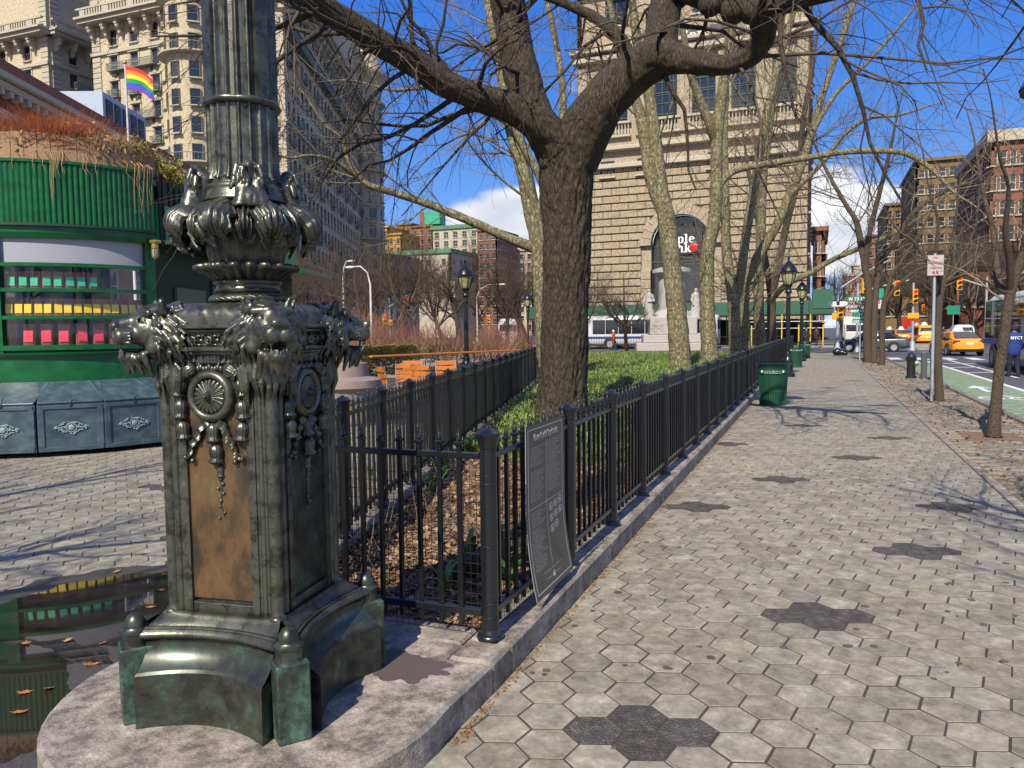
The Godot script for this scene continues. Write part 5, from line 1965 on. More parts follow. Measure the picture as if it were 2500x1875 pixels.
	for k in spots.size():
		var sp: Array = spots[k]
		var p := far_at(sp[0], 860, sp[1])
		var right: bool = sp[0] > 2000
		var lab: String = "bare street tree standing far along the avenue beyond the taxis" if right else ("bare tree beyond the plaza shrubs along the broad street" if sp[0] < 1400 else "small bare tree in front of the white statue pedestal")
		var root := thing("avenue_tree", lab, "tree", Vector3(p.x, -0.15, p.z), k * 1.3, "bare avenue trees beyond the taxis" if right else ("bare trees beyond the plaza" if sp[0] < 1400 else "small trees by the statue"))
		root.scale = Vector3.ONE * sp[2]
		var kd: Array = kinds[k % 5]
		put(root, "trunk", kd[0])
		put(root, "limbs", kd[1]).set_meta("kind", "stuff")
		put(root, "crown", kd[2]).set_meta("kind", "stuff")

# ---------- flower bed, litter, strips, road ----------
func scatter(called: String, parent: Node, me: Mesh, xs: Array, cols: Array = []) -> MultiMeshInstance3D:
	var mm := MultiMesh.new()
	mm.transform_format = MultiMesh.TRANSFORM_3D
	mm.use_colors = cols.size() > 0
	mm.mesh = me
	mm.instance_count = xs.size()
	for k in xs.size():
		mm.set_instance_transform(k, xs[k])
		if cols.size(): mm.set_instance_color(k, cols[k])
	var o := MultiMeshInstance3D.new()
	o.multimesh = mm
	o.name = numbered(called)
	parent.add_child(o)
	o.set_meta("kind", "stuff")
	return o

func bed_height(x: float, z: float, f: FastNoiseLite) -> float:
	return 0.07 + 0.05 * f.get_noise_2d(x * 1.3, z * 1.3) + 0.10 * smoothstep(-9.0, -30.0, z)

func blade_tuft(n: int, h: float, w: float, sd: int, spread := 0.06) -> ArrayMesh:
	var b := MB.new()
	var r := RandomNumberGenerator.new()
	r.seed = sd
	for k in n:
		var a := r.randf() * TAU
		var p := Vector3(cos(a), 0, sin(a)) * r.randf() * spread
		var out := Vector3(cos(a + r.randfn(0, 0.5)), 0, sin(a + r.randfn(0, 0.5)))
		var side := out.cross(Vector3.UP) * w * r.randf_range(0.7, 1.2)
		var hh := h * r.randf_range(0.6, 1.15)
		var rows := []
		for i in 5:
			var t := i / 4.0
			var c := p + Vector3(0, hh * (t - 0.28 * t * t * t), 0) + out * hh * (0.12 * t + 0.42 * t * t * t)
			var ww := 1.0 - pow(t, 2.5)
			rows.append([c - side * ww, c + out * -0.004 * ww, c + side * ww])
		var v := r.randf_range(0.75, 1.25)
		b.col = Color(v, v, v)
		b.grid(rows, out + Vector3.UP)
	var m := b.mesh()
	return m

func build_bed() -> void:
	var f := noise(0.5, FastNoiseLite.TYPE_SIMPLEX_SMOOTH, 3, 3)
	var bed := MB.new()
	var g := []
	# the bed lies between the two railings and widens away from the column
	for i in 60:
		var z := -3.30 - 47.0 * pow(i / 59.0, 1.6)
		var xl := -2.68 - 0.2715 * (-z - 3.3)
		if z < -24.0: xl = minf(xl, -8.3 - (-z - 24.0) * 0.9)
		var row := []
		for j in 41:
			var x := lerpf(-1.48, xl, j / 40.0)
			row.append(Vector3(x, bed_height(x, z, f), z))
		g.append(row)
	bed.grid(g, Vector3.UP)
	struct("flower_bed", bed, M.soil)
	var r := RandomNumberGenerator.new()
	r.seed = 17
	# dry leaf litter and wood chips
	var chip := MB.new()
	chip.grid([[Vector3(-0.5, 0, -0.35), Vector3(0, 0.06, -0.5), Vector3(0.5, 0.0, -0.3)], [Vector3(-0.6, 0.1, 0), Vector3(0, 0.0, 0), Vector3(0.6, 0.12, 0)], [Vector3(-0.4, 0.02, 0.4), Vector3(0, 0.09, 0.55), Vector3(0.45, 0, 0.3)]], Vector3.UP)
	var lm := plain(Color(1, 1, 1), 0.9)
	var cm := chip.mesh(lm)
	var xs := []
	var cs := []
	var tones := [Color(0.42, 0.26, 0.13), Color(0.30, 0.17, 0.08), Color(0.55, 0.38, 0.21), Color(0.22, 0.12, 0.06), Color(0.48, 0.33, 0.20), Color(0.13, 0.08, 0.045)]
	for k in 26000:
		var t := pow(r.randf(), 1.7)
		var z := -3.3 - 20.0 * t
		var xl := -2.7 - 0.2715 * (-z - 3.3)
		var x := lerpf(-1.46, xl, r.randf())
		var s := r.randf_range(0.012, 0.05)
		xs.append(Transform3D(Basis.from_euler(Vector3(r.randfn(0, 0.4), r.randf() * TAU, r.randfn(0, 0.4))).scaled(Vector3(s, s, s * r.randf_range(0.35, 1.1))), Vector3(x, bed_height(x, z, f) + 0.006 + r.randf() * 0.012, z)))
		var c: Color = tones[r.randi() % 6]
		var v := r.randf_range(0.7, 1.25)
		cs.append(Color(c.r * v * 0.62, c.g * v * 0.6, c.b * v * 0.58))
	var o := scatter("leaf_litter", self, cm, xs, cs)
	tag(o, "dry brown leaf litter covering the flower bed soil", "leaf litter")
	# spring bulbs: strappy leaves in tufts, thick towards the middle of the bed
	var leafm := plain(col(0.115, 0.22, 0.05), 0.5)
	leafm.backlight_enabled = true
	leafm.backlight = col(0.05, 0.10, 0.02)
	leafm.cull_mode = BaseMaterial3D.CULL_DISABLED
	var tufts := []
	for k in 4:
		var tm := blade_tuft(9, 0.23, 0.0085, 40 + k)
		tm.surface_set_material(0, leafm)
		tufts.append(tm)
	var lists := [[], [], [], []]
	var lcol := [[], [], [], []]
	for k in 24000:
		var z := -8.5 - 38.0 * pow(r.randf(), 1.25)
		var xl := -2.8 - 0.2715 * (-z - 3.3)
		if z < -24.0: xl = minf(xl, -8.3 - (-z - 24.0) * 0.9)
		var x := lerpf(-1.6, xl + 0.2, r.randf())
		var dens := 0.5 + 0.9 * f.get_noise_2d(x * 1.1 + 30.0, z * 1.1) + 0.5 * smoothstep(-9.0, -18.0, z)
		if r.randf() > dens: continue
		var q := r.randi() % 4
		var s := r.randf_range(0.55, 1.15)
		lists[q].append(Transform3D(RY(r.randf() * TAU).scaled(Vector3(s, s * r.randf_range(0.8, 1.2), s)), Vector3(x, bed_height(x, z, f), z)))
		var v := r.randf_range(0.75, 1.3)
		var dry := r.randf() < 0.22
		lcol[q].append(Color(v * 2.6, v * 1.5, v * 1.3) if dry else Color(v * r.randf_range(0.9, 1.5), v, v * r.randf_range(0.7, 1.3)))
	var bulbs := Node3D.new()
	bulbs.name = numbered("spring_bulbs")
	add_child(bulbs)
	tag(bulbs, "green strap leaved spring bulbs and ground cover filling the bed", "ground cover")
	bulbs.set_meta("kind", "stuff")
	for q in 4: scatter("leaf_tufts", bulbs, tufts[q], lists[q], lcol[q])
	# single clumps near the end railing
	var big := blade_tuft(26, 0.34, 0.009, 77, 0.07)
	big.surface_set_material(0, leafm)
	var broad := blade_tuft(6, 0.30, 0.032, 78, 0.03)
	broad.surface_set_material(0, leafm)
	var spots := [[1075, 1130, 1.25, 0], [1060, 1165, 1.0, 0], [1100, 1060, 1.0, 0], [1000, 1150, 0.7, 0], [980, 1230, 0.55, 1], [1150, 1330, 0.9, 1], [1085, 1410, 0.8, 1], [1225, 1370, 1.0, 1], [1215, 1300, 0.9, 1], [930, 1190, 0.6, 1], [905, 1130, 0.6, 0], [1240, 1390, 0.8, 1]]
	for k in spots.size():
		var sp: Array = spots[k]
		var p := on_y(sp[0], sp[1] + 25, 0.1)
		p.x = minf(p.x, -1.56)
		var root := put(self, "bulb_plant", big if sp[3] == 0 else broad, null, T(Vector3(p.x, bed_height(p.x, p.z, f) - 0.01, p.z), RY(k * 1.7).scaled(Vector3.ONE * sp[2])))
		tag(root, "narrow leaved green bulb clump among dry leaves in the bed" if sp[3] == 0 else "broad leaved green tulip shoot among dry leaves behind netting", "plant", "bulb clumps behind the end railing" if sp[3] == 0 else "tulip shoots behind the end railing")
	# dry stalks
	var st := MB.new()
	for k in 46:
		var p := on_y(r.randf_range(840, 1240), r.randf_range(1180, 1420), 0.1)
		if p.x > -1.55: continue
		var q := p + Vector3(r.randfn(0, 0.12), r.randf_range(0.25, 0.6), r.randfn(0, 0.1))
		st.tube(PackedVector3Array([p, p.lerp(q, 0.5) + Vector3(r.randfn(0, 0.03), 0, r.randfn(0, 0.03)), q]), PackedFloat32Array([0.003, 0.0025, 0.001]), 3)
	tag(stuff(self, "dry_stalks", st, M.twig_pale), "thin dry stalks leaning behind the end railing", "dry stalks")
	# a fallen log
	var lg := MB.new()
	var a := on_y(1075, 1400, 0.12)
	lg.tube(PackedVector3Array([Vector3(-2.1, 0.13, -4.1), Vector3(-1.8, 0.16, -4.6), Vector3(-1.62, 0.19, -5.1)]), PackedFloat32Array([0.07, 0.075, 0.06]), 14, true, 0.08, 2)
	tag(part(self, "log", lg, M.bark), "short rotting log lying in the bed behind the netting", "log")

func build_puddle() -> void:
	# shallow water in a low part of the plaza; the outline wanders between the pavers
	var f := noise(1.0, FastNoiseLite.TYPE_SIMPLEX_SMOOTH, 4, 8)
	var wm := StandardMaterial3D.new()
	wm.albedo_color = Color(0.16, 0.13, 0.09, 0.62)
	wm.transparency = BaseMaterial3D.TRANSPARENCY_ALPHA
	wm.roughness = 0.02
	wm.metallic_specular = 0.6
	var damp := nm([[0.0, col(0.03, 0.026, 0.022)], [0.5, col(0.062, 0.055, 0.046)], [1.0, col(0.12, 0.105, 0.088)]], 1.5, 0.08, 0.45)
	var plinth := PackedVector2Array()
	for k in 40: plinth.append(Vector2(-2.10, -2.50) + Vector2.from_angle(TAU * k / 40.0) * 0.785)
	for o in [[0.24, 0.0052, damp, "damp_patch"], [0.0, 0.0075, wm, "puddle"]]:
		for basin in [[-3.62, -3.42, 0.92, 0.60, -0.55], [-3.42, -2.22, 0.72, 0.36, 0.5]]:
			var out := PackedVector2Array()
			for k in 120:
				var a := TAU * k / 120.0
				var e := Vector2(cos(a), sin(a))
				var rr: float = 1.0 + 0.16 * f.get_noise_2d(e.x * 1.6 + basin[0], e.y * 1.6) + 0.07 * f.get_noise_2d(e.x * 6.0, e.y * 6.0)
				var q := Vector2(e.x * (basin[2] + o[0]), e.y * (basin[3] + o[0] * 0.8)) * rr
				out.append(Vector2(basin[0], basin[1]) + q.rotated(basin[4]))
			for poly in Geometry2D.clip_polygons(out, plinth):
				if Geometry2D.is_polygon_clockwise(poly): continue
				var b := MB.new()
				b.prism(poly, 0.001, o[1])
				struct(o[3], b, o[2])
	# fallen oak leaves on the water and paving
	var leaf := MB.new()
	var rim := PackedVector2Array()
	for k in 22:
		var a := TAU * k / 22.0
		var rr := (0.55 + 0.45 * absf(cos(a * 2.5))) * (1.0 if k % 2 == 0 else 0.62)
		rim.append(Vector2(cos(a) * rr, sin(a) * rr * 0.62))
	var t := Geometry2D.triangulate_polygon(rim)
	var i0 := 0
	for p in rim: leaf.vert(Vector3(p.x, 0.10 * p.length_squared() + 0.03 * sin(p.x * 7.0), p.y), Vector3.UP, p)
	for k in range(0, t.size(), 3): leaf.tri_i(t[k], t[k + 1], t[k + 2])
	var lms := [leaf.mesh(plain(col(0.42, 0.17, 0.05), 0.8)), leaf.mesh(plain(col(0.52, 0.28, 0.10), 0.8))]
	var r := RandomNumberGenerator.new()
	r.seed = 6
	for q in [[285, 1395], [330, 1380], [368, 1482], [363, 1525], [235, 1620], [165, 1563], [400, 1402], [395, 1440], [120, 1680], [250, 1570], [64, 1570], [48, 1738], [345, 1350], [390, 1500], [60, 1690], [215, 1622]]:
		var p := on_y(q[0], q[1], 0.011)
		if p.distance_to(Vector3(-2.1, 0, -2.5)) < 0.82: continue
		var s := r.randf_range(0.028, 0.05)
		var o := put(self, "fallen_leaf", lms[r.randi() % 2], null, T(Vector3(p.x, 0.012, p.z), Basis.from_euler(Vector3(r.randfn(0, 0.12), r.randf() * TAU, r.randfn(0, 0.12))).scaled(Vector3.ONE * s)))
		tag(o, "fallen brown oak leaf lying in or beside the puddle", "leaf", "fallen leaves round the puddle")

func build_walk_marks() -> void:
	# trodden gum, grit and spilled crumbs
	var r := RandomNumberGenerator.new()
	r.seed = 31
	var b := MB.new()
	for k in 240:
		var z := -1.8 - 16.0 * pow(r.randf(), 1.8)
		var x := r.randf_range(-1.25, 1.55)
		var s := r.randf_range(0.006, 0.024)
		var pts := PackedVector2Array()
		for i in 9:
			var a := TAU * i / 9.0
			pts.append(Vector2(x + cos(a) * s * r.randf_range(0.7, 1.3), z + sin(a) * s * r.randf_range(0.7, 1.25)))
		var v := r.randf_range(0.6, 1.6)
		b.col = Color(v, v, v)
		b.prism(pts, 0.001, 0.0042)
	tag(stuff(self, "gum_spots", b, plain(col(0.085, 0.078, 0.07), 0.8)), "dark trodden gum spots scattered over the paved walk", "gum spots")
	b = MB.new()
	for k in 1100:
		var a := r.randf() * TAU
		var q := pow(r.randf(), 1.1)
		var x := -0.72 + cos(a) * q * 0.62
		var z := -9.3 + sin(a) * q * 0.75
		var s := r.randf_range(0.003, 0.011)
		b.col = Color(1, 1, 1) * r.randf_range(0.55, 1.0)
		b.box(Vector3(x, 0.006, z), Vector3(s, 0.006, s * r.randf_range(0.5, 1.2)), RY(r.randf() * 3.0))
	tag(stuff(self, "spilled_crumbs", b, plain(col(0.5, 0.44, 0.35), 0.9)), "pale spilled crumbs scattered on the walk by the railing", "crumbs")
	b = MB.new()
	for k in 900:
		var z := -2.6 - 14.0 * pow(r.randf(), 1.5)
		var s := r.randf_range(0.004, 0.014)
		b.col = Color(1, 1, 1) * r.randf_range(0.5, 1.3)
		b.box(Vector3(-1.295 + absf(r.randfn(0, 0.022)), 0.004, z), Vector3(s, 0.005, s * 0.6), RY(r.randf() * 3.0))
	tag(stuff(self, "kerb_grit", b, plain(col(0.26, 0.15, 0.06), 0.9)), "rusty leaf grit lying along the foot of the kerb", "grit")

func build_strip() -> void:
	var strip := Node3D.new()
	strip.name = "cobbled_strip"
	add_child(strip)
	strip.set_meta("kind", "structure")
	var b := MB.new()
	b.prism(PackedVector2Array([Vector2(1.72, 3), Vector2(3.12, 3), Vector2(3.12, -50), Vector2(1.72, -50)]), -0.2, -0.024)
	part(strip, "earth", b, M.soil)
	var cob := nm([[0.0, col(0.09, 0.08, 0.065)], [0.5, col(0.2, 0.185, 0.15)], [1.0, col(0.33, 0.31, 0.26)]], 1.3, 0.06, 0.85, 0.0, 3.0, 0.1)
	var r := RandomNumberGenerator.new()
	r.seed = 9
	var meshes := []
	for k in 6:
		var c := MB.new()
		var s := Vector3(0.222 + 0.01 * (k % 3), 0.12, 0.116 + 0.007 * (k % 2))
		var v := [0.75, 1.0, 1.15, 0.85, 1.05, 0.65][k] as float
		c.col = Color(v, v * [1.0, 0.98, 0.95, 1.0, 0.93, 1.0][k], v * [0.92, 0.9, 0.85, 1.0, 0.8, 0.95][k])
		c.cbox(Vector3(0, -0.06, 0), s, 0.018)
		meshes.append(c)
	var made := 0
	var rest := MB.new()
	var row := 0
	var z := -3.5
	var mm := []
	for c in meshes: mm.append(c.mesh(cob))
	while z > -46.0:
		var x := 1.84 + (0.12 if row % 2 == 0 else 0.0)
		while x < 3.0:
			var pit := false
			for tp in [Vector2(2.37, -12.94), Vector2(2.45, -18.98)]:
				if absf(x - tp.x) < 0.42 and absf(z - tp.y) < 0.55: pit = true
			if not pit and r.randf() > 0.012:
				var k := r.randi() % 6
				var t := T(Vector3(x, -0.008 + r.randf_range(-0.009, 0.007), z), Basis.from_euler(Vector3(r.randfn(0, 0.02), r.randfn(0, 0.03), r.randfn(0, 0.02))))
				if made < 300 and z < -7.5:
					put(strip, "cobble", mm[k], null, t)
					made += 1
				else:
					rest.add(meshes[k], t)
			x += 0.245
		z -= 0.132
		row += 1
	stuff(strip, "far_cobbles", rest, cob)
	# dry leaves caught between the stones
	var chip := MB.new()
	chip.quad(Vector3(-0.5, 0, -0.4), Vector3(0.5, 0.1, -0.4), Vector3(0.5, 0, 0.4), Vector3(-0.5, 0.1, 0.4), Vector3.UP)
	var xs := []
	var cs := []
	for k in 3200:
		var zz := -7.0 - 38.0 * r.randf()
		var clump := 0.5 + 0.5 * sin(zz * 1.1) * sin(zz * 0.37 + 1.0)
		if r.randf() > 0.25 + clump * 0.75: continue
		var s := r.randf_range(0.015, 0.05)
		xs.append(Transform3D(Basis.from_euler(Vector3(r.randfn(0, 0.4), r.randf() * 6.0, r.randfn(0, 0.4))).scaled(Vector3(s, s, s * 0.7)), Vector3(r.randf_range(1.72, 3.1), 0.004 + r.randf() * 0.01, zz)))
		var v := r.randf_range(0.5, 1.3)
		cs.append(Color(0.20 * v, 0.115 * v, 0.06 * v))
	tag(scatter("strip_leaves", self, chip.mesh(plain(Color(1, 1, 1), 0.9)), xs, cs), "dry brown leaves and bark bits between the cobbles", "leaf litter")
	# road side kerb
	z = 2.0
	while z > -50.0:
		var kb := MB.new()
		var v := r.randf_range(0.75, 1.0)
		kb.col = Color(v, v, v)
		kb.cbox(Vector3(3.19, -0.10, z - 0.75), Vector3(0.13, 0.22, 1.49), 0.012)
		part(strip, "road_kerb_stone", kb, M.granite)
		z -= 1.5

func build_road() -> void:
	var b := MB.new()
	b.quad(Vector3(3.26, -0.165, 6), Vector3(40, -0.165, 6), Vector3(40, -0.165, -200), Vector3(3.26, -0.165, -200), Vector3.UP)
	b.quad(Vector3(-60, -0.165, -52.5), Vector3(3.26, -0.165, -52.5), Vector3(3.26, -0.165, -72), Vector3(-60, -0.165, -72), Vector3.UP)
	struct("road", b, M.asphalt)
	b = MB.new()
	b.quad(Vector3(3.27, -0.161, 4), Vector3(5.15, -0.161, 4), Vector3(5.05, -0.161, -43), Vector3(3.27, -0.161, -43), Vector3.UP)
	struct("bike_lane", b, M.bike)
	var mk := Node3D.new()
	mk.name = "road_markings"
	add_child(mk)
	mk.set_meta("kind", "structure")
	for s in [[5.16, 4.0, 5.06, -44.0, 0.16], [6.15, -30.0, 6.2, -47.0, 0.13], [5.1, -33.0, 6.2, -33.6, 0.25], [5.1, -37.0, 6.3, -37.6, 0.25], [5.1, -41.0, 9.5, -41.3, 0.3]]:
		part(mk, "line", func_line(Vector2(s[0], s[1]), Vector2(s[2], s[3]), s[4]), M.road_paint)
	for k in 9:
		part(mk, "crossing_bar", func_line(Vector2(3.9 + k * 1.25, -45.5), Vector2(3.9 + k * 1.25, -48.6), 0.6), M.road_paint)
	for k in 6:
		part(mk, "crossing_bar", func_line(Vector2(3.6 + k * 1.5, -64.0), Vector2(3.6 + k * 1.5, -67.5), 0.6), M.road_paint)
	# bicycle symbol: two wheels, frame and arrow
	var o := Vector3(4.2, -0.157, -21.5)
	for w in 2:
		var ring := MB.new()
		for k in 18:
			var a0 := TAU * k / 18.0
			var a1 := TAU * (k + 1) / 18.0
			var c := Vector3(0.32 - 0.64 * w, 0, 0)
			ring.quad(o + c + Vector3(cos(a0) * 0.28, 0, sin(a0) * 0.42), o + c + Vector3(cos(a1) * 0.28, 0, sin(a1) * 0.42), o + c + Vector3(cos(a1) * 0.19, 0, sin(a1) * 0.30), o + c + Vector3(cos(a0) * 0.19, 0, sin(a0) * 0.30), Vector3.UP)
		part(mk, "bicycle_mark", ring, M.road_paint)
	part(mk, "bicycle_mark", func_line(Vector2(3.9, -21.5), Vector2(4.25, -22.5), 0.1), M.road_paint)
	part(mk, "bicycle_mark", func_line(Vector2(4.5, -21.6), Vector2(4.2, -22.5), 0.1), M.road_paint)
	part(mk, "arrow_mark", func_line(Vector2(4.2, -23.6), Vector2(4.2, -25.0), 0.14), M.road_paint)
	var ar := MB.new()
	ar.tri(Vector3(3.9, -0.157, -24.9), Vector3(4.5, -0.157, -24.9), Vector3(4.2, -0.157, -25.9), Vector3.UP)
	part(mk, "arrow_mark", ar, M.road_paint)
	# far pavements
	b = MB.new()
	b.cbox(Vector3(-20, -0.09, -79), Vector3(60, 0.16, 14), 0.02)
	b.cbox(Vector3(22, -0.09, -100), Vector3(9, 0.16, 190), 0.02)
	b.cbox(Vector3(7.5, -0.09, -66), Vector3(1.6, 0.16, 5), 0.02)
	struct("far_pavement", b, M.paver)

func func_line(a: Vector2, c: Vector2, w: float) -> MB:
	var b := MB.new()
	var d := (c - a).normalized()
	var s := Vector2(-d.y, d.x) * w / 2
	b.quad(Vector3(a.x - s.x, -0.157, a.y - s.y), Vector3(a.x + s.x, -0.157, a.y + s.y), Vector3(c.x + s.x, -0.157, c.y + s.y), Vector3(c.x - s.x, -0.157, c.y - s.y), Vector3.UP)
	return b

# ---------- buildings ----------
func building_materials() -> void:
	M.lime = nm([[0.0, col(0.22, 0.17, 0.11)], [0.45, col(0.335, 0.275, 0.19)], [0.7, col(0.39, 0.325, 0.235)], [1.0, col(0.47, 0.41, 0.32)]], 0.22, 0.03, 0.85, 0.0, 2.0, 0.1)
	M.ansonia = nm([[0.0, col(0.33, 0.27, 0.175)], [0.5, col(0.47, 0.395, 0.265)], [1.0, col(0.58, 0.51, 0.37)]], 0.15, 0.03, 0.85)
	M.trim = nm([[0.0, col(0.30, 0.265, 0.20)], [0.5, col(0.42, 0.375, 0.29)], [1.0, col(0.52, 0.48, 0.39)]], 0.3, 0.04, 0.85)
	M.brick = nm([[0.0, col(0.13, 0.05, 0.032)], [0.5, col(0.21, 0.085, 0.055)], [1.0, col(0.31, 0.145, 0.095)]], 0.5, 0.08, 0.9)
	M.brown_brick = nm([[0.0, col(0.10, 0.066, 0.03)], [0.5, col(0.165, 0.112, 0.05)], [1.0, col(0.25, 0.175, 0.085)]], 0.4, 0.06, 0.9)
	M.verdigris = nm([[0.0, col(0.05, 0.15, 0.07)], [1.0, col(0.12, 0.27, 0.14)]], 0.5, 0.05, 0.7)
	M.shed_green = nm([[0.0, col(0.012, 0.07, 0.04)], [1.0, col(0.03, 0.13, 0.075)]], 0.5, 0.04, 0.6)
	M.slate = plain(col(0.13, 0.16, 0.22), 0.6)
	M.balcony = plain(col(0.16, 0.18, 0.15), 0.6)

# one window with frame, meeting rail and pane, facing +z, its centre at the origin; the pane sits back in the opening
func window_mesh(w: float, h: float, frame: Color, grid_x := 1) -> Array:
	var f := MB.new()
	f.col = frame
	var t := 0.09
	for s in [-1.0, 1.0]:
		f.box(Vector3(s * (w / 2 - t / 2), 0, -0.20), Vector3(t, h, 0.10))
		f.box(Vector3(0, s * (h / 2 - t / 2), -0.20), Vector3(w - 2 * t, t, 0.10))
	f.box(Vector3(0, 0, -0.19), Vector3(w - 2 * t, 0.07, 0.09))
	for k in range(1, grid_x):
		f.box(Vector3(-w / 2 + w * k / grid_x, 0, -0.2), Vector3(0.06, h - 2 * t, 0.08))
	f.col = Color(0.42, 0.37, 0.28)
	f.box(Vector3(0, -h / 2 - 0.09, 0.05), Vector3(w + 0.35, 0.16, 0.42))
	var p := MB.new()
	p.quad(Vector3(-w / 2, -h / 2, -0.22), Vector3(w / 2, -h / 2, -0.22), Vector3(w / 2, h / 2, -0.22), Vector3(-w / 2, h / 2, -0.22), Vector3(0, 0, 1))
	return [f.mesh(M.tinted), p.mesh(M.pane)]

func balcony_mesh(w: float, d := 0.8) -> ArrayMesh:
	var b := MB.new()
	b.col = Color(3.2, 2.6, 2.2)
	b.box(Vector3(0, 0, d / 2), Vector3(w, 0.14, d))
	for s in [-1.0, 1.0]:
		b.box(Vector3(s * w * 0.36, -0.3, d * 0.3), Vector3(0.18, 0.5, d * 0.55))
	b.col = Color(1, 1, 1)
	for e in [[Vector3(0, 0.95, d), Vector3(w, 0.07, 0.06)], [Vector3(0, 0.2, d), Vector3(w, 0.05, 0.05)], [Vector3(-w / 2, 0.95, d / 2), Vector3(0.06, 0.07, d)], [Vector3(w / 2, 0.95, d / 2), Vector3(0.06, 0.07, d)]]:
		b.box(e[0], e[1])
	var n := int(w / 0.16)
	for k in n + 1:
		var x := -w / 2 + w * k / n
		b.box(Vector3(x, 0.55, d), Vector3(0.045, 0.8, 0.03))
		if k < n and k % 2 == 0: b.box(Vector3(x + w / n, 0.6, d), Vector3(0.16, 0.28, 0.025), Basis(Vector3(0, 0, 1), 0.78))
	for k in 4:
		for s in [-1.0, 1.0]: b.box(Vector3(s * w / 2, 0.55, d * k / 4.0), Vector3(0.03, 0.8, 0.045))
	return b.mesh(M.balcony)

# wall facing +z in its own axes (x along the wall from 0 to W), with true openings: list of [x, y, w, h]
func pierced_wall(b: MB, W: float, y0: float, y1: float, rows: Array, depth := 0.5) -> void:
	# rows: [y centre, height, [[x centre, width] ...]] sorted from the bottom
	var y := y0
	for r in rows:
		var lo: float = r[0] - r[1] / 2
		var hi: float = r[0] + r[1] / 2
		if lo > y: b.box(Vector3(W / 2, (y + lo) / 2, -depth / 2), Vector3(W, lo - y, depth))
		var x := 0.0
		for o in r[2]:
			var a: float = o[0] - o[1] / 2
			if a > x + 0.001: b.box(Vector3((x + a) / 2, (lo + hi) / 2, -depth / 2), Vector3(a - x, hi - lo, depth))
			x = o[0] + o[1] / 2
		if x < W - 0.001: b.box(Vector3((x + W) / 2, (lo + hi) / 2, -depth / 2), Vector3(W - x, hi - lo, depth))
		y = hi
	if y < y1: b.box(Vector3(W / 2, (y + y1) / 2, -depth / 2), Vector3(W, y1 - y, depth))

func wall_frame(p0: Vector2, p1: Vector2) -> Transform3D:
	# x runs from p0 to p1; outside is on the right hand when looking from p1 to p0, i.e. +z for a wall drawn left to right
	var d := (p1 - p0).normalized()
	return Transform3D(Basis(Vector3(d.x, 0, d.y), Vector3.UP, Vector3(-d.y, 0, d.x)), Vector3(p0.x, 0, p0.y))

func cut_facade(root: Node3D, t: Transform3D, W: float, y0: float, y1: float, rows: Array, mat: Material, wins: Dictionary, frame: Color, limit := 300) -> void:
	var b := MB.new()
	pierced_wall(b, W, y0, y1, rows)
	var inv := T(-root.position)
	part(root, "wall", b, mat, inv * t)
	var made := 0
	for r in rows:
		for o in r[2]:
			var key := "%.2f_%.2f" % [o[1], r[1]]
			if not wins.has(key): wins[key] = window_mesh(o[1], r[1], frame, 2 if o[1] > 1.6 else 1)
			if made >= limit: continue
			var wn := put(root, "window", wins[key][0], null, inv * t * T(Vector3(o[0], r[0], 0)))
			put(wn, "pane", wins[key][1])
			made += 1

func block(called: String, label: String, px0: float, px1: float, top_px: float, dist: float, mat: Material, floor_h: float, cols: int, depth := 18.0, ww := 1.3, wh := 1.7, cornice: Material = null, frame := Color(0.5, 0.48, 0.42), base_y := -0.2, max_rows := 30) -> Node3D:
	# a block whose front is parallel to the cross street; size from its pixels at its distance
	var a := far_at(px0, top_px, dist)
	var c := on_z(px1, top_px, a.z)
	var h := (a.y + c.y) / 2
	var W := c.x - a.x
	var root := thing(called, label, "building", Vector3(a.x, base_y, a.z))
	var rows := []
	var y := h - floor_h * 0.75
	var lst := []
	while y > 3.0 and lst.size() < max_rows:
		lst.append(y)
		y -= floor_h
	lst.reverse()
	for yy in lst:
		var os := []
		for k in cols: os.append([W * (k + 0.5) / cols, minf(ww, W / cols * 0.7)])
		rows.append([yy, wh, os])
	var wins := {}
	cut_facade(root, wall_frame(Vector2(a.x, a.z), Vector2(c.x, a.z)), W, base_y, h, rows, mat, wins, frame)
	# visible flank: the side towards the camera's own street
	var flank_left: bool = a.x > 0.0
	var fx: float = a.x if flank_left else c.x
	var ft := wall_frame(Vector2(fx, a.z - depth), Vector2(fx, a.z)) if flank_left else wall_frame(Vector2(fx, a.z), Vector2(fx, a.z - depth))
	var fr := []
	var fc := maxi(1, int(depth / maxf(W / cols, 2.4)))
	for yy in lst:
		var os := []
		for k in fc: os.append([depth * (k + 0.5) / fc, minf(ww, depth / fc * 0.6)])
		fr.append([yy, wh, os])
	cut_facade(root, ft, depth, base_y, h, fr, mat, wins, frame)
	var b := MB.new()
	b.box(Vector3(W / 2, h - 0.3, -depth / 2), Vector3(W - 0.1, 0.4, depth - 0.1))
	b.box(Vector3(W / 2, h / 2, -depth + 0.2), Vector3(W - 0.1, h, 0.4))
	part(root, "roof", b, mat)
	b = MB.new()
	b.box(Vector3(W / 2, h + 0.25 + (0.3 if cornice else 0.0), -depth / 2 + 0.2), Vector3(W + 0.8, 0.6 if not cornice else 1.4, depth + 0.8))
	part(root, "cornice", b, cornice if cornice else mat)
	return root

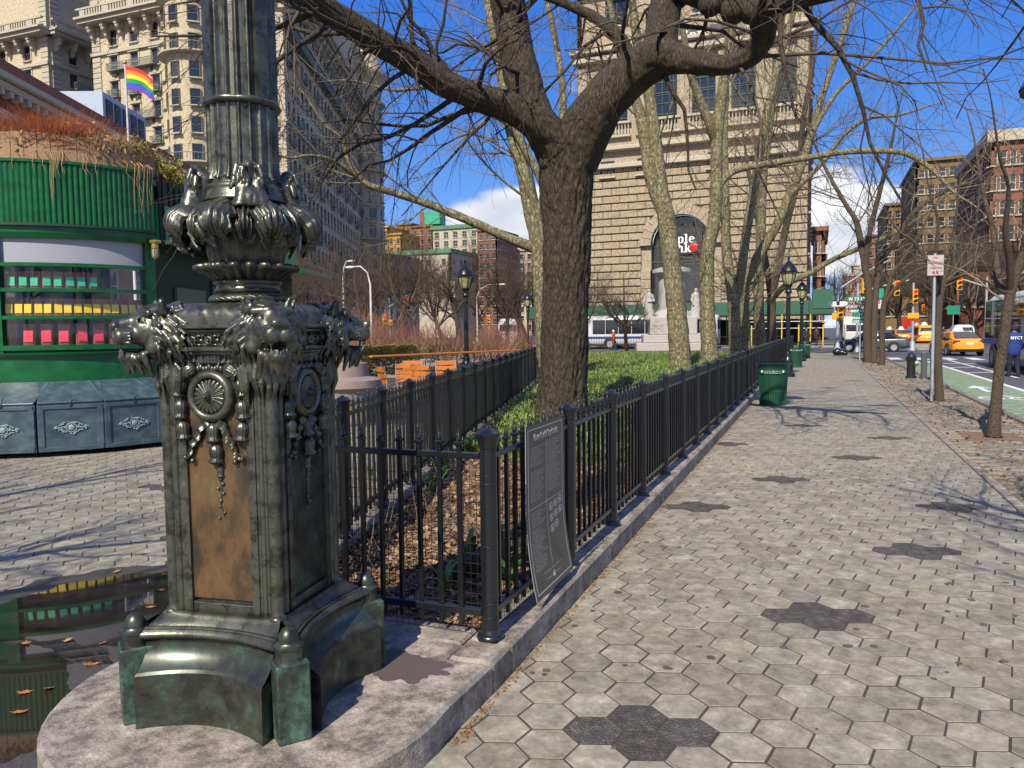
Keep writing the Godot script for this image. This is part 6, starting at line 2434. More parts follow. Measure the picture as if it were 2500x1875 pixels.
func ansonia_wing(label: String, p0: Vector2, p1: Vector2, cols_x: Array, h0: float, pitch: float, top: float, turret: bool) -> Node3D:
	var root := thing("apartment_tower", label, "building", Vector3(p0.x, -0.2, p0.y))
	var t := wall_frame(p0, p1)
	var W := p0.distance_to(p1)
	var rows := []
	var n := 0
	var y := h0
	var ys := []
	while y > 3.5:
		ys.append(y)
		y -= pitch
	ys.reverse()
	for yy in ys:
		var os := []
		for x in cols_x: os.append([x, 1.35 if W < 50.0 else 1.6])
		rows.append([yy, 2.15, os])
	var wins := {}
	cut_facade(root, t, W, -0.2, top, rows, M.ansonia, wins, Color(0.12, 0.11, 0.09))
	var inv := T(-root.position)
	var small := balcony_mesh(1.9, 0.7)
	var wide := balcony_mesh(8.6, 1.0)
	var ped := MB.new()
	ped.box(Vector3(0, 1.28, 0.08), Vector3(2.0, 0.3, 0.36))
	ped.box(Vector3(0, 1.55, 0.10), Vector3(0.5, 0.5, 0.4))
	for s in [-1.0, 1.0]: ped.box(Vector3(s * 0.86, 0.0, 0.03), Vector3(0.22, 2.3, 0.16))
	var pedm := ped.mesh(M.trim)
	for j in ys.size():
		for i in cols_x.size():
			if W < 50.0: put(root, "window_surround", pedm, null, inv * t * T(Vector3(cols_x[i], ys[j], 0)))
			if (ys.size() - 1 - j) % 4 != 3 and (ys.size() - 1 - j) > 1 and (W < 50.0 or (i + j) % 3 == 0):
				put(root, "balcony", small, null, inv * t * T(Vector3(cols_x[i], ys[j] - 1.2, 0)))
		if (W < 50.0 and (ys.size() - 1 - j) % 4 == 3) or (ys.size() - 1 - j) == 1:
			var i := 0
			while i + 2 < cols_x.size():
				put(root, "long_balcony", wide, null, inv * t * T(Vector3(cols_x[i + 1], ys[j] - 1.2, 0)))
				i += 3
	# belts, quoins, great cornice with brackets and balustrade
	for yb in [h0 - pitch * 0.55, h0 - pitch * 4.55, h0 - pitch * 9.5]:
		var b := MB.new()
		b.box(Vector3(W / 2, yb, 0.12), Vector3(W + 0.3, 0.45, 0.5))
		part(root, "belt_course", b, M.trim, inv * t)
	for x in [0.7, W - 0.7]:
		var b := MB.new()
		var yq := 1.0
		while yq < top:
			b.box(Vector3(x, yq, 0.04), Vector3(1.5, 0.62, 0.25))
			yq += 0.72
		part(root, "quoins", b, M.trim, inv * t).set_meta("kind", "stuff")
	var cy := h0 + pitch * 0.62
	var b := MB.new()
	b.box(Vector3(W / 2, cy, 0.75), Vector3(W + 1.6, 0.5, 2.2))
	b.box(Vector3(W / 2, cy + 0.4, 0.95), Vector3(W + 2.0, 0.3, 2.6))
	part(root, "cornice", b, M.trim, inv * t)
	b = MB.new()
	b.box(Vector3(W / 2, cy + 1.75, 1.6), Vector3(W + 2.0, 0.25, 0.4))
	b.box(Vector3(W / 2, cy + 0.65, 1.6), Vector3(W + 2.0, 0.2, 0.45))
	var k := 0
	while k * 0.5 < W:
		b.box(Vector3(k * 0.5, cy + 1.2, 1.6), Vector3(0.26 if k % 9 else 0.7, 1.0, 0.26))
		k += 1
	part(root, "balustrade", b, M.trim, inv * t)
	var br := MB.new()
	br.box(Vector3(0, 0, 0.7), Vector3(0.55, 0.7, 1.4))
	br.box(Vector3(0, -0.7, 0.45), Vector3(0.5, 0.8, 0.9))
	br.box(Vector3(0, -1.4, 0.25), Vector3(0.42, 0.7, 0.5))
	br.sphere(Vector3(0, -0.5, 1.0), Vector3(0.35, 0.5, 0.35), 6, 8)
	br.sphere(Vector3(0, -1.3, 0.6), Vector3(0.28, 0.45, 0.28), 6, 8)
	var brm := br.mesh(M.trim)
	var xx := 0.6
	while xx < W:
		put(root, "bracket", brm, null, inv * t * T(Vector3(xx, cy - 0.5, 0)))
		xx += 2.6
	# upper storey and mansard
	b = MB.new()
	b.box(Vector3(W / 2, (cy + top) / 2 + 4.0, -1.2), Vector3(W - 1.0, top - cy + 8.0, 1.0))
	part(root, "attic", b, M.ansonia, inv * t)
	return root

func build_ansonia() -> void:
	var z := -84.0
	var xl := on_z(236, 300, z).x
	var xr := on_z(690, 300, z).x
	var cols := []
	for p in [281, 331, 382, 470, 521, 575, 630, 668]: cols.append(on_z(p, 200, z).x - xl)
	var hy := on_z(331, 82, z).y
	ansonia_wing("ornate cream stone apartment tower with iron balconies behind the flagpole", Vector2(xl, z), Vector2(xr, z), cols, hy, 3.52, hy + 7.0, true)
	# round bay on the front, behind the bronze column
	var bay := thing("corner_turret", "rounded stone bay with curved balconies on the cream apartment tower", "turret", Vector3(on_z(482, 300, z).x, -0.2, z))
	var b := MB.new()
	b.lathe(PackedVector2Array([Vector2(3.6, 0), Vector2(3.6, hy + 2.0), Vector2(4.6, hy + 2.6), Vector2(4.6, hy + 3.4), Vector2(0, hy + 3.5)]), 28)
	part(bay, "wall", b, M.ansonia)
	var wn := window_mesh(1.35, 2.15, Color(0.12, 0.11, 0.09))
	for j in 12:
		for a in [-0.72, 0.0, 0.72]:
			# windows stand just proud of the curved wall, in shallow surrounds
			var tt := T(Vector3(sin(a) * 3.62, hy - j * 3.52, cos(a) * 3.62), RY(a)) * T(Vector3(0, 0, 0.24))
			var o := put(bay, "window", wn[0], null, tt)
			put(o, "pane", wn[1])
		b = MB.new()
		if j % 4 == 1:
			b.lathe(PackedVector2Array([Vector2(3.6, hy - j * 3.52 - 1.5), Vector2(4.6, hy - j * 3.52 - 1.4), Vector2(4.6, hy - j * 3.52 - 1.2), Vector2(3.6, hy - j * 3.52 - 1.2)]), 28)
			part(bay, "curved_balcony", b, M.trim)
			b = MB.new()
			for k in 60:
				var a := TAU * k / 60.0
				b.rod(Vector3(sin(a) * 4.5, hy - j * 3.52 - 1.2, cos(a) * 4.5), Vector3(sin(a) * 4.5, hy - j * 3.52 - 0.2, cos(a) * 4.5), 0.035, 4)
			b.lathe(PackedVector2Array([Vector2(4.46, hy - j * 3.52 - 0.25), Vector2(4.56, hy - j * 3.52 - 0.25), Vector2(4.56, hy - j * 3.52 - 0.15), Vector2(4.46, hy - j * 3.52 - 0.15)]), 28)
			part(bay, "balcony_rail", b, M.balcony)
	# left wing: front and its flank in the court
	var ax := on_z(122, 200, z).x
	var al := ax - 24.0
	var ac := []
	for p in [10, 70]: ac.append(on_z(p, 200, z).x - al)
	ac.push_front(ac[0] - 6.5)
	ac.push_front(ac[0] - 5.0)
	var ah := on_z(70, 130, z).y
	ansonia_wing("ornate cream apartment wing with bracketed cornice above the brick theatre front", Vector2(al, z), Vector2(ax, z), ac, ah, 3.52, ah + 9.0, false)
	ansonia_wing("shaded court wall of cream apartment wing with dark balconies", Vector2(ax, z - 0.5), Vector2(ax, z - 22.0), [3.5, 7.5, 12.0, 16.5, 20.0], ah, 3.52, ah + 9.0, false)
	# the long side along the broad street
	var p0 := Vector2(xr + 0.3, z)
	var dirv := Vector2(-sin(deg_to_rad(23.5)), -cos(deg_to_rad(23.5)))
	var L := 66.0
	var sc := []
	var x := 2.5
	while x < L - 2.0:
		sc.append(x)
		x += 2.75
	ansonia_wing("long ornate apartment front with stacked balconies and round corner tower along the broad street", p0, p0 + dirv * L, sc, 45.0, 3.52, 54.0, false)
	var tw := thing("corner_turret", "round corner tower with domed roof ending the long apartment front", "turret", Vector3(p0.x + dirv.x * L, -0.2, p0.y + dirv.y * L))
	b = MB.new()
	var pr := PackedVector2Array([Vector2(4.2, 0)])
	for k in 14:
		var yy := 4.0 + k * 3.52
		pr.append(Vector2(4.2, yy - 0.5)); pr.append(Vector2(5.0 if k % 4 == 1 else 4.4, yy - 0.4)); pr.append(Vector2(5.0 if k % 4 == 1 else 4.4, yy)); pr.append(Vector2(4.2, yy + 0.05))
	for q in [Vector2(4.2, 54), Vector2(5.4, 55), Vector2(5.4, 56), Vector2(4.4, 56.2), Vector2(3.8, 60), Vector2(2.2, 63), Vector2(0.8, 64.5), Vector2(0.0, 66)]: pr.append(q)
	b.lathe(pr, 24)
	part(tw, "wall", b, M.ansonia)
	for j in 13:
		for a in [-0.4, 0.3, 1.0, 1.7]:
			var o := put(tw, "window", wn[0], null, T(Vector3(sin(a) * 4.45, 5.6 + j * 3.52, cos(a) * 4.45), RY(a)))
			put(o, "pane", wn[1], null, T(Vector3(0, 0, 0.05)))
	# mansards behind the balustrade
	var ms := thing("mansard_roof", "blue grey mansard roof above the long apartment front", "roof", Vector3(p0.x, 53, p0.y))
	b = MB.new()
	var t := wall_frame(p0, p0 + dirv * L)
	for k in 7:
		var xx := 4.0 + k * 9.2
		b.box(Vector3(xx, 57.0, -3.0), Vector3(7.0, 7.0, 3.0))
		b.box(Vector3(xx, 61.5, -4.0), Vector3(5.0, 2.5, 3.0))
	part(ms, "slates", b, M.slate, T(-ms.position) * t)
	# brick theatre front with stone cornice nearer on the same street
	var q0 := p0 - dirv * 62.0
	var q1 := p0 - dirv * 30.0
	var th := thing("brick_theatre", "red brick building with grey stone cornice rising behind the kiosk", "building", Vector3(q0.x, -0.2, q0.y))
	var tt := wall_frame(q0, q1)
	var wins := {}
	var rows := []
	for yy in [5.0, 9.0]:
		var os := []
		for k in 8: os.append([2.0 + k * 4.0, 1.4])
		rows.append([yy, 2.2, os])
	var inv := T(-th.position)
	cut_facade(th, tt, 32.0, -0.2, 16.2, rows, M.brick, wins, Color(0.4, 0.38, 0.33))
	for e in [[13.2, 0.5, 0.3], [14.6, 0.35, 0.6], [15.0, 0.3, 0.9]]:
		b = MB.new()
		b.box(Vector3(16, e[0], e[2] / 2), Vector3(32.4, e[1], e[2]))
		part(th, "cornice", b, M.trim, inv * tt)
	b = MB.new()
	b.box(Vector3(16, 8, -8), Vector3(31.8, 15.9, 15))
	part(th, "rear", b, M.brick, inv * tt)
	b = MB.new()
	for k in 40: b.box(Vector3(0.5 + k * 0.8, 14.25, 0.35), Vector3(0.3, 0.3, 0.5))
	part(th, "dentils", b, M.trim, inv * tt).set_meta("kind", "stuff")
	# blue-grey plant boxes on its roof
	var pl := thing("roof_plant", "pale blue sheet metal plant box on the brick building roof", "roof plant", tt * Vector3(20, 16.4, -3.0))
	b = MB.new()
	b.box(Vector3(0, 1.2, 0), Vector3(7, 2.4, 3), tt.basis)
	part(pl, "casing", b, plain(col(0.34, 0.42, 0.52), 0.5))
	b = MB.new()
	for k in 5: b.box(tt.basis * Vector3(-2.6 + k * 1.3, 1.3, 1.53), Vector3(0.9, 1.4, 0.1), tt.basis)
	part(pl, "louvres", b, M.black).set_meta("kind", "stuff")
	flag_pole()

func flag_pole() -> void:
	var foot := far_at(313, 330, 48.0)
	var root := thing("flag_pole", "slim white flagpole flying a striped rainbow flag", "flagpole", Vector3(foot.x, -0.1, foot.z))
	var top := far_at(313, 158, 48.0).y
	var b := MB.new()
	b.tube(PackedVector3Array([Vector3.ZERO, Vector3(0, top + 0.1, 0)]), PackedFloat32Array([0.09, 0.05]), 10, true)
	part(root, "pole", b, plain(col(0.5, 0.5, 0.52), 0.4))
	b = MB.new()
	b.sphere(Vector3(0, top + 0.2, 0), Vector3.ONE * 0.11)
	part(root, "ball", b, plain(col(0.45, 0.35, 0.12), 0.3, 0.6))
	var fl := Node3D.new()
	fl.name = "flag"
	root.add_child(fl)
	var cols := [col(0.62, 0.02, 0.03), col(0.75, 0.22, 0.02), col(0.75, 0.6, 0.03), col(0.02, 0.28, 0.06), col(0.02, 0.09, 0.5), col(0.16, 0.04, 0.35)]
	for k in 6:
		b = MB.new()
		var g := []
		for i in 2:
			var row := []
			for j in 15:
				var u := j / 14.0
				var h := top - (k + i) * 0.215 - u * u * 0.55 - u * 0.25 + (k + i) * 0.03 * u
				row.append(Vector3(0.06 + u * 1.55 + 0.1 * sin(u * 5.0), h, 0.14 * sin(u * 8.0 + k * 0.2 + i * 0.2) * u - u * 0.5))
			g.append(row)
		b.grid(g, Vector3(0, 0, 1))
		var m := plain(cols[k], 0.8)
		m.cull_mode = BaseMaterial3D.CULL_DISABLED
		part(fl, "stripe", b, m)

func build_bank() -> void:
	var z := -80.0
	var xl := on_z(1412, 500, z).x
	var xr := on_z(1972, 500, z).x
	var W := xr - xl
	var root := thing("bank_building", "massive pale limestone bank with banded stonework and a tall arched doorway", "building", Vector3(xl, -0.2, z))
	var t := wall_frame(Vector2(xl, z), Vector2(xr, z))
	var inv := T(-root.position)
	var h1 := 18.4
	var cx := on_z(1662, 600, z).x - xl
	var ar := 3.0
	var spring := on_z(1662, 597, z).y
	# base storey: one box per stone course so that the joints are real grooves
	var y := -0.2
	var row := 0
	var stones := 0
	var win_lo := on_z(1500, 432, z).y
	var win_hi := on_z(1500, 393, z).y
	while y < h1:
		var ch := 0.78
		# joint line behind
		var segs := [[0.0, W]]
		var yc := y + ch / 2
		if yc < spring + ar + 0.9:
			var half := ar + 1.0
			if yc > spring: half = sqrt(maxf(0.0, pow(ar + 1.0, 2.0) - pow(yc - spring, 2.0)))
			if half > 0.1: segs = [[0.0, cx - half], [cx + half, W]]
		elif yc > win_lo and yc < win_hi + 0.2:
			segs = []
			var x := 0.0
			for wx in [3.2, 7.0, W - 8.6, W - 3.2]:
				segs.append([x, wx - 0.75])
				x = wx + 0.75
			segs.append([x, W])
		for s in segs:
			# stones along the course, broken joints
			var x: float = s[0] - (0.9 if row % 2 else 0.0)
			while x < s[1]:
				var a := maxf(x, s[0])
				var e := minf(x + 1.8, s[1])
				if e - a > 0.1:
					var b := MB.new()
					var v := 0.9 + 0.16 * fposmod(sin(row * 12.9 + x * 7.2) * 43.7, 1.0)
					b.col = Color(v, v * 0.985, v * 0.96)
					b.cbox(Vector3((a + e) / 2, yc, 0.0), Vector3(e - a - 0.03, ch - 0.11, 0.5), 0.05)
					if stones < 300 and y > 3.9:
						part(root, "stone", b, M.lime, inv * t)
						stones += 1
					else:
						part(root, "far_stone", b, M.lime, inv * t).set_meta("kind", "stuff")
				x += 1.8
		y += ch
		row += 1
	var bk := MB.new()
	var rows := [[(win_lo + win_hi) / 2, win_hi - win_lo, [[3.2, 1.4], [7.0, 1.4], [W - 8.6, 1.4], [W - 3.2, 1.4]]]]
	pierced_wall(bk, cx - ar, -0.2, h1, [[(win_lo + win_hi) / 2, win_hi - win_lo, [[3.2, 1.4], [7.0, 1.4]]]], 0.8)
	part(root, "backing", bk, M.lime, inv * t * T(Vector3(0, 0, -0.1)))
	bk = MB.new()
	bk.box(Vector3((cx + ar + W) / 2, h1 / 2, -0.5), Vector3(W - cx - ar, h1, 0.8))
	bk.box(Vector3(cx, (spring + ar + h1) / 2 + 0.2, -0.5), Vector3(ar * 2, h1 - spring - ar - 0.2, 0.8))
	part(root, "backing", bk, M.lime, inv * t)
	var wm := window_mesh(1.4, win_hi - win_lo, Color(0.03, 0.035, 0.03), 2)
	for wx in [3.2, 7.0, W - 8.6, W - 3.2]:
		var o := put(root, "small_window", wm[0], null, inv * t * T(Vector3(wx, (win_lo + win_hi) / 2, 0.3)))
		put(o, "pane", wm[1], null, T(Vector3(0, 0, 0.02)))
	# arch stones
	for k in 15:
		var a0 := PI * k / 15.0
		var a1 := PI * (k + 1) / 15.0 - 0.012
		var b := MB.new()
		var pts := PackedVector2Array()
		for i in 4: pts.append(Vector2(cos(lerpf(a0, a1, i / 3.0)), sin(lerpf(a0, a1, i / 3.0))) * ar)
		for i in 4: pts.append(Vector2(cos(lerpf(a1, a0, i / 3.0)), sin(lerpf(a1, a0, i / 3.0))) * (ar + (1.0 if k % 2 else 1.15)))
		b.at(Transform3D(Basis(Vector3.RIGHT, Vector3(0, 0, 1), Vector3(0, 1, 0)), Vector3(cx, spring, 0)))
		b.prism(pts, -0.6, 0.38)
		part(root, "arch_stone", b, M.lime, inv * t)
	for s in [-1.0, 1.0]:
		for k in 8:
			var b := MB.new()
			b.cbox(Vector3(cx + s * (ar + 0.5), 0.4 + k * 0.97, -0.1), Vector3(1.0, 0.93, 0.96), 0.04)
			if 0.4 + k * 0.97 < spring: part(root, "jamb_stone", b, M.lime, inv * t)
	# glazed doorway
	var g := MB.new()
	g.box(Vector3(cx, spring / 2, -0.9), Vector3(ar * 2, spring, 0.1))
	var pts2 := PackedVector2Array()
	for i in 17: pts2.append(Vector2(cos(PI * i / 16.0), sin(PI * i / 16.0)) * ar)
	g.at(Transform3D(Basis(Vector3.RIGHT, Vector3(0, 0, 1), Vector3(0, 1, 0)), Vector3(cx, spring, 0)))
	g.prism(pts2, -0.95, -0.85)
	part(root, "door_glass", g, M.pane, inv * t)
	var bars := MB.new()
	for k in 5: bars.box(Vector3(cx - ar + ar * 2 * (k + 0.5) / 5.0, spring / 2 + 1.0, -0.8), Vector3(0.12, spring + 2.6, 0.12))
	for yy in [2.6, 4.6, spring - 1.6, spring]: bars.box(Vector3(cx, yy, -0.8), Vector3(ar * 2, 0.18, 0.14))
	part(root, "door_bars", bars, plain(col(0.06, 0.04, 0.02), 0.5), inv * t)
	# sign in the arch
	var sg := thing("bank_sign", "black bank sign with white lettering and a red apple in the stone arch", "sign", Vector3(xl + cx, spring + 0.1, z - 0.35))
	var sb := MB.new()
	sb.cbox(Vector3(0, 0, 0), Vector3(4.0, 2.2, 0.2), 0.04)
	part(sg, "panel", sb, plain(col(0.016, 0.018, 0.03), 0.4))
	lettering(sg, "word", "Apple", 0.86, Vector3(-0.35, 0.45, 0.14), Basis.IDENTITY, col(0.85, 0.85, 0.85), true, true, 0.06)
	lettering(sg, "word", "Bank", 0.86, Vector3(-0.5, -0.48, 0.14), Basis.IDENTITY, col(0.85, 0.85, 0.85), true, true, 0.06)
	var f := Field.new(Vector3(-1, -1, -0.5), Vector3(1, 1, 0.5), 0.09)
	f.cap(Vector3(-0.22, 0.1, 0), Vector3(-0.15, -0.35, 0), 0.5, 0.38, 0.1, false, Vector3(1, 1, 0.35))
	f.cap(Vector3(0.22, 0.1, 0), Vector3(0.15, -0.35, 0), 0.5, 0.38, 0.1, false, Vector3(1, 1, 0.35))
	var ab := MB.new()
	f.mesh_into(ab)
	part(sg, "apple", ab, plain(col(0.55, 0.01, 0.015), 0.35), T(Vector3(1.3, -0.4, 0.2), Basis.from_scale(Vector3.ONE * 0.66)))
	ab = MB.new()
	ab.sphere(Vector3(1.42, 0.1, 0.25), Vector3(0.22, 0.09, 0.05), 6, 10)
	part(sg, "leaf", ab, plain(col(0.02, 0.22, 0.04), 0.5), T(Vector3.ZERO))
	# upper storeys with tall windows, balustrades and cornices
	var hb := on_z(1660, 322, z).y
	var wlo := on_z(1620, 287, z).y
	var whi := on_z(1620, 172, z).y
	var htop := 38.0
	var us := []
	for p in [1505, 1625, 1718, 1815, 1915]: us.append([on_z(p, 240, z).x - xl, 2.3])
	var up := MB.new()
	var h3 := whi + 1.2
	pierced_wall(up, W, h1, htop, [[(wlo + whi) / 2, whi - wlo, us], [h3 + 5.2, 2.6, us]], 0.8)
	part(root, "upper_wall", up, M.lime, inv * t)
	var uw := window_mesh(2.3, whi - wlo, Color(0.03, 0.06, 0.045), 3)
	var uw2 := window_mesh(2.3, 2.6, Color(0.03, 0.06, 0.045), 2)
	for o in us:
		var a := put(root, "tall_window", uw[0], null, inv * t * T(Vector3(o[0], (wlo + whi) / 2, -0.1)))
		put(a, "pane", uw[1], null, T(Vector3(0, 0, 0.02)))
		var trn := MB.new()
		for k in 4: trn.box(Vector3(0, -1.9 + k * 1.05, -0.16), Vector3(2.2, 0.09, 0.08))
		part(a, "transom", trn, plain(col(0.03, 0.06, 0.045), 0.5))
		a = put(root, "upper_window", uw2[0], null, inv * t * T(Vector3(o[0], h3 + 5.2, -0.1)))
		put(a, "pane", uw2[1], null, T(Vector3(0, 0, 0.02)))
		var bb := MB.new()
		bb.box(Vector3(o[0], wlo - 0.12, 0.25), Vector3(3.1, 0.22, 0.5))
		bb.box(Vector3(o[0], wlo - 1.45, 0.25), Vector3(3.1, 0.22, 0.5))
		for k in 9: bb.lathe(PackedVector2Array([Vector2(0.07, -1.35), Vector2(0.12, -1.05), Vector2(0.06, -0.6), Vector2(0.08, -0.22)]), 6, Vector3(o[0] - 1.3 + k * 0.325, wlo, 0.3))
		part(root, "balustrade", bb, M.trim, inv * t)
	for k in us.size() + 1:
		var px: float = 0.6 if k == 0 else (W - 0.6 if k == us.size() else (us[k - 1][0] + us[k][0]) / 2)
		var b := MB.new()
		b.cbox(Vector3(px, (hb + h3) / 2, 0.12), Vector3(1.0, h3 - hb, 0.4), 0.05)
		part(root, "pilaster", b, M.lime, inv * t)
	for e in [[h1, 0.5, 0.5], [hb - 1.1, 0.4, 0.6], [h3 + 0.6, 0.6, 0.7], [h3 + 1.3, 0.4, 1.1], [h3 + 7.4, 0.5, 0.6], [htop, 0.8, 1.2]]:
		var b := MB.new()
		b.cbox(Vector3(W / 2, e[0], e[2] / 2), Vector3(W + e[2], e[1], e[2] + 0.3), 0.06)
		part(root, "string_course", b, M.trim, inv * t)
	# lettering band high on the wall
	var sv := thing("savings_sign", "dark sign band with white lettering high on the stone bank", "sign", Vector3(on_z(1700, 92, z).x, on_z(1700, 92, z).y, z + 0.75))
	sb = MB.new()
	sb.cbox(Vector3.ZERO, Vector3(7.4, 1.5, 0.16), 0.03)
	part(sv, "panel", sb, plain(col(0.03, 0.035, 0.06), 0.4))
	lettering(sv, "word", "for Savings", 1.0, Vector3(0, 0, 0.1), Basis.IDENTITY, col(0.85, 0.85, 0.85), true, true, 0.05)
	# flank towards the avenue, with narrow windows
	var fl := []
	for yy in [6.0, 10.0, 14.0, 22.0, 26.0, 32.0]:
		var os := []
		for k in 7: os.append([3.0 + k * 4.0, 1.4])
		fl.append([yy, 2.2, os])
	var wins := {}
	cut_facade(root, wall_frame(Vector2(xr, z + 0.1), Vector2(xr, z - 31.0)), 31.0, -0.2, htop, fl, M.brown_brick, wins, Color(0.2, 0.18, 0.15))
	cut_facade(root, wall_frame(Vector2(xl, z - 31.0), Vector2(xl, z + 0.1)), 31.0, -0.2, htop, [], M.brown_brick, wins, Color(0.2, 0.18, 0.15))
	# neighbour beyond on the avenue
	block("brick_block", "narrow orange brick block just beyond the stone bank", 1985, 2016, 560, 118.0, M.brick, 3.2, 2, 20.0)
	build_shed(xl, xr)

func build_shed(xl: float, xr: float) -> void:
	var z0 := -74.0
	var xa := on_z(1285, 770, z0).x
	var xb := on_z(2036, 770, z0).x
	var root := thing("sidewalk_shed", "dark green scaffold shed over the pavement in front of the bank", "scaffold", Vector3(xa, -0.15, z0))
	var L := xb - xa
	var n := 14
	var ptop := on_z(1900, 735, z0).y + 0.15
	var pbot := on_z(1900, 768, z0).y + 0.15
	for k in n:
		var b := MB.new()
		var v := 0.85 + 0.3 * fposmod(k * 0.618, 1.0)
		b.col = Color(v, v, v)
		b.cbox(Vector3(L * (k + 0.5) / n, (ptop + pbot) / 2, 0), Vector3(L / n - 0.03, ptop - pbot, 0.06), 0.01)
		part(root, "parapet_panel", b, M.shed_green)
	var d := MB.new()
	d.box(Vector3(L / 2, pbot + 0.05, -2.6), Vector3(L, 0.25, 5.2))
	part(root, "deck", d, M.black)
	for k in 12:
		for zz in [0.0, -4.8]:
			var b := MB.new()
			b.rod(Vector3(L * (k + 0.2) / 12.0, 0, zz), Vector3(L * (k + 0.2) / 12.0, pbot, zz), 0.055, 8)
			part(root, "leg", b, M.black if k < 10 or zz < -1.0 else plain(col(0.6, 0.45, 0.03), 0.5))
	for e in [1.7, 2.3]:
		var b := MB.new()
		b.rod(Vector3(L * 0.72, e, 0.05), Vector3(L, e, 0.05), 0.035, 6)
		part(root, "rail", b, M.steel)
	for k in 4:
		var b := MB.new()
		b.rod(Vector3(L * (0.76 + 0.07 * k), 0, 0.12), Vector3(L * (0.76 + 0.07 * k), 2.0, 0.12), 0.06, 8)
		part(root, "yellow_pole", b, plain(col(0.62, 0.47, 0.03), 0.5))
	var bx := MB.new()
	bx.cbox(Vector3(L - 0.9, ptop + 0.1, 0.06), Vector3(1.7, 1.7, 0.08), 0.02)
	part(root, "high_panel", bx, M.shed_green)
	# dark panes added as a back, standing for the shade under the shed
	var sh := thing("shed_dark_back", "added dark panes standing for the shade behind the scaffold legs under the bank", "shop", Vector3(xl, -0.15, -79.4))
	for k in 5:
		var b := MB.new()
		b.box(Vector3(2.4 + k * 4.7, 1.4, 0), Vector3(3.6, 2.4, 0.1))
		part(sh, "dark_back_pane", b, M.dark_glass)

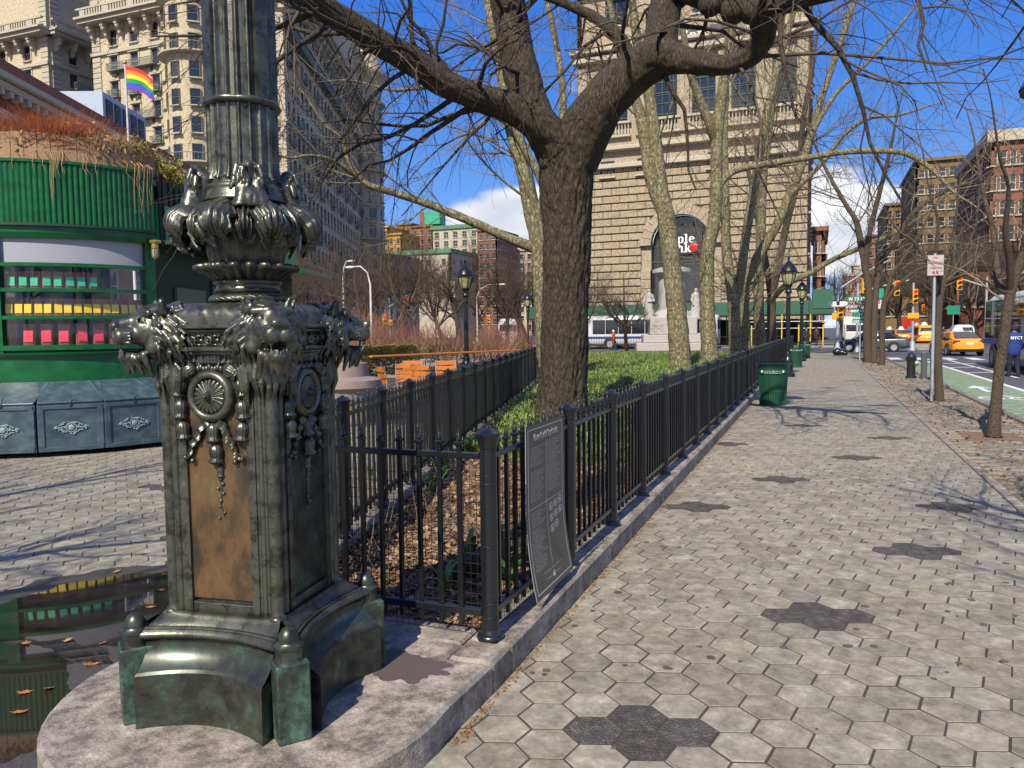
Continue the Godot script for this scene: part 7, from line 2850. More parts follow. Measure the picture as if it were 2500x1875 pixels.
func build_far_city() -> void:
	# across the broad street, centre left
	block("yellow_tower", "tall yellow brick apartment block with a small roof house", 884, 948, 556, 300.0, plain(col(0.52, 0.29, 0.07), 0.9), 3.3, 4, 22.0, 1.4, 1.8)
	block("yellow_tower", "lower yellow brick block stepped beside the tall one", 946, 980, 572, 290.0, plain(col(0.47, 0.26, 0.06), 0.9), 3.3, 2, 20.0, 1.4, 1.8)
	var wt := thing("roof_house", "small orange roof house with pyramid cap on the yellow block", "roof house", far_at(897, 556, 304.0))
	var b := MB.new()
	b.box(Vector3(0, 2.2, 0), Vector3(4.6, 4.4, 4.6))
	part(wt, "wall", b, plain(col(0.42, 0.22, 0.08), 0.9))
	b = MB.new()
	b.lathe(PackedVector2Array([Vector2(3.4, 4.4), Vector2(0, 6.4)]), 4)
	part(wt, "cap", b, M.brick)
	block("red_brick_block", "red brick block with plain windows below a green water tank", 1004, 1056, 553, 300.0, M.brick, 3.3, 3, 20.0, 1.4, 1.8)
	block("cream_block", "cream upper storeys with copper green cornice beyond the lantern", 1055, 1168, 556, 296.0, M.trim, 3.3, 5, 20.0, 1.9, 2.2, M.verdigris)
	block("red_brick_block", "tall red brick block to the right of the copper cornice", 1166, 1212, 562, 270.0, M.brick, 3.2, 3, 20.0, 1.5, 1.8)
	block("beige_block", "pale beige block fading behind bare branches", 1212, 1300, 612, 290.0, M.trim, 3.2, 5, 20.0, 1.5, 1.8)
	block("dark_block", "dark brown narrow block behind the lattice tower", 968, 1006, 548, 310.0, M.brown_brick, 3.3, 2, 20.0)
	var cb := block("columned_bank", "pale stone corner bank with wide copper green cornice below the blocks", 898, 1100, 620, 268.0, M.trim, 4.2, 6, 26.0, 1.4, 2.0, M.verdigris, Color(0.3, 0.3, 0.3), -0.2, 2)
	# tall piers on its lower storeys
	for k in 5:
		b = MB.new()
		b.box(Vector3(2.0 + k * 7.4, 9.0, 0.5), Vector3(2.0, 18.6, 1.0))
		part(cb, "pier", b, M.trim)
	block("grey_house", "low grey house with tall windows beside the columned bank", 884, 950, 632, 186.0, plain(col(0.22, 0.21, 0.22), 0.8), 4.6, 2, 14.0, 2.2, 3.0, M.black)
	# green tank and lattice mast on the roofs
	var tk := thing("water_tank", "bright green screened tank on the red brick roof", "water tank", far_at(1062, 549, 302.0))
	b = MB.new()
	b.cbox(Vector3(0, 2.4, 0), Vector3(6.6, 5.0, 5.0), 0.1)
	part(tk, "screen", b, plain(col(0.03, 0.33, 0.2), 0.6))
	b = MB.new()
	b.cbox(Vector3(-4.6, 2.0, 0), Vector3(2.2, 6.0, 3.0), 0.1)
	part(tk, "chimney", b, M.brick)
	var mp := far_at(993, 610, 285.0)
	var ms := thing("lattice_mast", "pale steel lattice mast of scaffolding rising over the roofs", "mast", Vector3(mp.x, 14, mp.z))
	b = MB.new()
	for k in 15:
		var y := k * 1.1
		for s in [[-2.2, 0.0], [2.2, 0.0], [-2.2, -2.2], [2.2, -2.2]]:
			b.box(Vector3(s[0], y + 0.55, s[1]), Vector3(0.12, 1.1, 0.12))
		b.box(Vector3(0, y, 0), Vector3(4.4, 0.1, 0.1))
		b.box(Vector3(0, y + 0.55, 0), Vector3(4.5, 0.08, 0.08), Basis(Vector3(0, 0, 1), 0.25 if k % 2 else -0.25))
	part(ms, "lattice", b, M.steel)
	# right of the avenue
	block("brown_block", "broad tan brick apartment block with a pale top belt over the avenue", 2238, 2420, 386, 172.0, M.brown_brick, 3.15, 7, 30.0, 1.3, 1.7)
	block("brown_block", "darker tan brick block stepped behind the broad one", 2164, 2240, 498, 215.0, M.brown_brick, 3.15, 4, 30.0, 1.3, 1.7)
	block("red_brick_block", "low red brick block at the far end of the avenue", 2118, 2168, 575, 250.0, M.brick, 3.15, 3, 30.0, 1.4, 1.7)
	block("red_brick_block", "tall red brick apartment block with white stone corner strips", 2418, 2560, 335, 120.0, M.brick, 3.2, 6, 26.0, 1.4, 1.9, M.trim)
	block("striped_tower", "distant red and white striped tower block", 2062, 2110, 672, 420.0, plain(col(0.4, 0.2, 0.15), 0.9), 3.0, 6, 20.0, 3.6, 1.3, M.trim, Color(0.7, 0.7, 0.68))
	block("tower_top", "small grey stair house above the striped tower", 2080, 2098, 648, 425.0, M.trim, 6.0, 1, 8.0)
	var tr := far_at(2490, 330, 88.0)
	var tu := thing("corner_turret", "dark slate capped stone turret at the edge of the avenue", "turret", Vector3(tr.x + 3.0, -0.2, tr.z))
	b = MB.new()
	var yt := far_at(2490, 215, 88.0).y
	b.lathe(PackedVector2Array([Vector2(2.6, 0), Vector2(2.6, yt - 0.6), Vector2(3.1, yt - 0.4), Vector2(3.1, yt), Vector2(2.7, yt + 0.2)]), 20)
	part(tu, "wall", b, M.brown_brick)
	b = MB.new()
	b.lathe(PackedVector2Array([Vector2(3.2, yt), Vector2(2.4, yt + 1.6), Vector2(1.0, yt + 3.6), Vector2(0.2, yt + 4.8), Vector2(0.08, yt + 6.2), Vector2(0, yt + 6.4)]), 20)
	part(tu, "dome", b, plain(col(0.03, 0.045, 0.12), 0.4))
	# low shops under the blocks
	block("shop_row", "low red brick shop row with dark upper windows behind the bus", 2330, 2560, 640, 92.0, M.brick, 4.2, 5, 16.0, 2.6, 2.4, M.black, Color(0.1, 0.1, 0.1))
	block("shop_row", "low brown shop row beyond the crossing", 2150, 2330, 712, 150.0, M.brown_brick, 4.0, 6, 16.0, 2.4, 2.2, M.black, Color(0.1, 0.1, 0.1))

# ---------- kiosk with its bins, goods and roof garden ----------
var KC := Vector3(-11.2, 0, -9.1)

func on_arc(deg: float, r: float, y: float) -> Vector3:
	var a := deg_to_rad(deg)
	return Vector3(cos(a) * r, y, sin(a) * r)

# closed ring sector: profile of (r, y) swept from a0 to a1
func arc_sweep(b: MB, prof: Array, a0: float, a1: float, steps: int) -> void:
	var n := prof.size()
	for i in n:
		var p: Vector2 = prof[i]
		var q: Vector2 = prof[(i + 1) % n]
		var g := []
		for e in [p, q]:
			var row := []
			for k in steps + 1: row.append(on_arc(lerpf(a0, a1, float(k) / steps), e.x, e.y))
			g.append(row)
		var t := (q - p).normalized()
		var mid := deg_to_rad((a0 + a1) / 2)
		b.grid(g, Vector3(cos(mid) * t.y, -t.x, sin(mid) * t.y))

func build_kiosk() -> void:
	var green := nm([[0.0, col(0.002, 0.06, 0.018)], [0.5, col(0.003, 0.095, 0.027)], [1.0, col(0.008, 0.14, 0.042)]], 0.5, 0.02, 0.3)
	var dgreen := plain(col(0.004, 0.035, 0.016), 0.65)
	var root := thing("kiosk", "round fronted emerald green coffee kiosk with ribbed crown and shelves of goods", "kiosk", KC)
	for e in [["lower_wall", [Vector2(1.9, 0.0), Vector2(2.0, 0.0), Vector2(2.0, 1.34), Vector2(1.9, 1.34)], green], ["ledge", [Vector2(1.9, 1.335), Vector2(2.06, 1.335), Vector2(2.07, 1.36), Vector2(1.9, 1.38)], green],
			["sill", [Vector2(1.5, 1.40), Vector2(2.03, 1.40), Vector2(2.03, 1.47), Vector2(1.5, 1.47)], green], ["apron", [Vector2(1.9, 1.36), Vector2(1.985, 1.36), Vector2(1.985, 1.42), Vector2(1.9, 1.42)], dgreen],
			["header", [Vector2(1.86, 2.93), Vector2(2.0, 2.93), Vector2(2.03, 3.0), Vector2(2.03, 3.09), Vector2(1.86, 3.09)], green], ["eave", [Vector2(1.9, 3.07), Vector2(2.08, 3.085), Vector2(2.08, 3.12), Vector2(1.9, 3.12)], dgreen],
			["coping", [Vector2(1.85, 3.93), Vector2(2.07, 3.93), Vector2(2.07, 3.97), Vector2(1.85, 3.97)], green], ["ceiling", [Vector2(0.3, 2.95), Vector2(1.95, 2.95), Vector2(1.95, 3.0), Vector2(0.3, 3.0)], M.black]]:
		var b := MB.new()
		arc_sweep(b, e[1], 5.0, 112.0, 48)
		part(root, e[0], b, e[2])
	for y in [2.595, 2.25, 1.875]:
		var b := MB.new()
		arc_sweep(b, [Vector2(1.74, y - 0.05), Vector2(2.01, y - 0.05), Vector2(2.01, y), Vector2(1.74, y)], 9.0, 64.0, 30)
		part(root, "shelf", b, green)
	for a in [[5.0, 9.5], [63.0, 68.0], [108.0, 112.0]]:
		var b := MB.new()
		arc_sweep(b, [Vector2(1.86, 1.36), Vector2(2.015, 1.36), Vector2(2.015, 3.0), Vector2(1.86, 3.0)], a[0], a[1], 4)
		part(root, "frame_post", b, green)
	var b := MB.new()
	arc_sweep(b, [Vector2(1.9, 1.4), Vector2(1.99, 1.4), Vector2(1.99, 3.0), Vector2(1.9, 3.0)], 68.0, 108.0, 20)
	part(root, "side_panel", b, green)
	# ribbed crown
	b = MB.new()
	var g := []
	for e in [3.11, 3.94]:
		var row := []
		for k in 331:
			var u := fposmod(k, 6.0)
			row.append(on_arc(5.0 + 107.0 * k / 330.0, 2.035 + (0.018 if u >= 1.0 and u <= 4.0 else 0.0), e))
		g.append(row)
	b.grid(g, Vector3(0.6, 0, 0.8))
	part(root, "ribbed_crown", b, green)
	b = MB.new()
	arc_sweep(b, [Vector2(1.93, 2.60), Vector2(1.945, 2.60), Vector2(1.945, 2.93), Vector2(1.93, 2.93)], 9.5, 63.5, 24)
	part(root, "frosted_pane", b, plain(col(0.32, 0.33, 0.38), 0.35))
	b = MB.new()
	var gg := []
	for e in [1.47, 2.56]:
		var row := []
		for k in 31: row.append(on_arc(9.5 + 54.0 * k / 30.0, 1.955, e))
		gg.append(row)
	b.grid(gg, Vector3(0.6, 0, 0.8))
	part(root, "shop_glass", b, glass_mat(Color(0.6, 0.65, 0.65), 0.03, 0.0))
	b = MB.new()
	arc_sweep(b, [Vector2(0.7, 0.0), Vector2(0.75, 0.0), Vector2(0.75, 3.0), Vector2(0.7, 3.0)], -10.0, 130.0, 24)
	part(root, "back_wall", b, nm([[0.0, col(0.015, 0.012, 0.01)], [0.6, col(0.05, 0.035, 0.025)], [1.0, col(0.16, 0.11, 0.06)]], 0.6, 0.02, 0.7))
	lettering(root, "menu_line", "MOCHA", 0.05, on_arc(49.0, 0.9, 2.13), RY(deg_to_rad(41.0)), col(0.5, 0.5, 0.5))
	lettering(root, "menu_line", "BELGIAN HOT", 0.05, on_arc(49.0, 0.9, 2.04), RY(deg_to_rad(41.0)), col(0.5, 0.5, 0.5))
	# roof slab and plank edging
	b = MB.new()
	arc_sweep(b, [Vector2(0.0, 3.8), Vector2(2.0, 3.8), Vector2(2.0, 3.9), Vector2(0.0, 3.9)], 0.0, 130.0, 24)
	part(root, "roof", b, M.soil)
	var plank := MB.new()
	plank.cbox(Vector3(0, 0.16, 0), Vector3(0.032, 0.42, 0.155), 0.006)
	var pm := plank.mesh(nm([[0.0, col(0.20, 0.115, 0.06)], [0.5, col(0.31, 0.19, 0.105)], [1.0, col(0.42, 0.28, 0.17)]], 1.2, 0.04, 0.8))
	for k in 24:
		var a := 4.0 + k * 4.6
		put(root, "plank", pm, null, T(on_arc(a, 1.96, 3.97 + 0.015 * sin(k * 3.1)), RY(-deg_to_rad(a))))
	# flat service wing running back from the rounded front
	var w0 := Vector2(on_arc(5.0, 2.0, 0).x, on_arc(5.0, 2.0, 0).z)
	var dv := Vector2(-0.36, -0.933)
	var t := wall_frame(w0 + Vector2(-0.12, -0.06), w0 + dv * 7.0)
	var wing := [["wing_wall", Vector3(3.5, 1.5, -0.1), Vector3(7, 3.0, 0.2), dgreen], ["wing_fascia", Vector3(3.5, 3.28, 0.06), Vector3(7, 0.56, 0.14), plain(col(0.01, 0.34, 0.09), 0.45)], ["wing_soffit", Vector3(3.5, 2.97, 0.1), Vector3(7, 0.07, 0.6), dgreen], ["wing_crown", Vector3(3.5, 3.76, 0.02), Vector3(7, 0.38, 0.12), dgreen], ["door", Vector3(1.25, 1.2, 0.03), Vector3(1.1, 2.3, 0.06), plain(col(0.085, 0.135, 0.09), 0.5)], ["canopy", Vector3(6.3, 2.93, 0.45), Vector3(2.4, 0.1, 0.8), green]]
	for e in wing:
		b = MB.new()
		b.cbox(e[1], e[2], 0.01)
		part(root, e[0], b, e[3], t)
	for k in 35:
		b = MB.new()
		b.box(Vector3(0.1 + k * 0.2, 3.76, 0.09), Vector3(0.09, 0.36, 0.03))
		part(root, "crown_rib", b, dgreen, t)
	for k in 26:
		b = MB.new()
		b.cbox(Vector3(3.1, 0.25 + k * 0.09, 0.02), Vector3(1.9, 0.08, 0.04), 0.012)
		part(root, "shutter_slat", b, plain(col(0.05, 0.05, 0.055), 0.5), t)
	b = MB.new()
	b.lathe(PackedVector2Array([Vector2(0.2, 0.0), Vector2(0.2, 0.02), Vector2(0.0, 0.02)]), 24)
	part(root, "round_vent", b, M.black, t * T(Vector3(0.62, 3.26, 0.125), Basis(Vector3.RIGHT, PI / 2)))
	b = MB.new()
	b.rod(Vector3(0.02, 2.9, 0.16), Vector3(0.02, 4.0, 0.14), 0.03, 8)
	b.rod(Vector3(0.1, 2.9, 0.17), Vector3(0.1, 4.0, 0.16), 0.022, 8)
	part(root, "conduit", b, M.black, t)
	# caged wall lamp
	var lm := MB.new()
	lm.cbox(Vector3(0, 0.1, 0), Vector3(0.14, 0.05, 0.12), 0.01)
	lm.lathe(PackedVector2Array([Vector2(0.05, 0.08), Vector2(0.055, 0.02), Vector2(0.05, 0.0)]), 12)
	var lamp := part(root, "wall_lamp", lm, plain(col(0.45, 0.32, 0.10), 0.35, 0.7), T(on_arc(6.5, 2.09, 2.86)))
	lm = MB.new()
	lm.lathe(PackedVector2Array([Vector2(0.042, 0.0), Vector2(0.042, -0.10), Vector2(0.02, -0.14), Vector2(0.0, -0.145)]), 12)
	part(lamp, "lamp_glass", lm, plain(col(0.3, 0.32, 0.3), 0.1))
	lm = MB.new()
	for k in 6:
		var a := TAU * k / 6.0
		lm.tube(PackedVector3Array([Vector3(cos(a) * 0.052, 0, sin(a) * 0.052), Vector3(cos(a) * 0.052, -0.11, sin(a) * 0.052), Vector3(0, -0.16, 0)]), PackedFloat32Array([0.004, 0.004, 0.004]), 4)
	part(lamp, "lamp_cage", lm, plain(col(0.45, 0.32, 0.10), 0.35, 0.7))
	# bags of coffee: pouch, folded top and label
	var f := MB.new()
	var rows := []
	for i in 7:
		var u := i / 6.0
		var d := 0.042 * (1.0 - 0.85 * u * u) + 0.004
		var w := 0.062 * (1.0 - 0.08 * u)
		var row := []
		for k in 17:
			var a := TAU * k / 16.0
			row.append(Vector3(w * signf(cos(a)) * pow(absf(cos(a)), 0.5), 0.215 * u, d * signf(sin(a)) * pow(absf(sin(a)), 0.7)))
		rows.append(row)
	f.grid(rows, Vector3.ZERO, true)
	f.box(Vector3(0, 0.222, 0), Vector3(0.115, 0.022, 0.014))
	var pouch := f.mesh(nm([[0.0, col(0.16, 0.035, 0.02)], [1.0, col(0.30, 0.09, 0.04)]], 4.0, 0.05, 0.25))
	var lb := MB.new()
	lb.cbox(Vector3(0, 0.098, 0.047), Vector3(0.092, 0.125, 0.006), 0.002, Basis(Vector3.RIGHT, -0.12))
	var strip := MB.new()
	strip.box(Vector3(0, 0.045, 0.0525), Vector3(0.092, 0.02, 0.004), Basis(Vector3.RIGHT, -0.12))
	var sm := strip.mesh(M.white)
	for sh in [[2.25, 8, 60.5, 30.0, col(0.01, 0.42, 0.24), "green", "top"], [1.875, 15, 62.0, 10.5, col(0.80, 0.55, 0.01), "yellow", "middle"], [1.47, 6, 55.0, 22.0, col(0.75, 0.03, 0.07), "red", "bottom"]]:
		var lmesh := lb.mesh(plain(sh[4], 0.5))
		for k in sh[1]:
			var a := lerpf(sh[2], sh[3], k / maxf(1.0, sh[1] - 1.0))
			var o := thing("coffee_bag", "brown coffee bag with %s label standing on the %s kiosk shelf" % [sh[5], sh[6]], "bag", KC + on_arc(a, 1.84, sh[0] + 0.001), PI / 2 - deg_to_rad(a) + 0.12 * sin(k * 2.7), "coffee bags with %s labels" % sh[5])
			if sh[0] < 1.5: o.scale = Vector3(1.25, 1.25, 1.25)
			put(o, "pouch", pouch)
			put(o, "label_card", lmesh)
			put(o, "label_strip", sm)
	# blue-grey chests round the foot
	var chest := nm([[0.0, col(0.025, 0.045, 0.055)], [0.4, col(0.042, 0.072, 0.09)], [0.65, col(0.062, 0.10, 0.125)], [0.85, col(0.08, 0.14, 0.135)], [1.0, col(0.14, 0.18, 0.18)]], 0.7, 0.016, 0.4)
	var orn := MB.new()
	orn.lathe(PackedVector2Array([Vector2(0.062, 0.0), Vector2(0.066, 0.012), Vector2(0.055, 0.014), Vector2(0.052, 0.006)]), 20)
	orn.lathe(PackedVector2Array([Vector2(0.046, 0.004), Vector2(0.045, 0.014), Vector2(0.02, 0.018), Vector2(0.0, 0.022)]), 32, Vector3.ZERO, Vector4(8, 0.3, 0, 0), -2.0)
	var r := RandomNumberGenerator.new()
	r.seed = 2
	for k in 90:
		var x := r.randf_range(-0.2, 0.2)
		var lim := 0.115 * (1.0 - absf(x) / 0.205)
		var zz := r.randf_range(-lim, lim)
		if Vector2(x, zz).length() < 0.06: continue
		orn.sphere(Vector3(x, 0.006, zz), Vector3(r.randf_range(0.008, 0.017), 0.009, r.randf_range(0.007, 0.013)), 4, 6)
	var ornm := orn.mesh(plain(col(0.22, 0.30, 0.31), 0.45))
	var nm_lab := ["blue grey slant lidded chest at the kiosk foot, partly in shade", "blue grey chest with diamond rosette under the green labelled bags", "blue grey chest with diamond rosette beside the bronze lion head", "blue grey chest at the end of the row behind the bronze column", "blue grey chest at the far side of the kiosk foot"]
	for k in 5:
		var am := [57.8, 40.3, 23.3, 6.4, 75.0][k] as float
		var ch := thing("storage_chest", nm_lab[k], "chest", KC, 0.0, "storage chests round the kiosk")
		var ha := 8.5
		var c := [on_arc(am + ha, 2.62, 0), on_arc(am - ha, 2.62, 0), on_arc(am - ha, 2.03, 0), on_arc(am + ha, 2.03, 0)]
		var up := [Vector3(0, 0.70, 0), Vector3(0, 0.70, 0), Vector3(0, 0.94, 0), Vector3(0, 0.94, 0)]
		var lo := Vector3(0, 0.07, 0)
		b = MB.new()
		var ctr: Vector3 = (c[0] + c[1] + c[2] + c[3]) / 4.0
		for i in 4:
			var j := (i + 1) % 4
			b.quad(c[i] + lo, c[j] + lo, c[j] + up[j], c[i] + up[i], ((c[i] + c[j]) / 2.0 - ctr).normalized())
		part(ch, "body", b, chest)
		var nf := Vector3(cos(deg_to_rad(am)), 0, sin(deg_to_rad(am)))
		var fb := Basis(Vector3.UP.cross(nf), Vector3.UP, nf)
		b = MB.new()
		var ln := (Vector3.UP * 0.59 + nf * 0.24).normalized()
		var lidc: Vector3 = (c[0] + c[1] + c[2] + c[3]) / 4.0 + Vector3(0, 0.835, 0)
		b.cbox(lidc, Vector3(0.76, 0.02, 0.66), 0.006, Basis(fb.x, ln, fb.x.cross(ln)))
		part(ch, "lid", b, chest)
		var fc: Vector3 = (c[0] + c[1]) / 2.0
		for e in [[Vector3(0, 0.655, 0.006), Vector3(0.74, 0.05, 0.02)], [Vector3(0, 0.10, 0.006), Vector3(0.74, 0.06, 0.02)], [Vector3(-0.345, 0.38, 0.006), Vector3(0.07, 0.50, 0.02)], [Vector3(0.345, 0.38, 0.006), Vector3(0.07, 0.50, 0.02)]]:
			b = MB.new()
			b.cbox(fc + fb * e[0], e[1], 0.005, fb)
			part(ch, "front_rail", b, chest)
		put(ch, "ornament", ornm, null, T(fc + Vector3(0, 0.38, 0) + nf * 0.002, fb * Basis(Vector3.RIGHT, PI / 2)))
		b = MB.new()
		b.tube(PackedVector3Array([Vector3(0, 0.66, 0.02), Vector3(0, 0.70, 0.03), Vector3(0, 0.76, 0.0), Vector3(0.02, 0.79, -0.03)]), PackedFloat32Array([0.008, 0.008, 0.007, 0.005]), 5)
		part(ch, "latch", b, M.wire, T(fc, fb))
	roof_garden()

func roof_garden() -> void:
	var r := RandomNumberGenerator.new()
	r.seed = 44
	var tufts := [["dry_grass", "bleached dry grass tuft growing on the kiosk roof", col(0.42, 0.28, 0.14), 0.5], ["red_grass", "russet red grass fountain growing on the kiosk roof", col(0.36, 0.10, 0.035), 0.75], ["ivy", "yellow green ivy and bamboo trailing over the kiosk roof edge", col(0.26, 0.24, 0.04), 0.45]]
	var meshes := []
	for e in tufts:
		var b := MB.new()
		var n := 330 if e[0] != "ivy" else 150
		for k in n:
			var a := r.randf() * TAU
			var out := Vector3(cos(a), 0, sin(a))
			var h: float = e[3] * r.randf_range(0.4, 1.1)
			var v := r.randf_range(0.6, 1.4)
			b.col = Color(v, v * r.randf_range(0.9, 1.1), v)
			var p := out * r.randf() * 0.14
			var q := p + Vector3(0, h, 0) + out * h * r.randf_range(0.15, 0.7)
			var mid := p.lerp(q, 0.55) + Vector3(0, h * 0.12, 0)
			b.tube(PackedVector3Array([p, mid, q]), PackedFloat32Array([0.0035, 0.003, 0.0012]), 3)
			if e[0] == "ivy" or (e[0] == "dry_grass" and k % 4 == 0):
				for i in 5:
					var c := mid.lerp(q, r.randf()) + Vector3(r.randfn(0, 0.03), r.randfn(0, 0.03), r.randfn(0, 0.03))
					var sx := Vector3(r.randfn(), r.randfn(), r.randfn()).normalized() * r.randf_range(0.02, 0.05)
					var sy := sx.cross(Vector3(r.randfn(), r.randfn(), r.randfn())).normalized() * 0.014
					b.grid([[c - sx, c - sx * 0.1 + sy], [c - sx * 0.1 - sy, c + sx]], Vector3.UP)
		meshes.append(b.mesh(plain(e[2], 0.9)))
	var k := 0
	for a in range(3, 100, 3):
		for rr in [1.72, 1.4]:
			var kind := 1 if (a > 34 and a < 52) else (2 if a < 16 else (0 if k % 5 else 1))
			var p := KC + on_arc(a + r.randf_range(-2, 2), rr, 3.9)
			var o := put(self, tufts[kind][0], meshes[kind], null, T(p, RY(r.randf() * TAU).scaled(Vector3.ONE * r.randf_range(0.7, 1.15))))
			tag(o, tufts[kind][1], "plant", "%s on the kiosk roof" % str(tufts[kind][0]).replace("_", " "))
			k += 1
	for i in 10:
		var w := Vector3(-9.3, 3.85, -9.2) + Vector3(-0.36, 0, -0.933) * (i * 0.62) + Vector3(-0.3, 0, 0.1)
		var kind := 2 if i % 3 else 0
		var o := put(self, tufts[kind][0], meshes[kind], null, T(w, RY(i * 1.1).scaled(Vector3.ONE * r.randf_range(0.8, 1.3))))
		tag(o, tufts[kind][1], "plant", "%s on the kiosk roof" % str(tufts[kind][0]).replace("_", " "))
	# strands hanging over the crown
	var st := MB.new()
	for i in 26:
		var a := r.randf_range(8, 70)
		if i < 6: a = 40.0 + i * 0.6
		if i > 16: a = r.randf_range(4, 14)
		var L := r.randf_range(0.15, 0.75) if i < 6 or i > 16 else 0.2
		st.tube(PackedVector3Array([on_arc(a, 1.98, 4.1), on_arc(a, 2.1, 4.02), on_arc(a + 0.6, 2.09, 4.0 - L * 0.5), on_arc(a + r.randfn(0, 1.0), 2.1, 4.0 - L)]), PackedFloat32Array([0.006, 0.005, 0.004, 0.002]), 4)
	var ob := part(self, "hanging_strands", st, plain(col(0.36, 0.25, 0.12), 0.9), T(KC))
	ob.set_meta("kind", "stuff")
	tag(ob, "dry strands hanging over the ribbed kiosk crown", "strands")

# ---------- vehicles ----------
func loft(b: MB, st: Array) -> void:
	# stations along x: [x, y low, y high, half width low, half width high]; rounded box sections
	var g := []
	for s in st:
		var row := []
		for k in 17:
			var a := TAU * k / 16.0 + PI / 16.0
			var cy := signf(sin(a)) * pow(absf(sin(a)), 0.38)
			var cz := signf(cos(a)) * pow(absf(cos(a)), 0.38)
			var t := (cy + 1.0) / 2.0
			row.append(Vector3(s[0], lerpf(s[1], s[2], t), cz * lerpf(s[3], s[4], t)))
		g.append(row)
	var v0 := b.v.size()
	var i0 := b.ix.size()
	b.grid(g, Vector3.ZERO, true)
	if b.n[v0 + 17 * (st.size() / 2) + 4].y < 0.0: b.flip_from(v0, i0)
	for e in [0, st.size() - 1]:
		var c := Vector3.ZERO
		for k in 16: c += g[e][k] / 16.0
		for k in 16: b.tri(c, g[e][k], g[e][k + 1], Vector3(-1 if e == 0 else 1, 0, 0))

func wheel(parent: Node, at: Vector3, r: float) -> void:
	var b := MB.new()
	b.lathe(PackedVector2Array([Vector2(r * 0.62, -0.1), Vector2(r * 0.9, -0.11), Vector2(r, -0.08), Vector2(r, 0.08), Vector2(r * 0.9, 0.11), Vector2(r * 0.62, 0.1)]), 20)
	var s := signf(at.z)
	var w := part(parent, "wheel", b, plain(col(0.018, 0.018, 0.02), 0.8), T(at, Basis(Vector3.RIGHT, PI / 2)))
	b = MB.new()
	b.lathe(PackedVector2Array([Vector2(r * 0.64, 0.09), Vector2(r * 0.58, 0.07), Vector2(r * 0.2, 0.075), Vector2(0, 0.09)]), 20)
	for k in 7: b.box(Vector3(cos(k * TAU / 7) * r * 0.38, 0.085, sin(k * TAU / 7) * r * 0.38), Vector3(r * 0.46, 0.03, 0.06), RY(-k * TAU / 7))
	part(w, "rim", b, M.steel, T(Vector3.ZERO, Basis(Vector3.RIGHT, 0.0 if s > 0 else PI)))

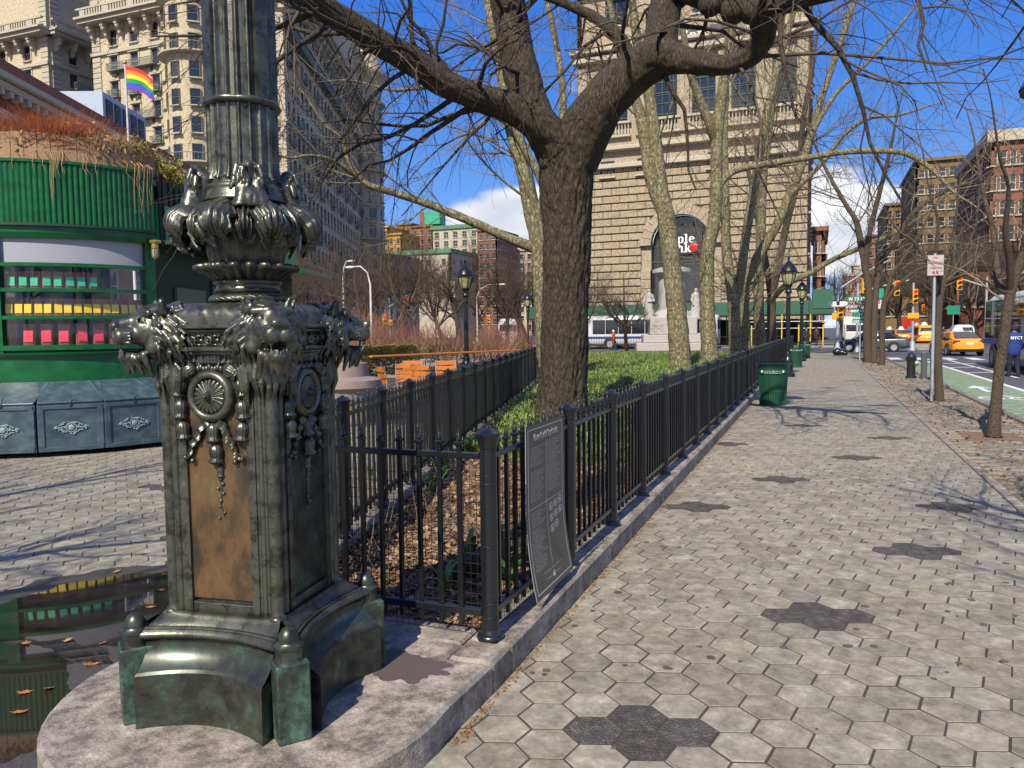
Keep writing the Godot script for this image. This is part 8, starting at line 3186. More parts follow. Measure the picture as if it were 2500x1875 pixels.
func car(called: String, label: String, cat: String, at: Vector3, turn: float, paint: Color, van := false, roof_sign := false) -> Node3D:
	# front towards +x
	var root := thing(called, label, cat, at, turn)
	var pm := plain(paint, 0.22)
	pm.clearcoat_enabled = true
	var b := MB.new()
	loft(b, [[-2.42, 0.42, 0.80, 0.70, 0.66], [-2.36, 0.30, 0.98, 0.86, 0.78], [-2.1, 0.24, 1.02, 0.90, 0.82], [-1.0, 0.2, 1.0, 0.91, 0.84], [0.6, 0.2, 0.96, 0.91, 0.84], [1.5, 0.22, 0.88, 0.90, 0.80], [2.15, 0.26, 0.76, 0.86, 0.72], [2.42, 0.34, 0.62, 0.70, 0.6]])
	part(root, "body", b, pm)
	b = MB.new()
	var cab := [[-2.3, 0.95, 1.0, 0.78, 0.7], [-2.05, 0.95, 1.78, 0.83, 0.68], [-1.2, 0.95, 1.86, 0.84, 0.7], [0.4, 0.92, 1.82, 0.84, 0.68], [1.3, 0.88, 1.0, 0.80, 0.7]] if van else [[-1.95, 0.95, 0.99, 0.76, 0.7], [-1.15, 0.97, 1.38, 0.80, 0.60], [-0.5, 0.97, 1.46, 0.82, 0.60], [0.3, 0.95, 1.44, 0.82, 0.60], [1.25, 0.90, 0.94, 0.78, 0.7]]
	loft(b, cab)
	part(root, "cabin", b, pm)
	var top := 1.66 if van else 1.36
	# glass: side panes, windscreen and rear screen stand a little proud of the cabin
	for s in [-1.0, 1.0]:
		for w in ([[-1.9, -1.0], [-0.9, 0.0], [0.08, 0.75]] if van else [[-1.35, -0.42], [-0.34, 0.55]]):
			b = MB.new()
			var zb: float = s * 0.855
			var zt: float = s * (0.745 if van else 0.665)
			var sl := 0.0 if van else 0.25
			b.quad(Vector3(w[0] - (sl if w[0] < -1.0 else 0.0), 1.02, zb), Vector3(w[1] + (0.35 if w[1] > 0.5 else 0.0), 1.0, zb), Vector3(w[1], top, zt), Vector3(w[0] + sl, top, zt), Vector3(0, 0.3, s).normalized())
			part(root, "side_window", b, M.dark_glass)
	b = MB.new()
	if van: b.quad(Vector3(-2.25, 1.12, -0.66), Vector3(-2.25, 1.12, 0.66), Vector3(-2.12, 1.62, 0.58), Vector3(-2.12, 1.62, -0.58), Vector3(-1, 0.2, 0))
	else: b.quad(Vector3(-1.93, 1.045, -0.68), Vector3(-1.93, 1.045, 0.68), Vector3(-1.2, 1.40, 0.54), Vector3(-1.2, 1.40, -0.54), Vector3(-0.4, 0.9, 0))
	part(root, "rear_window", b, M.dark_glass)
	b = MB.new()
	b.quad(Vector3(1.2, 1.0, -0.7), Vector3(1.2, 1.0, 0.7), Vector3(0.42, top + 0.02, 0.56), Vector3(0.42, top + 0.02, -0.56), Vector3(0.5, 0.9, 0))
	part(root, "windscreen", b, M.dark_glass)
	for x in [-1.42, 1.42]:
		for s in [-1.0, 1.0]:
			b = MB.new()
			b.lathe(PackedVector2Array([Vector2(0.40, 0.0), Vector2(0.40, 0.03), Vector2(0.0, 0.03)]), 20)
			part(root, "wheel_arch", b, M.black, T(Vector3(x, 0.34, s * 0.885), Basis(Vector3.RIGHT, PI / 2 * s)))
			wheel(root, Vector3(x, 0.325, s * 0.86), 0.325)
	for s in [-1.0, 1.0]:
		b = MB.new()
		b.cbox(Vector3(-2.33, 0.84, s * 0.66), Vector3(0.16, 0.17, 0.36), 0.03)
		part(root, "tail_light", b, plain(col(0.42, 0.015, 0.015), 0.2))
		b = MB.new()
		b.cbox(Vector3(2.2, 0.66, s * 0.62), Vector3(0.3, 0.13, 0.3), 0.03)
		part(root, "headlight", b, M.white)
		b = MB.new()
		b.cbox(Vector3(0.85, 1.03, s * 0.98), Vector3(0.14, 0.13, 0.2), 0.03)
		part(root, "mirror", b, pm)
	b = MB.new()
	b.cbox(Vector3(-2.43, 0.72, 0), Vector3(0.03, 0.13, 0.36), 0.005)
	part(root, "number_plate", b, plain(col(0.62, 0.58, 0.4), 0.5))
	b = MB.new()
	b.cbox(Vector3(-2.36, 0.36, 0), Vector3(0.14, 0.12, 1.5), 0.03)
	part(root, "bumper_lip", b, M.black)
	if roof_sign:
		b = MB.new()
		b.lathe(PackedVector2Array([Vector2(0.34, 0), Vector2(0.30, 0.05), Vector2(0.16, 0.30), Vector2(0.0, 0.31)]), 4, Vector3(-0.35, 1.45 if not van else 1.84, 0))
		part(root, "roof_sign", b, M.white)
	return root

func bus(label: String, at: Vector3, turn: float, side_dark: bool) -> Node3D:
	var root := thing("city_bus", label, "bus", at, turn)
	var b := MB.new()
	loft(b, [[-6.05, 0.45, 2.8, 1.05, 0.98], [-5.95, 0.34, 3.0, 1.25, 1.18], [-5.6, 0.3, 3.08, 1.28, 1.2], [5.5, 0.3, 3.08, 1.28, 1.2], [5.95, 0.34, 3.0, 1.24, 1.16], [6.05, 0.45, 2.75, 1.1, 1.0]])
	part(root, "body", b, plain(col(0.50, 0.51, 0.53), 0.35))
	b = MB.new()
	loft(b, [[-5.2, 3.0, 3.2, 1.0, 0.95], [-4.9, 3.0, 3.34, 1.0, 0.9], [-1.5, 3.0, 3.34, 1.0, 0.9], [-1.2, 3.0, 3.15, 0.9, 0.8]])
	part(root, "roof_unit", b, plain(col(0.6, 0.6, 0.6), 0.5))
	for s in [-1.0, 1.0]:
		for k in 9:
			b = MB.new()
			b.cbox(Vector3(-5.2 + k * 1.22, 2.0 if side_dark else 2.05, s * 1.285), Vector3(1.16, 1.55 if side_dark else 1.25, 0.05), 0.015)
			part(root, "side_window", b, M.dark_glass)
		b = MB.new()
		b.box(Vector3(0, 1.08, s * 1.298), Vector3(11.6, 0.17, 0.03))
		part(root, "stripe", b, plain(col(0.015, 0.06, 0.30), 0.4))
		for x in [-3.1, 3.5]:
			b = MB.new()
			b.lathe(PackedVector2Array([Vector2(0.60, 0), Vector2(0.60, 0.05), Vector2(0, 0.05)]), 20)
			part(root, "wheel_arch", b, M.black, T(Vector3(x, 0.5, s * 1.26), Basis(Vector3.RIGHT, PI / 2 * s)))
			wheel(root, Vector3(x, 0.48, s * 1.24), 0.48)
	for e in [[6.04, 1.95, 1.5, M.dark_glass, "windscreen"], [-6.04, 2.15, 0.8, M.dark_glass, "rear_window"]]:
		b = MB.new()
		b.cbox(Vector3(e[0], e[1], 0), Vector3(0.08, e[2], 2.05), 0.03)
		part(root, e[4], b, e[3])
	for s in [-1.0, 1.0]:
		b = MB.new()
		b.cbox(Vector3(-6.05, 0.95, s * 0.95), Vector3(0.06, 0.3, 0.18), 0.02)
		part(root, "tail_light", b, plain(col(0.5, 0.02, 0.02), 0.3))
	b = MB.new()
	b.cbox(Vector3(6.06, 2.82, 0), Vector3(0.06, 0.22, 1.5), 0.01)
	part(root, "destination_display", b, M.black)
	return root

func truck(label: String, at: Vector3, turn: float, box: Color, cabc: Color) -> void:
	var root := thing("truck", label, "truck", at, turn)
	for e in [["cargo_box", Vector3(-1.2, 1.75, 0), Vector3(4.2, 2.3, 2.2), box], ["cab", Vector3(1.9, 1.25, 0), Vector3(1.7, 1.7, 2.0), cabc], ["hood", Vector3(2.9, 0.85, 0), Vector3(0.6, 0.8, 1.9), cabc]]:
		var b := MB.new()
		b.cbox(e[1], e[2], 0.08)
		part(root, e[0], b, plain(e[3], 0.4))
	var b := MB.new()
	b.cbox(Vector3(2.72, 1.65, 0), Vector3(0.08, 0.7, 1.7), 0.02)
	part(root, "windscreen", b, M.dark_glass)
	for x in [-2.2, 1.9]:
		for s in [-1.0, 1.0]: wheel(root, Vector3(x, 0.42, s * 0.95), 0.42)

# ---------- signals, poles and signs ----------
func signal_head(root: Node3D, at: Vector3, turn := 0.0, lit := true) -> void:
	var b := MB.new()
	b.cbox(at, Vector3(0.36, 1.05, 0.22), 0.03, RY(turn))
	var h := part(root, "signal_head", b, plain(col(0.72, 0.34, 0.01), 0.4))
	for k in 3:
		var c := at + RY(turn) * Vector3(0, 0.33 - k * 0.33, 0.12)
		b = MB.new()
		b.lathe(PackedVector2Array([Vector2(0.12, 0.0), Vector2(0.12, 0.02), Vector2(0.0, 0.04)]), 14)
		var lm := plain([col(0.75, 0.01, 0.01) if lit else col(0.08, 0.01, 0.01), col(0.10, 0.055, 0.0), col(0.01, 0.05, 0.02)][k], 0.3)
		if k == 0 and lit:
			lm.emission_enabled = true
			lm.emission = Color(1, 0.03, 0.02)
			lm.emission_energy_multiplier = 0.8
		part(h, "lens", b, lm, T(c, RY(turn) * Basis(Vector3.RIGHT, PI / 2)))
		b = MB.new()
		var pts := []
		for i in 2:
			var row := []
			for j in 9:
				var a := PI * j / 8.0
				row.append(Vector3(cos(a) * 0.14, sin(a) * 0.14, i * 0.2))
			pts.append(row)
		b.grid(pts, Vector3.UP)
		part(h, "visor", b, plain(col(0.72, 0.34, 0.01), 0.4), T(c, RY(turn)))

func signal_pole(label: String, px: float, py: float, d: float, heads: Array, h: float, arm := Vector3.ZERO, walk_box := true) -> Node3D:
	var p := far_at(px, py, d)
	var root := thing("traffic_signal", label, "traffic signal", Vector3(p.x, -0.15, p.z))
	var b := MB.new()
	b.lathe(PackedVector2Array([Vector2(0.26, 0), Vector2(0.22, 0.1), Vector2(0.16, 0.6), Vector2(0.09, 0.75), Vector2(0.075, h)]), 10)
	part(root, "pole", b, M.galv)
	if arm != Vector3.ZERO:
		b = MB.new()
		b.tube(PackedVector3Array([Vector3(0, h - 0.7, 0), Vector3(arm.x * 0.5, h - 0.3 + arm.y * 0.6, arm.z * 0.5), Vector3(arm.x, h + arm.y, arm.z)]), PackedFloat32Array([0.06, 0.05, 0.035]), 8, true)
		part(root, "mast_arm", b, M.galv)
	for q in heads: signal_head(root, q, 0.15 + float(heads.find(q)) * 0.3)
	if walk_box:
		b = MB.new()
		b.cbox(Vector3(0, 2.5, 0.15), Vector3(0.75, 0.42, 0.22), 0.03)
		part(root, "walk_signal", b, plain(col(0.72, 0.34, 0.01), 0.4))
	return root

func sign_board(called: String, label: String, at: Vector3, w: float, h: float, back: Color, ink: Color, lines: Array, pole := 0.0, size := 0.0) -> void:
	var root := thing(called, label, "sign", at, 0.15)
	var b := MB.new()
	b.cbox(Vector3.ZERO, Vector3(w, h, 0.02), 0.004)
	part(root, "panel", b, plain(back, 0.5))
	for k in lines.size():
		var lh := size if size > 0.0 else h / (lines.size() + 0.6)
		lettering(root, "lettering", lines[k], lh, Vector3(0, h / 2 - h * (k + 0.5) / lines.size(), 0.012), Basis.IDENTITY, ink, false, true)
	if pole > 0.0:
		b = MB.new()
		b.rod(Vector3(0, -at.y, -0.05), Vector3(0, pole, -0.05), 0.032, 6)
		part(root, "post", b, M.galv)

func street_light(label: String, px: float, py: float, d: float, h: float, reach: float) -> void:
	var p := far_at(px, py, d)
	var root := thing("street_light", label, "street light", Vector3(p.x, -0.15, p.z))
	var b := MB.new()
	b.tube(PackedVector3Array([Vector3.ZERO, Vector3(0, h * 0.8, 0), Vector3(reach * 0.15, h * 0.93, 0), Vector3(reach * 0.5, h, 0), Vector3(reach, h, 0)]), PackedFloat32Array([0.11, 0.075, 0.06, 0.05, 0.045]), 8, true)
	part(root, "pole", b, plain(col(0.55, 0.55, 0.55), 0.5))
	b = MB.new()
	b.sphere(Vector3(reach * 1.08, h - 0.03, 0), Vector3(0.42, 0.11, 0.16), 6, 10)
	part(root, "lamp_head", b, plain(col(0.6, 0.6, 0.6), 0.5))

# ---------- people ----------
func person(label: String, at: Vector3, turn: float, coat: Color, legs: Color, hat: Color, stride := 0.12, tall := 1.74, cell := 0.03) -> Node3D:
	var root := thing("person", label, "person", at, turn)
	root.scale = Vector3.ONE * tall / 1.74
	var lo := Vector3(-0.42, -0.05, -0.4)
	var hi := Vector3(0.42, 1.82, 0.45)
	var hips := [Vector3(0.09, 0.90, 0), Vector3(-0.09, 0.90, 0)]
	var knees := [Vector3(0.11, 0.48, stride * 0.6), Vector3(-0.11, 0.48, 0.03)]
	var feet := [Vector3(0.12, 0.07, stride), Vector3(-0.12, 0.07, -stride)]
	var sh := [Vector3(0.20, 1.42, 0), Vector3(-0.20, 1.42, 0)]
	var el := [Vector3(0.30, 1.16, -0.02), Vector3(-0.30, 1.16, -0.02)]
	var ha := [Vector3(0.24, 0.98, 0.18), Vector3(-0.26, 0.96, 0.14)]
	var layers := [["body", col(0.42, 0.25, 0.17), 0.0], ["coat", coat, 0.03], ["trousers", legs, 0.02]]
	var body: Node = null
	for L in layers:
		var f := Field.new(lo, hi, cell)
		var g: float = L[2]
		if L[0] != "trousers":
			f.cap(Vector3(0, 0.95, 0), Vector3(0, 1.36, -0.01), 0.135 + g, 0.15 + g, 0.06, false, Vector3(1.2, 1, 0.85))
			for s in 2:
				f.cap(sh[s], el[s], 0.058 + g, 0.05 + g, 0.05)
				f.cap(el[s], ha[s].lerp(el[s], 0.0 if L[0] == "body" else 0.12), 0.045 + g, 0.035 + g, 0.03)
		if L[0] == "body":
			f.cap(Vector3(0, 1.40, 0), Vector3(0, 1.54, 0.01), 0.055, 0.055, 0.04)
			f.cap(Vector3(0, 1.60, 0.015), Vector3(0, 1.66, 0.0), 0.085, 0.092, 0.03, false, Vector3(0.9, 1.15, 1.05))
			f.cap(Vector3(0, 1.60, 0.105), Vector3(0, 1.575, 0.115), 0.012, 0.016, 0.02)
			for s in 2:
				# palm, thumb and fingers kept short at this size
				f.cap(ha[s], ha[s] + Vector3(0, -0.05, 0.06), 0.038, 0.024, 0.02)
		if L[0] != "coat":
			for s in 2:
				f.cap(hips[s], knees[s], 0.085 + g, 0.06 + g, 0.05)
				f.cap(knees[s], feet[s], 0.058 + g, 0.042 + g, 0.04)
				if L[0] == "body": f.cap(feet[s] + Vector3(0, -0.03, -0.03), feet[s] + Vector3(0, -0.04, 0.15), 0.045, 0.038, 0.03)
		if L[0] == "coat": f.cap(Vector3(0, 0.86, 0), Vector3(0, 1.0, 0), 0.15 + g, 0.15 + g, 0.05, false, Vector3(1.15, 1, 0.85))
		var b := MB.new()
		f.mesh_into(b)
		var o := part(root if body == null else body, L[0], b, plain(L[1], 0.85))
		if body == null: body = o
	var b := MB.new()
	b.sphere(Vector3(0, 1.665, -0.012), Vector3(0.10, 0.105, 0.112), 8, 12)
	part(body, "headwear", b, plain(hat, 0.9))
	for s in 2:
		b = MB.new()
		b.cbox(feet[s] + Vector3(0, -0.035, 0.05), Vector3(0.11, 0.09, 0.29), 0.03)
		part(body, "shoe", b, M.black)
	return root

func build_traffic() -> void:
	var p := on_y(2126, 858, -0.15)
	car("sedan", "dark slate sedan turning across the crossing behind the street trees", "car", Vector3(p.x, -0.165, p.z), PI - 0.03, col(0.035, 0.048, 0.055))
	var tx := on_y(2352, 868, -0.15)
	var yel := col(0.80, 0.30, 0.008)
	car("taxi", "large orange yellow taxi sedan waiting with white roof advert", "taxi", Vector3(tx.x - 0.2, -0.165, tx.z - 1.5), PI / 2 + 0.16, yel, false, true)
	for q in [[2198, 830, 92.0, false, "orange yellow taxi sedan driving off behind the dark car"], [2254, 832, 84.0, true, "boxy orange yellow taxi van seen from behind"], [2170, 828, 100.0, false, "distant orange yellow taxi half hidden by a tree trunk"], [2236, 829, 96.0, true, "orange yellow taxi van just ahead of the other van"], [2325, 828, 88.0, false, "orange yellow taxi partly hidden behind the large taxi"]]:
		var a := far_at(q[0], q[1], q[2])
		car("taxi", q[4], "taxi", Vector3(a.x, -0.165, a.z), PI / 2 + 0.05, yel, q[3], true)
	for q in [[2345, 826, 80.0, col(0.55, 0.6, 0.66), "pale blue and white van beyond the large taxi"], [2408, 826, 95.0, col(0.05, 0.06, 0.1), "dark car far along the avenue"], [2290, 826, 110.0, col(0.02, 0.02, 0.025), "black car far down the avenue between taxis"]]:
		var a := far_at(q[0], q[1], q[2])
		car("parked_car", q[4], "car", Vector3(a.x, -0.165, a.z), PI / 2, q[3], true)
	var a := far_at(2212, 822, 118.0)
	truck("red box truck standing far up the avenue", Vector3(a.x, -0.165, a.z), PI / 2, col(0.5, 0.03, 0.02), col(0.4, 0.03, 0.02))
	a = far_at(2084, 835, 92.0)
	truck("white box truck behind the green route sign", Vector3(a.x, -0.165, a.z), -PI / 2, col(0.55, 0.55, 0.55), col(0.5, 0.5, 0.5))
	bus("dark windowed city bus standing beside the worker in blue", Vector3(7.95, -0.165, -33.4), PI / 2, true)
	a = on_z(1432, 850, -71.0)
	bus("white and blue city bus passing behind the statue", Vector3(a.x + 6.1, -0.165, -71.0), PI, false)
	a = far_at(1238, 848, 103.0)
	bus("white city bus seen from behind beside the far park lamp", Vector3(a.x, -0.165, a.z), PI / 2 + 0.4, false)
	# signals
	signal_pole("traffic signal with red light and white street sign beside the scaffold", 2044, 856, 58.0, [Vector3(0.15, 2.9, 0.25)], 5.0, Vector3(3.2, 1.2, 0))
	var s2 := signal_pole("traffic signal with red light on a pale pole in the crossing island", 2227, 848, 64.0, [Vector3(0.1, 3.9, 0.2)], 4.9)
	signal_pole("traffic signal hung on a mast arm over the avenue near the bus", 2405, 845, 66.0, [Vector3(-1.75, 4.85, 0.1)], 5.2, Vector3(-2.6, 0.2, 0), false)
	signal_pole("traffic signal hung on an arm among the street tree twigs", 2092, 852, 60.0, [Vector3(2.45, 4.35, 0.1), Vector3(0.4, 4.6, 0.1)], 4.8, Vector3(3.2, 0.1, 0), false)
	signal_pole("small distant traffic signal on an arm beside a street name sign", 2272, 828, 110.0, [Vector3(-0.9, 3.9, 0.1)], 5.4, Vector3(3.0, -0.3, 0), false)
	signal_pole("traffic signal on a curved arm beyond the red shrubs", 953, 842, 60.0, [Vector3(1.8, 3.9, 0.1), Vector3(-0.3, 2.6, 0.2)], 4.4, Vector3(2.0, 0.3, 0))
	signal_pole("slim traffic signal with red light beside the white bus", 1195, 850, 88.0, [Vector3(0, 3.0, 0.1)], 3.2, Vector3.ZERO, false)
	street_light("tall pale street light curving over the red shrubs", 908, 850, 58.0, 6.6, -1.6)
	street_light("pale street light curving beyond the chairs railing", 1166, 850, 92.0, 7.2, 3.0)
	street_light("thin pale street light in front of the apartment block", 842, 850, 70.0, 8.0, 0.8)
	street_light("pale street light over the avenue beyond the taxis", 2372, 845, 95.0, 8.8, -3.2)
	# signs
	var gr := col(0.005, 0.19, 0.11)
	var wh := col(0.8, 0.8, 0.8)
	var at := func_at(2092, 730, 57.0)
	sign_board("street_sign", "green W 73 ST street name sign by the scaffold corner", at, 1.4, 0.34, gr, wh, ["W 73 ST"])
	sign_board("street_sign", "dark square name sign hung below the green street name", func_at(2087, 749, 57.2), 1.0, 0.3, col(0.05, 0.03, 0.025), wh, ["VERDI SQ"])
	sign_board("route_sign", "green route sign on a post in front of the double stemmed tree", func_at(2101, 772, 40.5), 0.72, 0.66, gr, wh, ["BEST ROUTE", "TO", "BROADWAY", "USE W 75"], 0.3, 0.11)
	sign_board("direction_sign", "small green direction sign beyond the double stemmed tree", func_at(2145, 716, 46.0), 0.5, 0.52, col(0.01, 0.3, 0.19), wh, [" "])
	sign_board("parking_sign", "pale parking rules sign below the green direction sign", func_at(2143, 741, 46.1), 0.42, 0.58, col(0.6, 0.52, 0.55), col(0.45, 0.05, 0.1), ["P"], 0.2)
	sign_board("one_way_sign", "black and white one way arrow sign beside the scaffold", func_at(2046, 742, 57.4), 1.2, 0.34, M.white.albedo_color, col(0.01, 0.01, 0.012), ["←"])
	sign_board("street_sign", "small green street name sign under the distant signal", func_at(2285, 761, 100.0), 1.2, 0.4, gr, wh, ["W"])
	sign_board("bus_lane_sign", "green hanging sign reflected beside the dark bus", func_at(2328, 757, 70.0), 0.9, 0.7, gr, wh, [" "], 0.2)
	var pk := func_at(2284, 648, 18.6)
	sign_board("no_parking_sign", "white and red no stopping sign behind the young tree", pk, 0.31, 0.42, col(0.42, 0.38, 0.39), col(0.32, 0.02, 0.05), ["NO", "STANDING", "7AM-7PM", "←  →"], 0.25, 0.042)
	sign_board("street_sign", "small green sign on the mast arm beyond the red shrubs", func_at(994, 739, 59.5), 1.0, 0.5, col(0.02, 0.14, 0.1), wh, [" "])
	# people
	var w := person("worker in navy jacket and dark trousers standing beside the bus", Vector3(6.2, -0.165, -30.9), PI + 0.15, col(0.015, 0.04, 0.20), col(0.012, 0.015, 0.028), col(0.02, 0.025, 0.05), 0.08, 1.72, 0.022)
	lettering(w, "back_lettering", "NYCT", 0.11, Vector3(0.0, 1.33, -0.178), RY(PI), col(0.8, 0.8, 0.8), false, true)
	for q in [[1078, 852, 78.0, col(0.45, 0.01, 0.015), col(0.25, 0.2, 0.14), col(0.02, 0.015, 0.01), "pedestrian in red jacket walking beyond the red shrubs", 1.2], [1498, 853, 69.0, col(0.45, 0.10, 0.03), col(0.05, 0.06, 0.10), col(0.7, 0.7, 0.68), "pedestrian in orange jacket and pale hat before the bus", 1.5], [1216, 862, 58.0, col(0.02, 0.02, 0.025), col(0.5, 0.5, 0.5), col(0.02, 0.02, 0.02), "pedestrian in black coat and pale trousers by the railing end", 0.3], [1030, 852, 76.0, col(0.35, 0.02, 0.02), col(0.02, 0.02, 0.03), col(0.3, 0.02, 0.02), "seated looking pedestrian in dark red behind the hedge", 2.0], [1258, 850, 92.0, col(0.4, 0.42, 0.45), col(0.03, 0.04, 0.08), col(0.03, 0.02, 0.015), "pedestrian in pale coat beside the white bus", 0.8], [1276, 851, 94.0, col(0.03, 0.06, 0.2), col(0.03, 0.03, 0.04), col(0.05, 0.03, 0.02), "pedestrian in blue coat near the white bus", 2.5], [1968, 852, 72.0, col(0.02, 0.02, 0.022), col(0.02, 0.02, 0.025), col(0.02, 0.015, 0.01), "dim pedestrian in black under the scaffold shed", 0.6], [1992, 852, 73.0, col(0.06, 0.03, 0.03), col(0.02, 0.02, 0.03), col(0.04, 0.03, 0.02), "dim pedestrian in brown under the scaffold shed", 2.2], [2302, 832, 84.0, col(0.03, 0.03, 0.04), col(0.02, 0.02, 0.03), col(0.02, 0.02, 0.02), "pedestrian in dark coat crossing behind the large taxi", 1.0]]:
		var b := far_at(q[0], q[1], q[2])
		person(q[6], Vector3(b.x, -0.165, b.z), q[7], q[3], q[4], q[5], 0.18, 1.74, 0.045)

func func_at(px: float, py: float, d: float) -> Vector3:
	return far_at(px, py, d)

# ---------- plaza furniture, statue, shrubs ----------
func build_plaza() -> void:
	var wood := nm([[0.0, col(0.36, 0.10, 0.02)], [0.5, col(0.55, 0.18, 0.035)], [1.0, col(0.66, 0.27, 0.07)]], 2.0, 0.05, 0.45)
	var labs := ["orange slatted wooden chair beside the stone planter", "orange slatted wooden chair in the nearest row of chairs", "orange slatted wooden chair facing the scroll railing", "orange slatted wooden chair tucked behind another", "orange slatted wooden chair closest to the hedge", "orange slatted wooden chair at the end of the row"]
	var spots := [[905, 938, 14.6, 2.7], [965, 930, 15.6, 2.4], [990, 925, 16.6, 0.4], [1050, 922, 16.2, 2.9], [1000, 905, 18.4, 0.2], [1090, 905, 18.0, 0.5]]
	var proto: Node3D = null
	for k in 6:
		var p := far_at(spots[k][0], spots[k][1], spots[k][2])
		if proto:
			copy_of(proto, Vector3(p.x, 0, p.z), spots[k][3], labs[k])
			continue
		proto = thing("slatted_chair", labs[0], "chair", Vector3(p.x, 0, p.z), spots[0][3], "slatted chairs on the plaza")
		for e in [0.62, 0.74, 0.86]:
			var b := MB.new()
			b.cbox(Vector3(0, e, -0.24 - (e - 0.6) * 0.25), Vector3(0.50, 0.10, 0.022), 0.006)
			part(proto, "back_slat", b, wood)
		for i in 5:
			var b := MB.new()
			b.cbox(Vector3(0, 0.45, -0.18 + i * 0.09), Vector3(0.48, 0.022, 0.075), 0.006)
			part(proto, "seat_slat", b, wood)
		for s in [-1.0, 1.0]:
			for z in [-0.2, 0.2]:
				var b := MB.new()
				b.rod(Vector3(s * 0.23, 0, -z * 0.9), Vector3(s * 0.23, 0.45 if z < 0 else 0.92, -z * (1.0 if z < 0 else 1.45)), 0.012, 6)
				part(proto, "leg", b, M.steel)
	# railing with wooden top and wrought scrolls
	var a := far_at(905, 900, 19.5)
	var c := far_at(1268, 900, 24.0)
	var rl := thing("scroll_railing", "low wrought iron railing with scrolls under a wooden top rail", "railing", Vector3(a.x, 0, a.z))
	var d := Vector3(c.x - a.x, 0, c.z - a.z)
	var L := d.length()
	var bs := RY(atan2(-d.z, d.x))
	var b := MB.new()
	b.cbox(Vector3(L / 2, 1.0, 0), Vector3(L, 0.05, 0.14), 0.01)
	part(rl, "top_rail", b, wood, T(Vector3.ZERO, bs))
	b = MB.new()
	b.box(Vector3(L / 2, 0.55, 0), Vector3(L, 0.03, 0.03))
	part(rl, "lower_rail", b, M.black, T(Vector3.ZERO, bs))
	for k in int(L / 0.75):
		b = MB.new()
		b.rod(Vector3(0.2 + k * 0.75, 0, 0), Vector3(0.2 + k * 0.75, 0.98, 0), 0.014, 6)
		part(rl, "upright", b, M.black, T(Vector3.ZERO, bs))
		b = MB.new()
		var pts := PackedVector3Array()
		var rr := PackedFloat32Array()
		for i in 20:
			var t := i / 19.0
			pts.append(Vector3(0.55 + k * 0.75 + (0.16 - 0.12 * t) * cos(t * 9.0), 0.76 + (0.16 - 0.12 * t) * sin(t * 9.0), 0))
			rr.append(0.011)
		b.tube(pts, rr, 5)
		part(rl, "scroll", b, M.black, T(Vector3.ZERO, bs))
	# stone planters
	var stone := nm([[0.0, col(0.17, 0.13, 0.115)], [1.0, col(0.34, 0.28, 0.25)]], 1.0, 0.08, 0.8)
	for q in [[838, 960, 14.2, 0.62, 1.05, "round pinkish granite planter beside the bronze lion"], [1000, 880, 30.0, 1.3, 0.55, "wide low stone planter bowl beyond the chairs"], [1110, 872, 33.0, 1.5, 0.6, "broad stone planter bowl by the lantern post"], [1190, 868, 37.0, 1.6, 0.6, "broad grey stone planter bowl near the railing end"]]:
		var p := far_at(q[0], q[1], q[2])
		var o := thing("stone_planter", q[5], "planter", Vector3(p.x, 0, p.z))
		var R: float = q[3]
		var H: float = q[4]
		b = MB.new()
		b.lathe(PackedVector2Array([Vector2(R * 0.95, 0), Vector2(R, H * 0.55), Vector2(R * 1.12, H * 0.6), Vector2(R * 1.1, H * 0.72), Vector2(R * 0.75, H * 0.78), Vector2(R * 0.72, H), Vector2(R * 0.62, H), Vector2(R * 0.6, H * 0.9), Vector2(0, H * 0.88)]), 28)
		part(o, "bowl", b, stone)
	# hedges of small leaves
	var r := RandomNumberGenerator.new()
	r.seed = 70
	var lf := MB.new()
	lf.grid([[Vector3(-0.5, 0, 0), Vector3(-0.1, 0.1, 0.28)], [Vector3(-0.1, 0.1, -0.28), Vector3(0.5, 0, 0)]], Vector3.UP)
	var lfm := lf.mesh(plain(Color(1, 1, 1), 0.7))
	for q in [[880, 1010, 26.0, 1.15, "yellow green clipped hedge behind the slatted chairs"], [1000, 1150, 31.0, 1.1, "yellow green clipped hedge behind the scroll railing"], [1150, 1290, 40.0, 1.0, "low yellow green hedge near the far park lamp"]]:
		var p0 := far_at(q[0], 880, q[2])
		var p1 := far_at(q[1], 880, q[2] + 3.0)
		var o := thing("hedge", q[4], "hedge", Vector3(p0.x, 0, p0.z))
		var xs := []
		var cs := []
		for k in 5200:
			var u := Vector3(r.randf(), r.randf(), r.randf_range(-1, 1))
			var h: float = q[3] * (0.92 + 0.1 * sin(u.x * 17.0))
			var pos := Vector3(p1.x - p0.x, 0, p1.z - p0.z) * u.x + Vector3(0, h * (1.0 - pow(1.0 - u.y, 2.0) * 0.9), u.z * 0.55)
			xs.append(Transform3D(Basis.from_euler(Vector3(r.randf() * 6, r.randf() * 6, r.randf() * 6)).scaled(Vector3.ONE * r.randf_range(0.05, 0.10)), pos))
			var v := r.randf_range(0.5, 1.3)
			cs.append(Color(0.20 * v, 0.175 * v, 0.022 * v))
		scatter("foliage", o, lfm, xs, cs)
	# bare red and straw stemmed shrubs
	var kinds := []
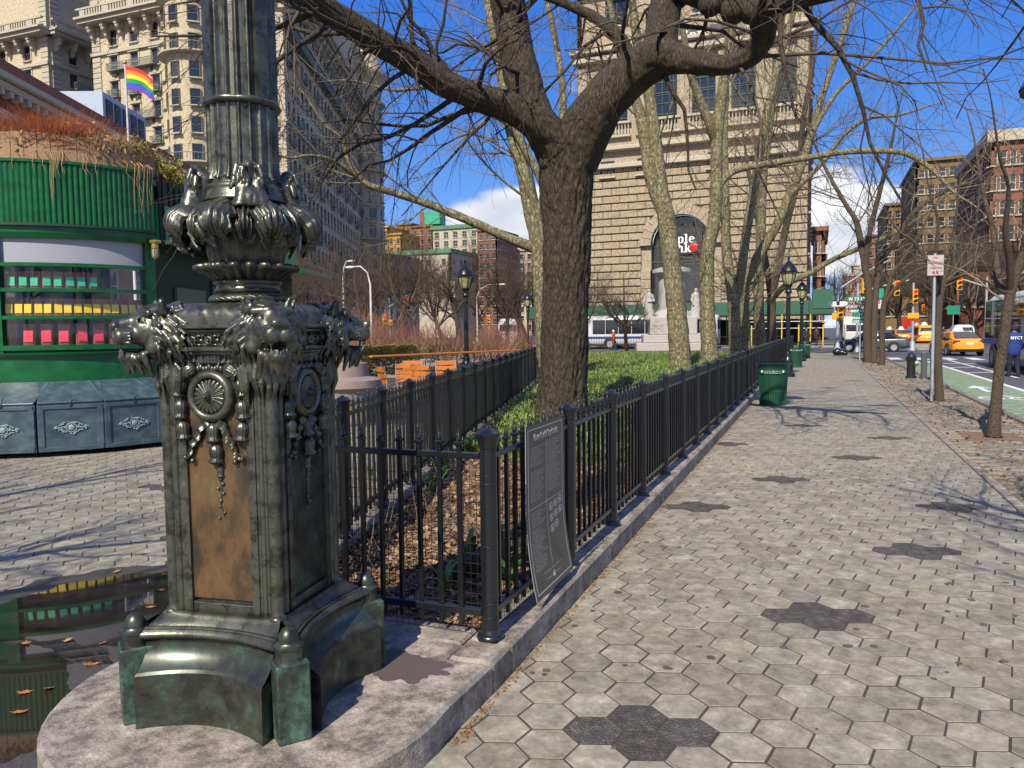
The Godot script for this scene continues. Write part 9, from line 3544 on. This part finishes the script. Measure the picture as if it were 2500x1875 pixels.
	for k in 4:
		var w := Wood.new()
		w.r.seed = 300 + k
		w.most = 900
		w.rmin = 0.007
		w.lift = 0.9
		w.spread = 0.5
		w.wiggle = 0.12
		for i in 26:
			var an := w.r.randf() * TAU
			w.grow(Vector3(cos(an), 0, sin(an)) * 0.3, Vector3(cos(an) * 0.55, 1.0, sin(an) * 0.55).normalized(), w.r.randf_range(1.6, 2.8), 0.022, 2)
		w.twigs.add(w.limbs, Transform3D.IDENTITY)
		kinds.append(w.twigs.mesh(plain([col(0.20, 0.075, 0.05), col(0.24, 0.12, 0.075), col(0.32, 0.21, 0.12), col(0.17, 0.08, 0.06)][k], 0.85)))
	for k in 34:
		var px := 660.0 + r.randf() * 460.0 if k < 26 else 1150.0 + r.randf() * 150.0
		var dd := r.randf_range(30.0, 46.0)
		var p := far_at(px, 860, dd)
		var kd := k % 4
		var o := put(self, "bare_shrub", kinds[kd], null, T(Vector3(p.x, 0, p.z), RY(k * 2.0).scaled(Vector3(1.0, r.randf_range(0.5, 0.9), 1.0) * (1.2 if px < 900 else 0.95))))
		tag(o, "straw coloured bare shrub among the red ones beyond the hedge" if kd == 2 else "red stemmed bare shrub in the bed beyond the hedge", "shrub", "straw shrubs beyond the hedge" if kd == 2 else "red stemmed shrubs beyond the hedge")
	# white monument behind the plane trees
	var mp := far_at(1640, 855, 60.0)
	var mo := thing("statue_monument", "white stone monument with stepped base and standing figure behind the planes", "monument", Vector3(mp.x, 0, mp.z), 0.25)
	var ws := nm([[0.0, col(0.24, 0.23, 0.21)], [0.5, col(0.37, 0.355, 0.33)], [1.0, col(0.48, 0.46, 0.43)]], 0.5, 0.04, 0.8)
	for e in [[5.4, 0.6, 0.3], [4.4, 0.6, 0.9], [3.4, 1.3, 1.85]]:
		b = MB.new()
		b.cbox(Vector3(0, e[2], 0), Vector3(e[0], e[1], e[0]), 0.05)
		part(mo, "step", b, ws)
	b = MB.new()
	b.lathe(PackedVector2Array([Vector2(1.5, 2.5), Vector2(1.4, 2.8), Vector2(1.05, 3.1), Vector2(0.98, 5.4), Vector2(1.1, 5.6), Vector2(1.45, 5.8), Vector2(1.45, 6.05), Vector2(0.9, 6.2), Vector2(0.0, 6.25)]), 24, Vector3.ZERO, Vector4.ZERO, 0.7)
	part(mo, "drum", b, ws)
	for q in [[Vector3(0, 6.2, 0), 1.0, 0.0], [Vector3(1.7, 2.4, 0.6), 1.25, 0.6], [Vector3(-1.7, 2.4, 0.6), 1.25, -0.6]]:
		var f := Field.new(Vector3(-0.6, -0.1, -0.6), Vector3(0.6, 1.95, 0.6), 0.05)
		f.cap(Vector3(0, 0.0, 0), Vector3(0, 1.0, 0), 0.36, 0.22, 0.1)
		f.cap(Vector3(0, 0.9, 0), Vector3(0, 1.35, 0), 0.2, 0.2, 0.08)
		f.cap(Vector3(0, 1.5, 0), Vector3(0, 1.66, 0.02), 0.06, 0.11, 0.05)
		sym(f, Vector3(0.22, 1.36, 0), Vector3(0.34, 1.05, 0.05), 0.09, 0.07, 0.05)
		f.cap(Vector3(0.34, 1.05, 0.05), Vector3(0.1, 1.0, 0.28), 0.07, 0.05, 0.04)
		f.cap(Vector3(-0.34, 1.05, 0.05), Vector3(-0.3, 0.75, 0.15), 0.07, 0.05, 0.04)
		b = MB.new()
		f.mesh_into(b)
		part(mo, "figure", b, ws, T(q[0], RY(q[2]).scaled(Vector3.ONE * q[1])))
	# low rail in front of the buses
	var fr := on_z(1425, 850, -62.0)
	var bf := thing("low_rail", "thin dark rail fence between the bed and the buses", "fence", Vector3(fr.x, 0, -62.0))
	for k in 70:
		b = MB.new()
		b.rod(Vector3(k * 0.22, 0, 0), Vector3(k * 0.22, 1.0, 0), 0.014, 4)
		part(bf, "bar", b, M.black)
	for y in [0.2, 0.95]:
		b = MB.new()
		b.rod(Vector3(0, y, 0), Vector3(15.4, y, 0), 0.02, 5)
		part(bf, "rail", b, M.black)

func lap(what: String) -> void:
	print(what, " ", Time.get_ticks_msec(), " ms")

func build_all() -> void:
	build_ground()
	lap("ground")
	build_platform()
	build_column()
	lap("column")
	build_street_furniture()
	lap("furniture")
	build_trees()
	lap("trees")
	build_bed()
	build_puddle()
	build_walk_marks()
	build_strip()
	build_road()
	lap("bed, strip, road")
	building_materials()
	build_ansonia()
	build_bank()
	build_far_city()
	lap("buildings")
	build_kiosk()
	lap("kiosk")
	build_traffic()
	lap("traffic")
	build_plaza()
	lap("plaza")
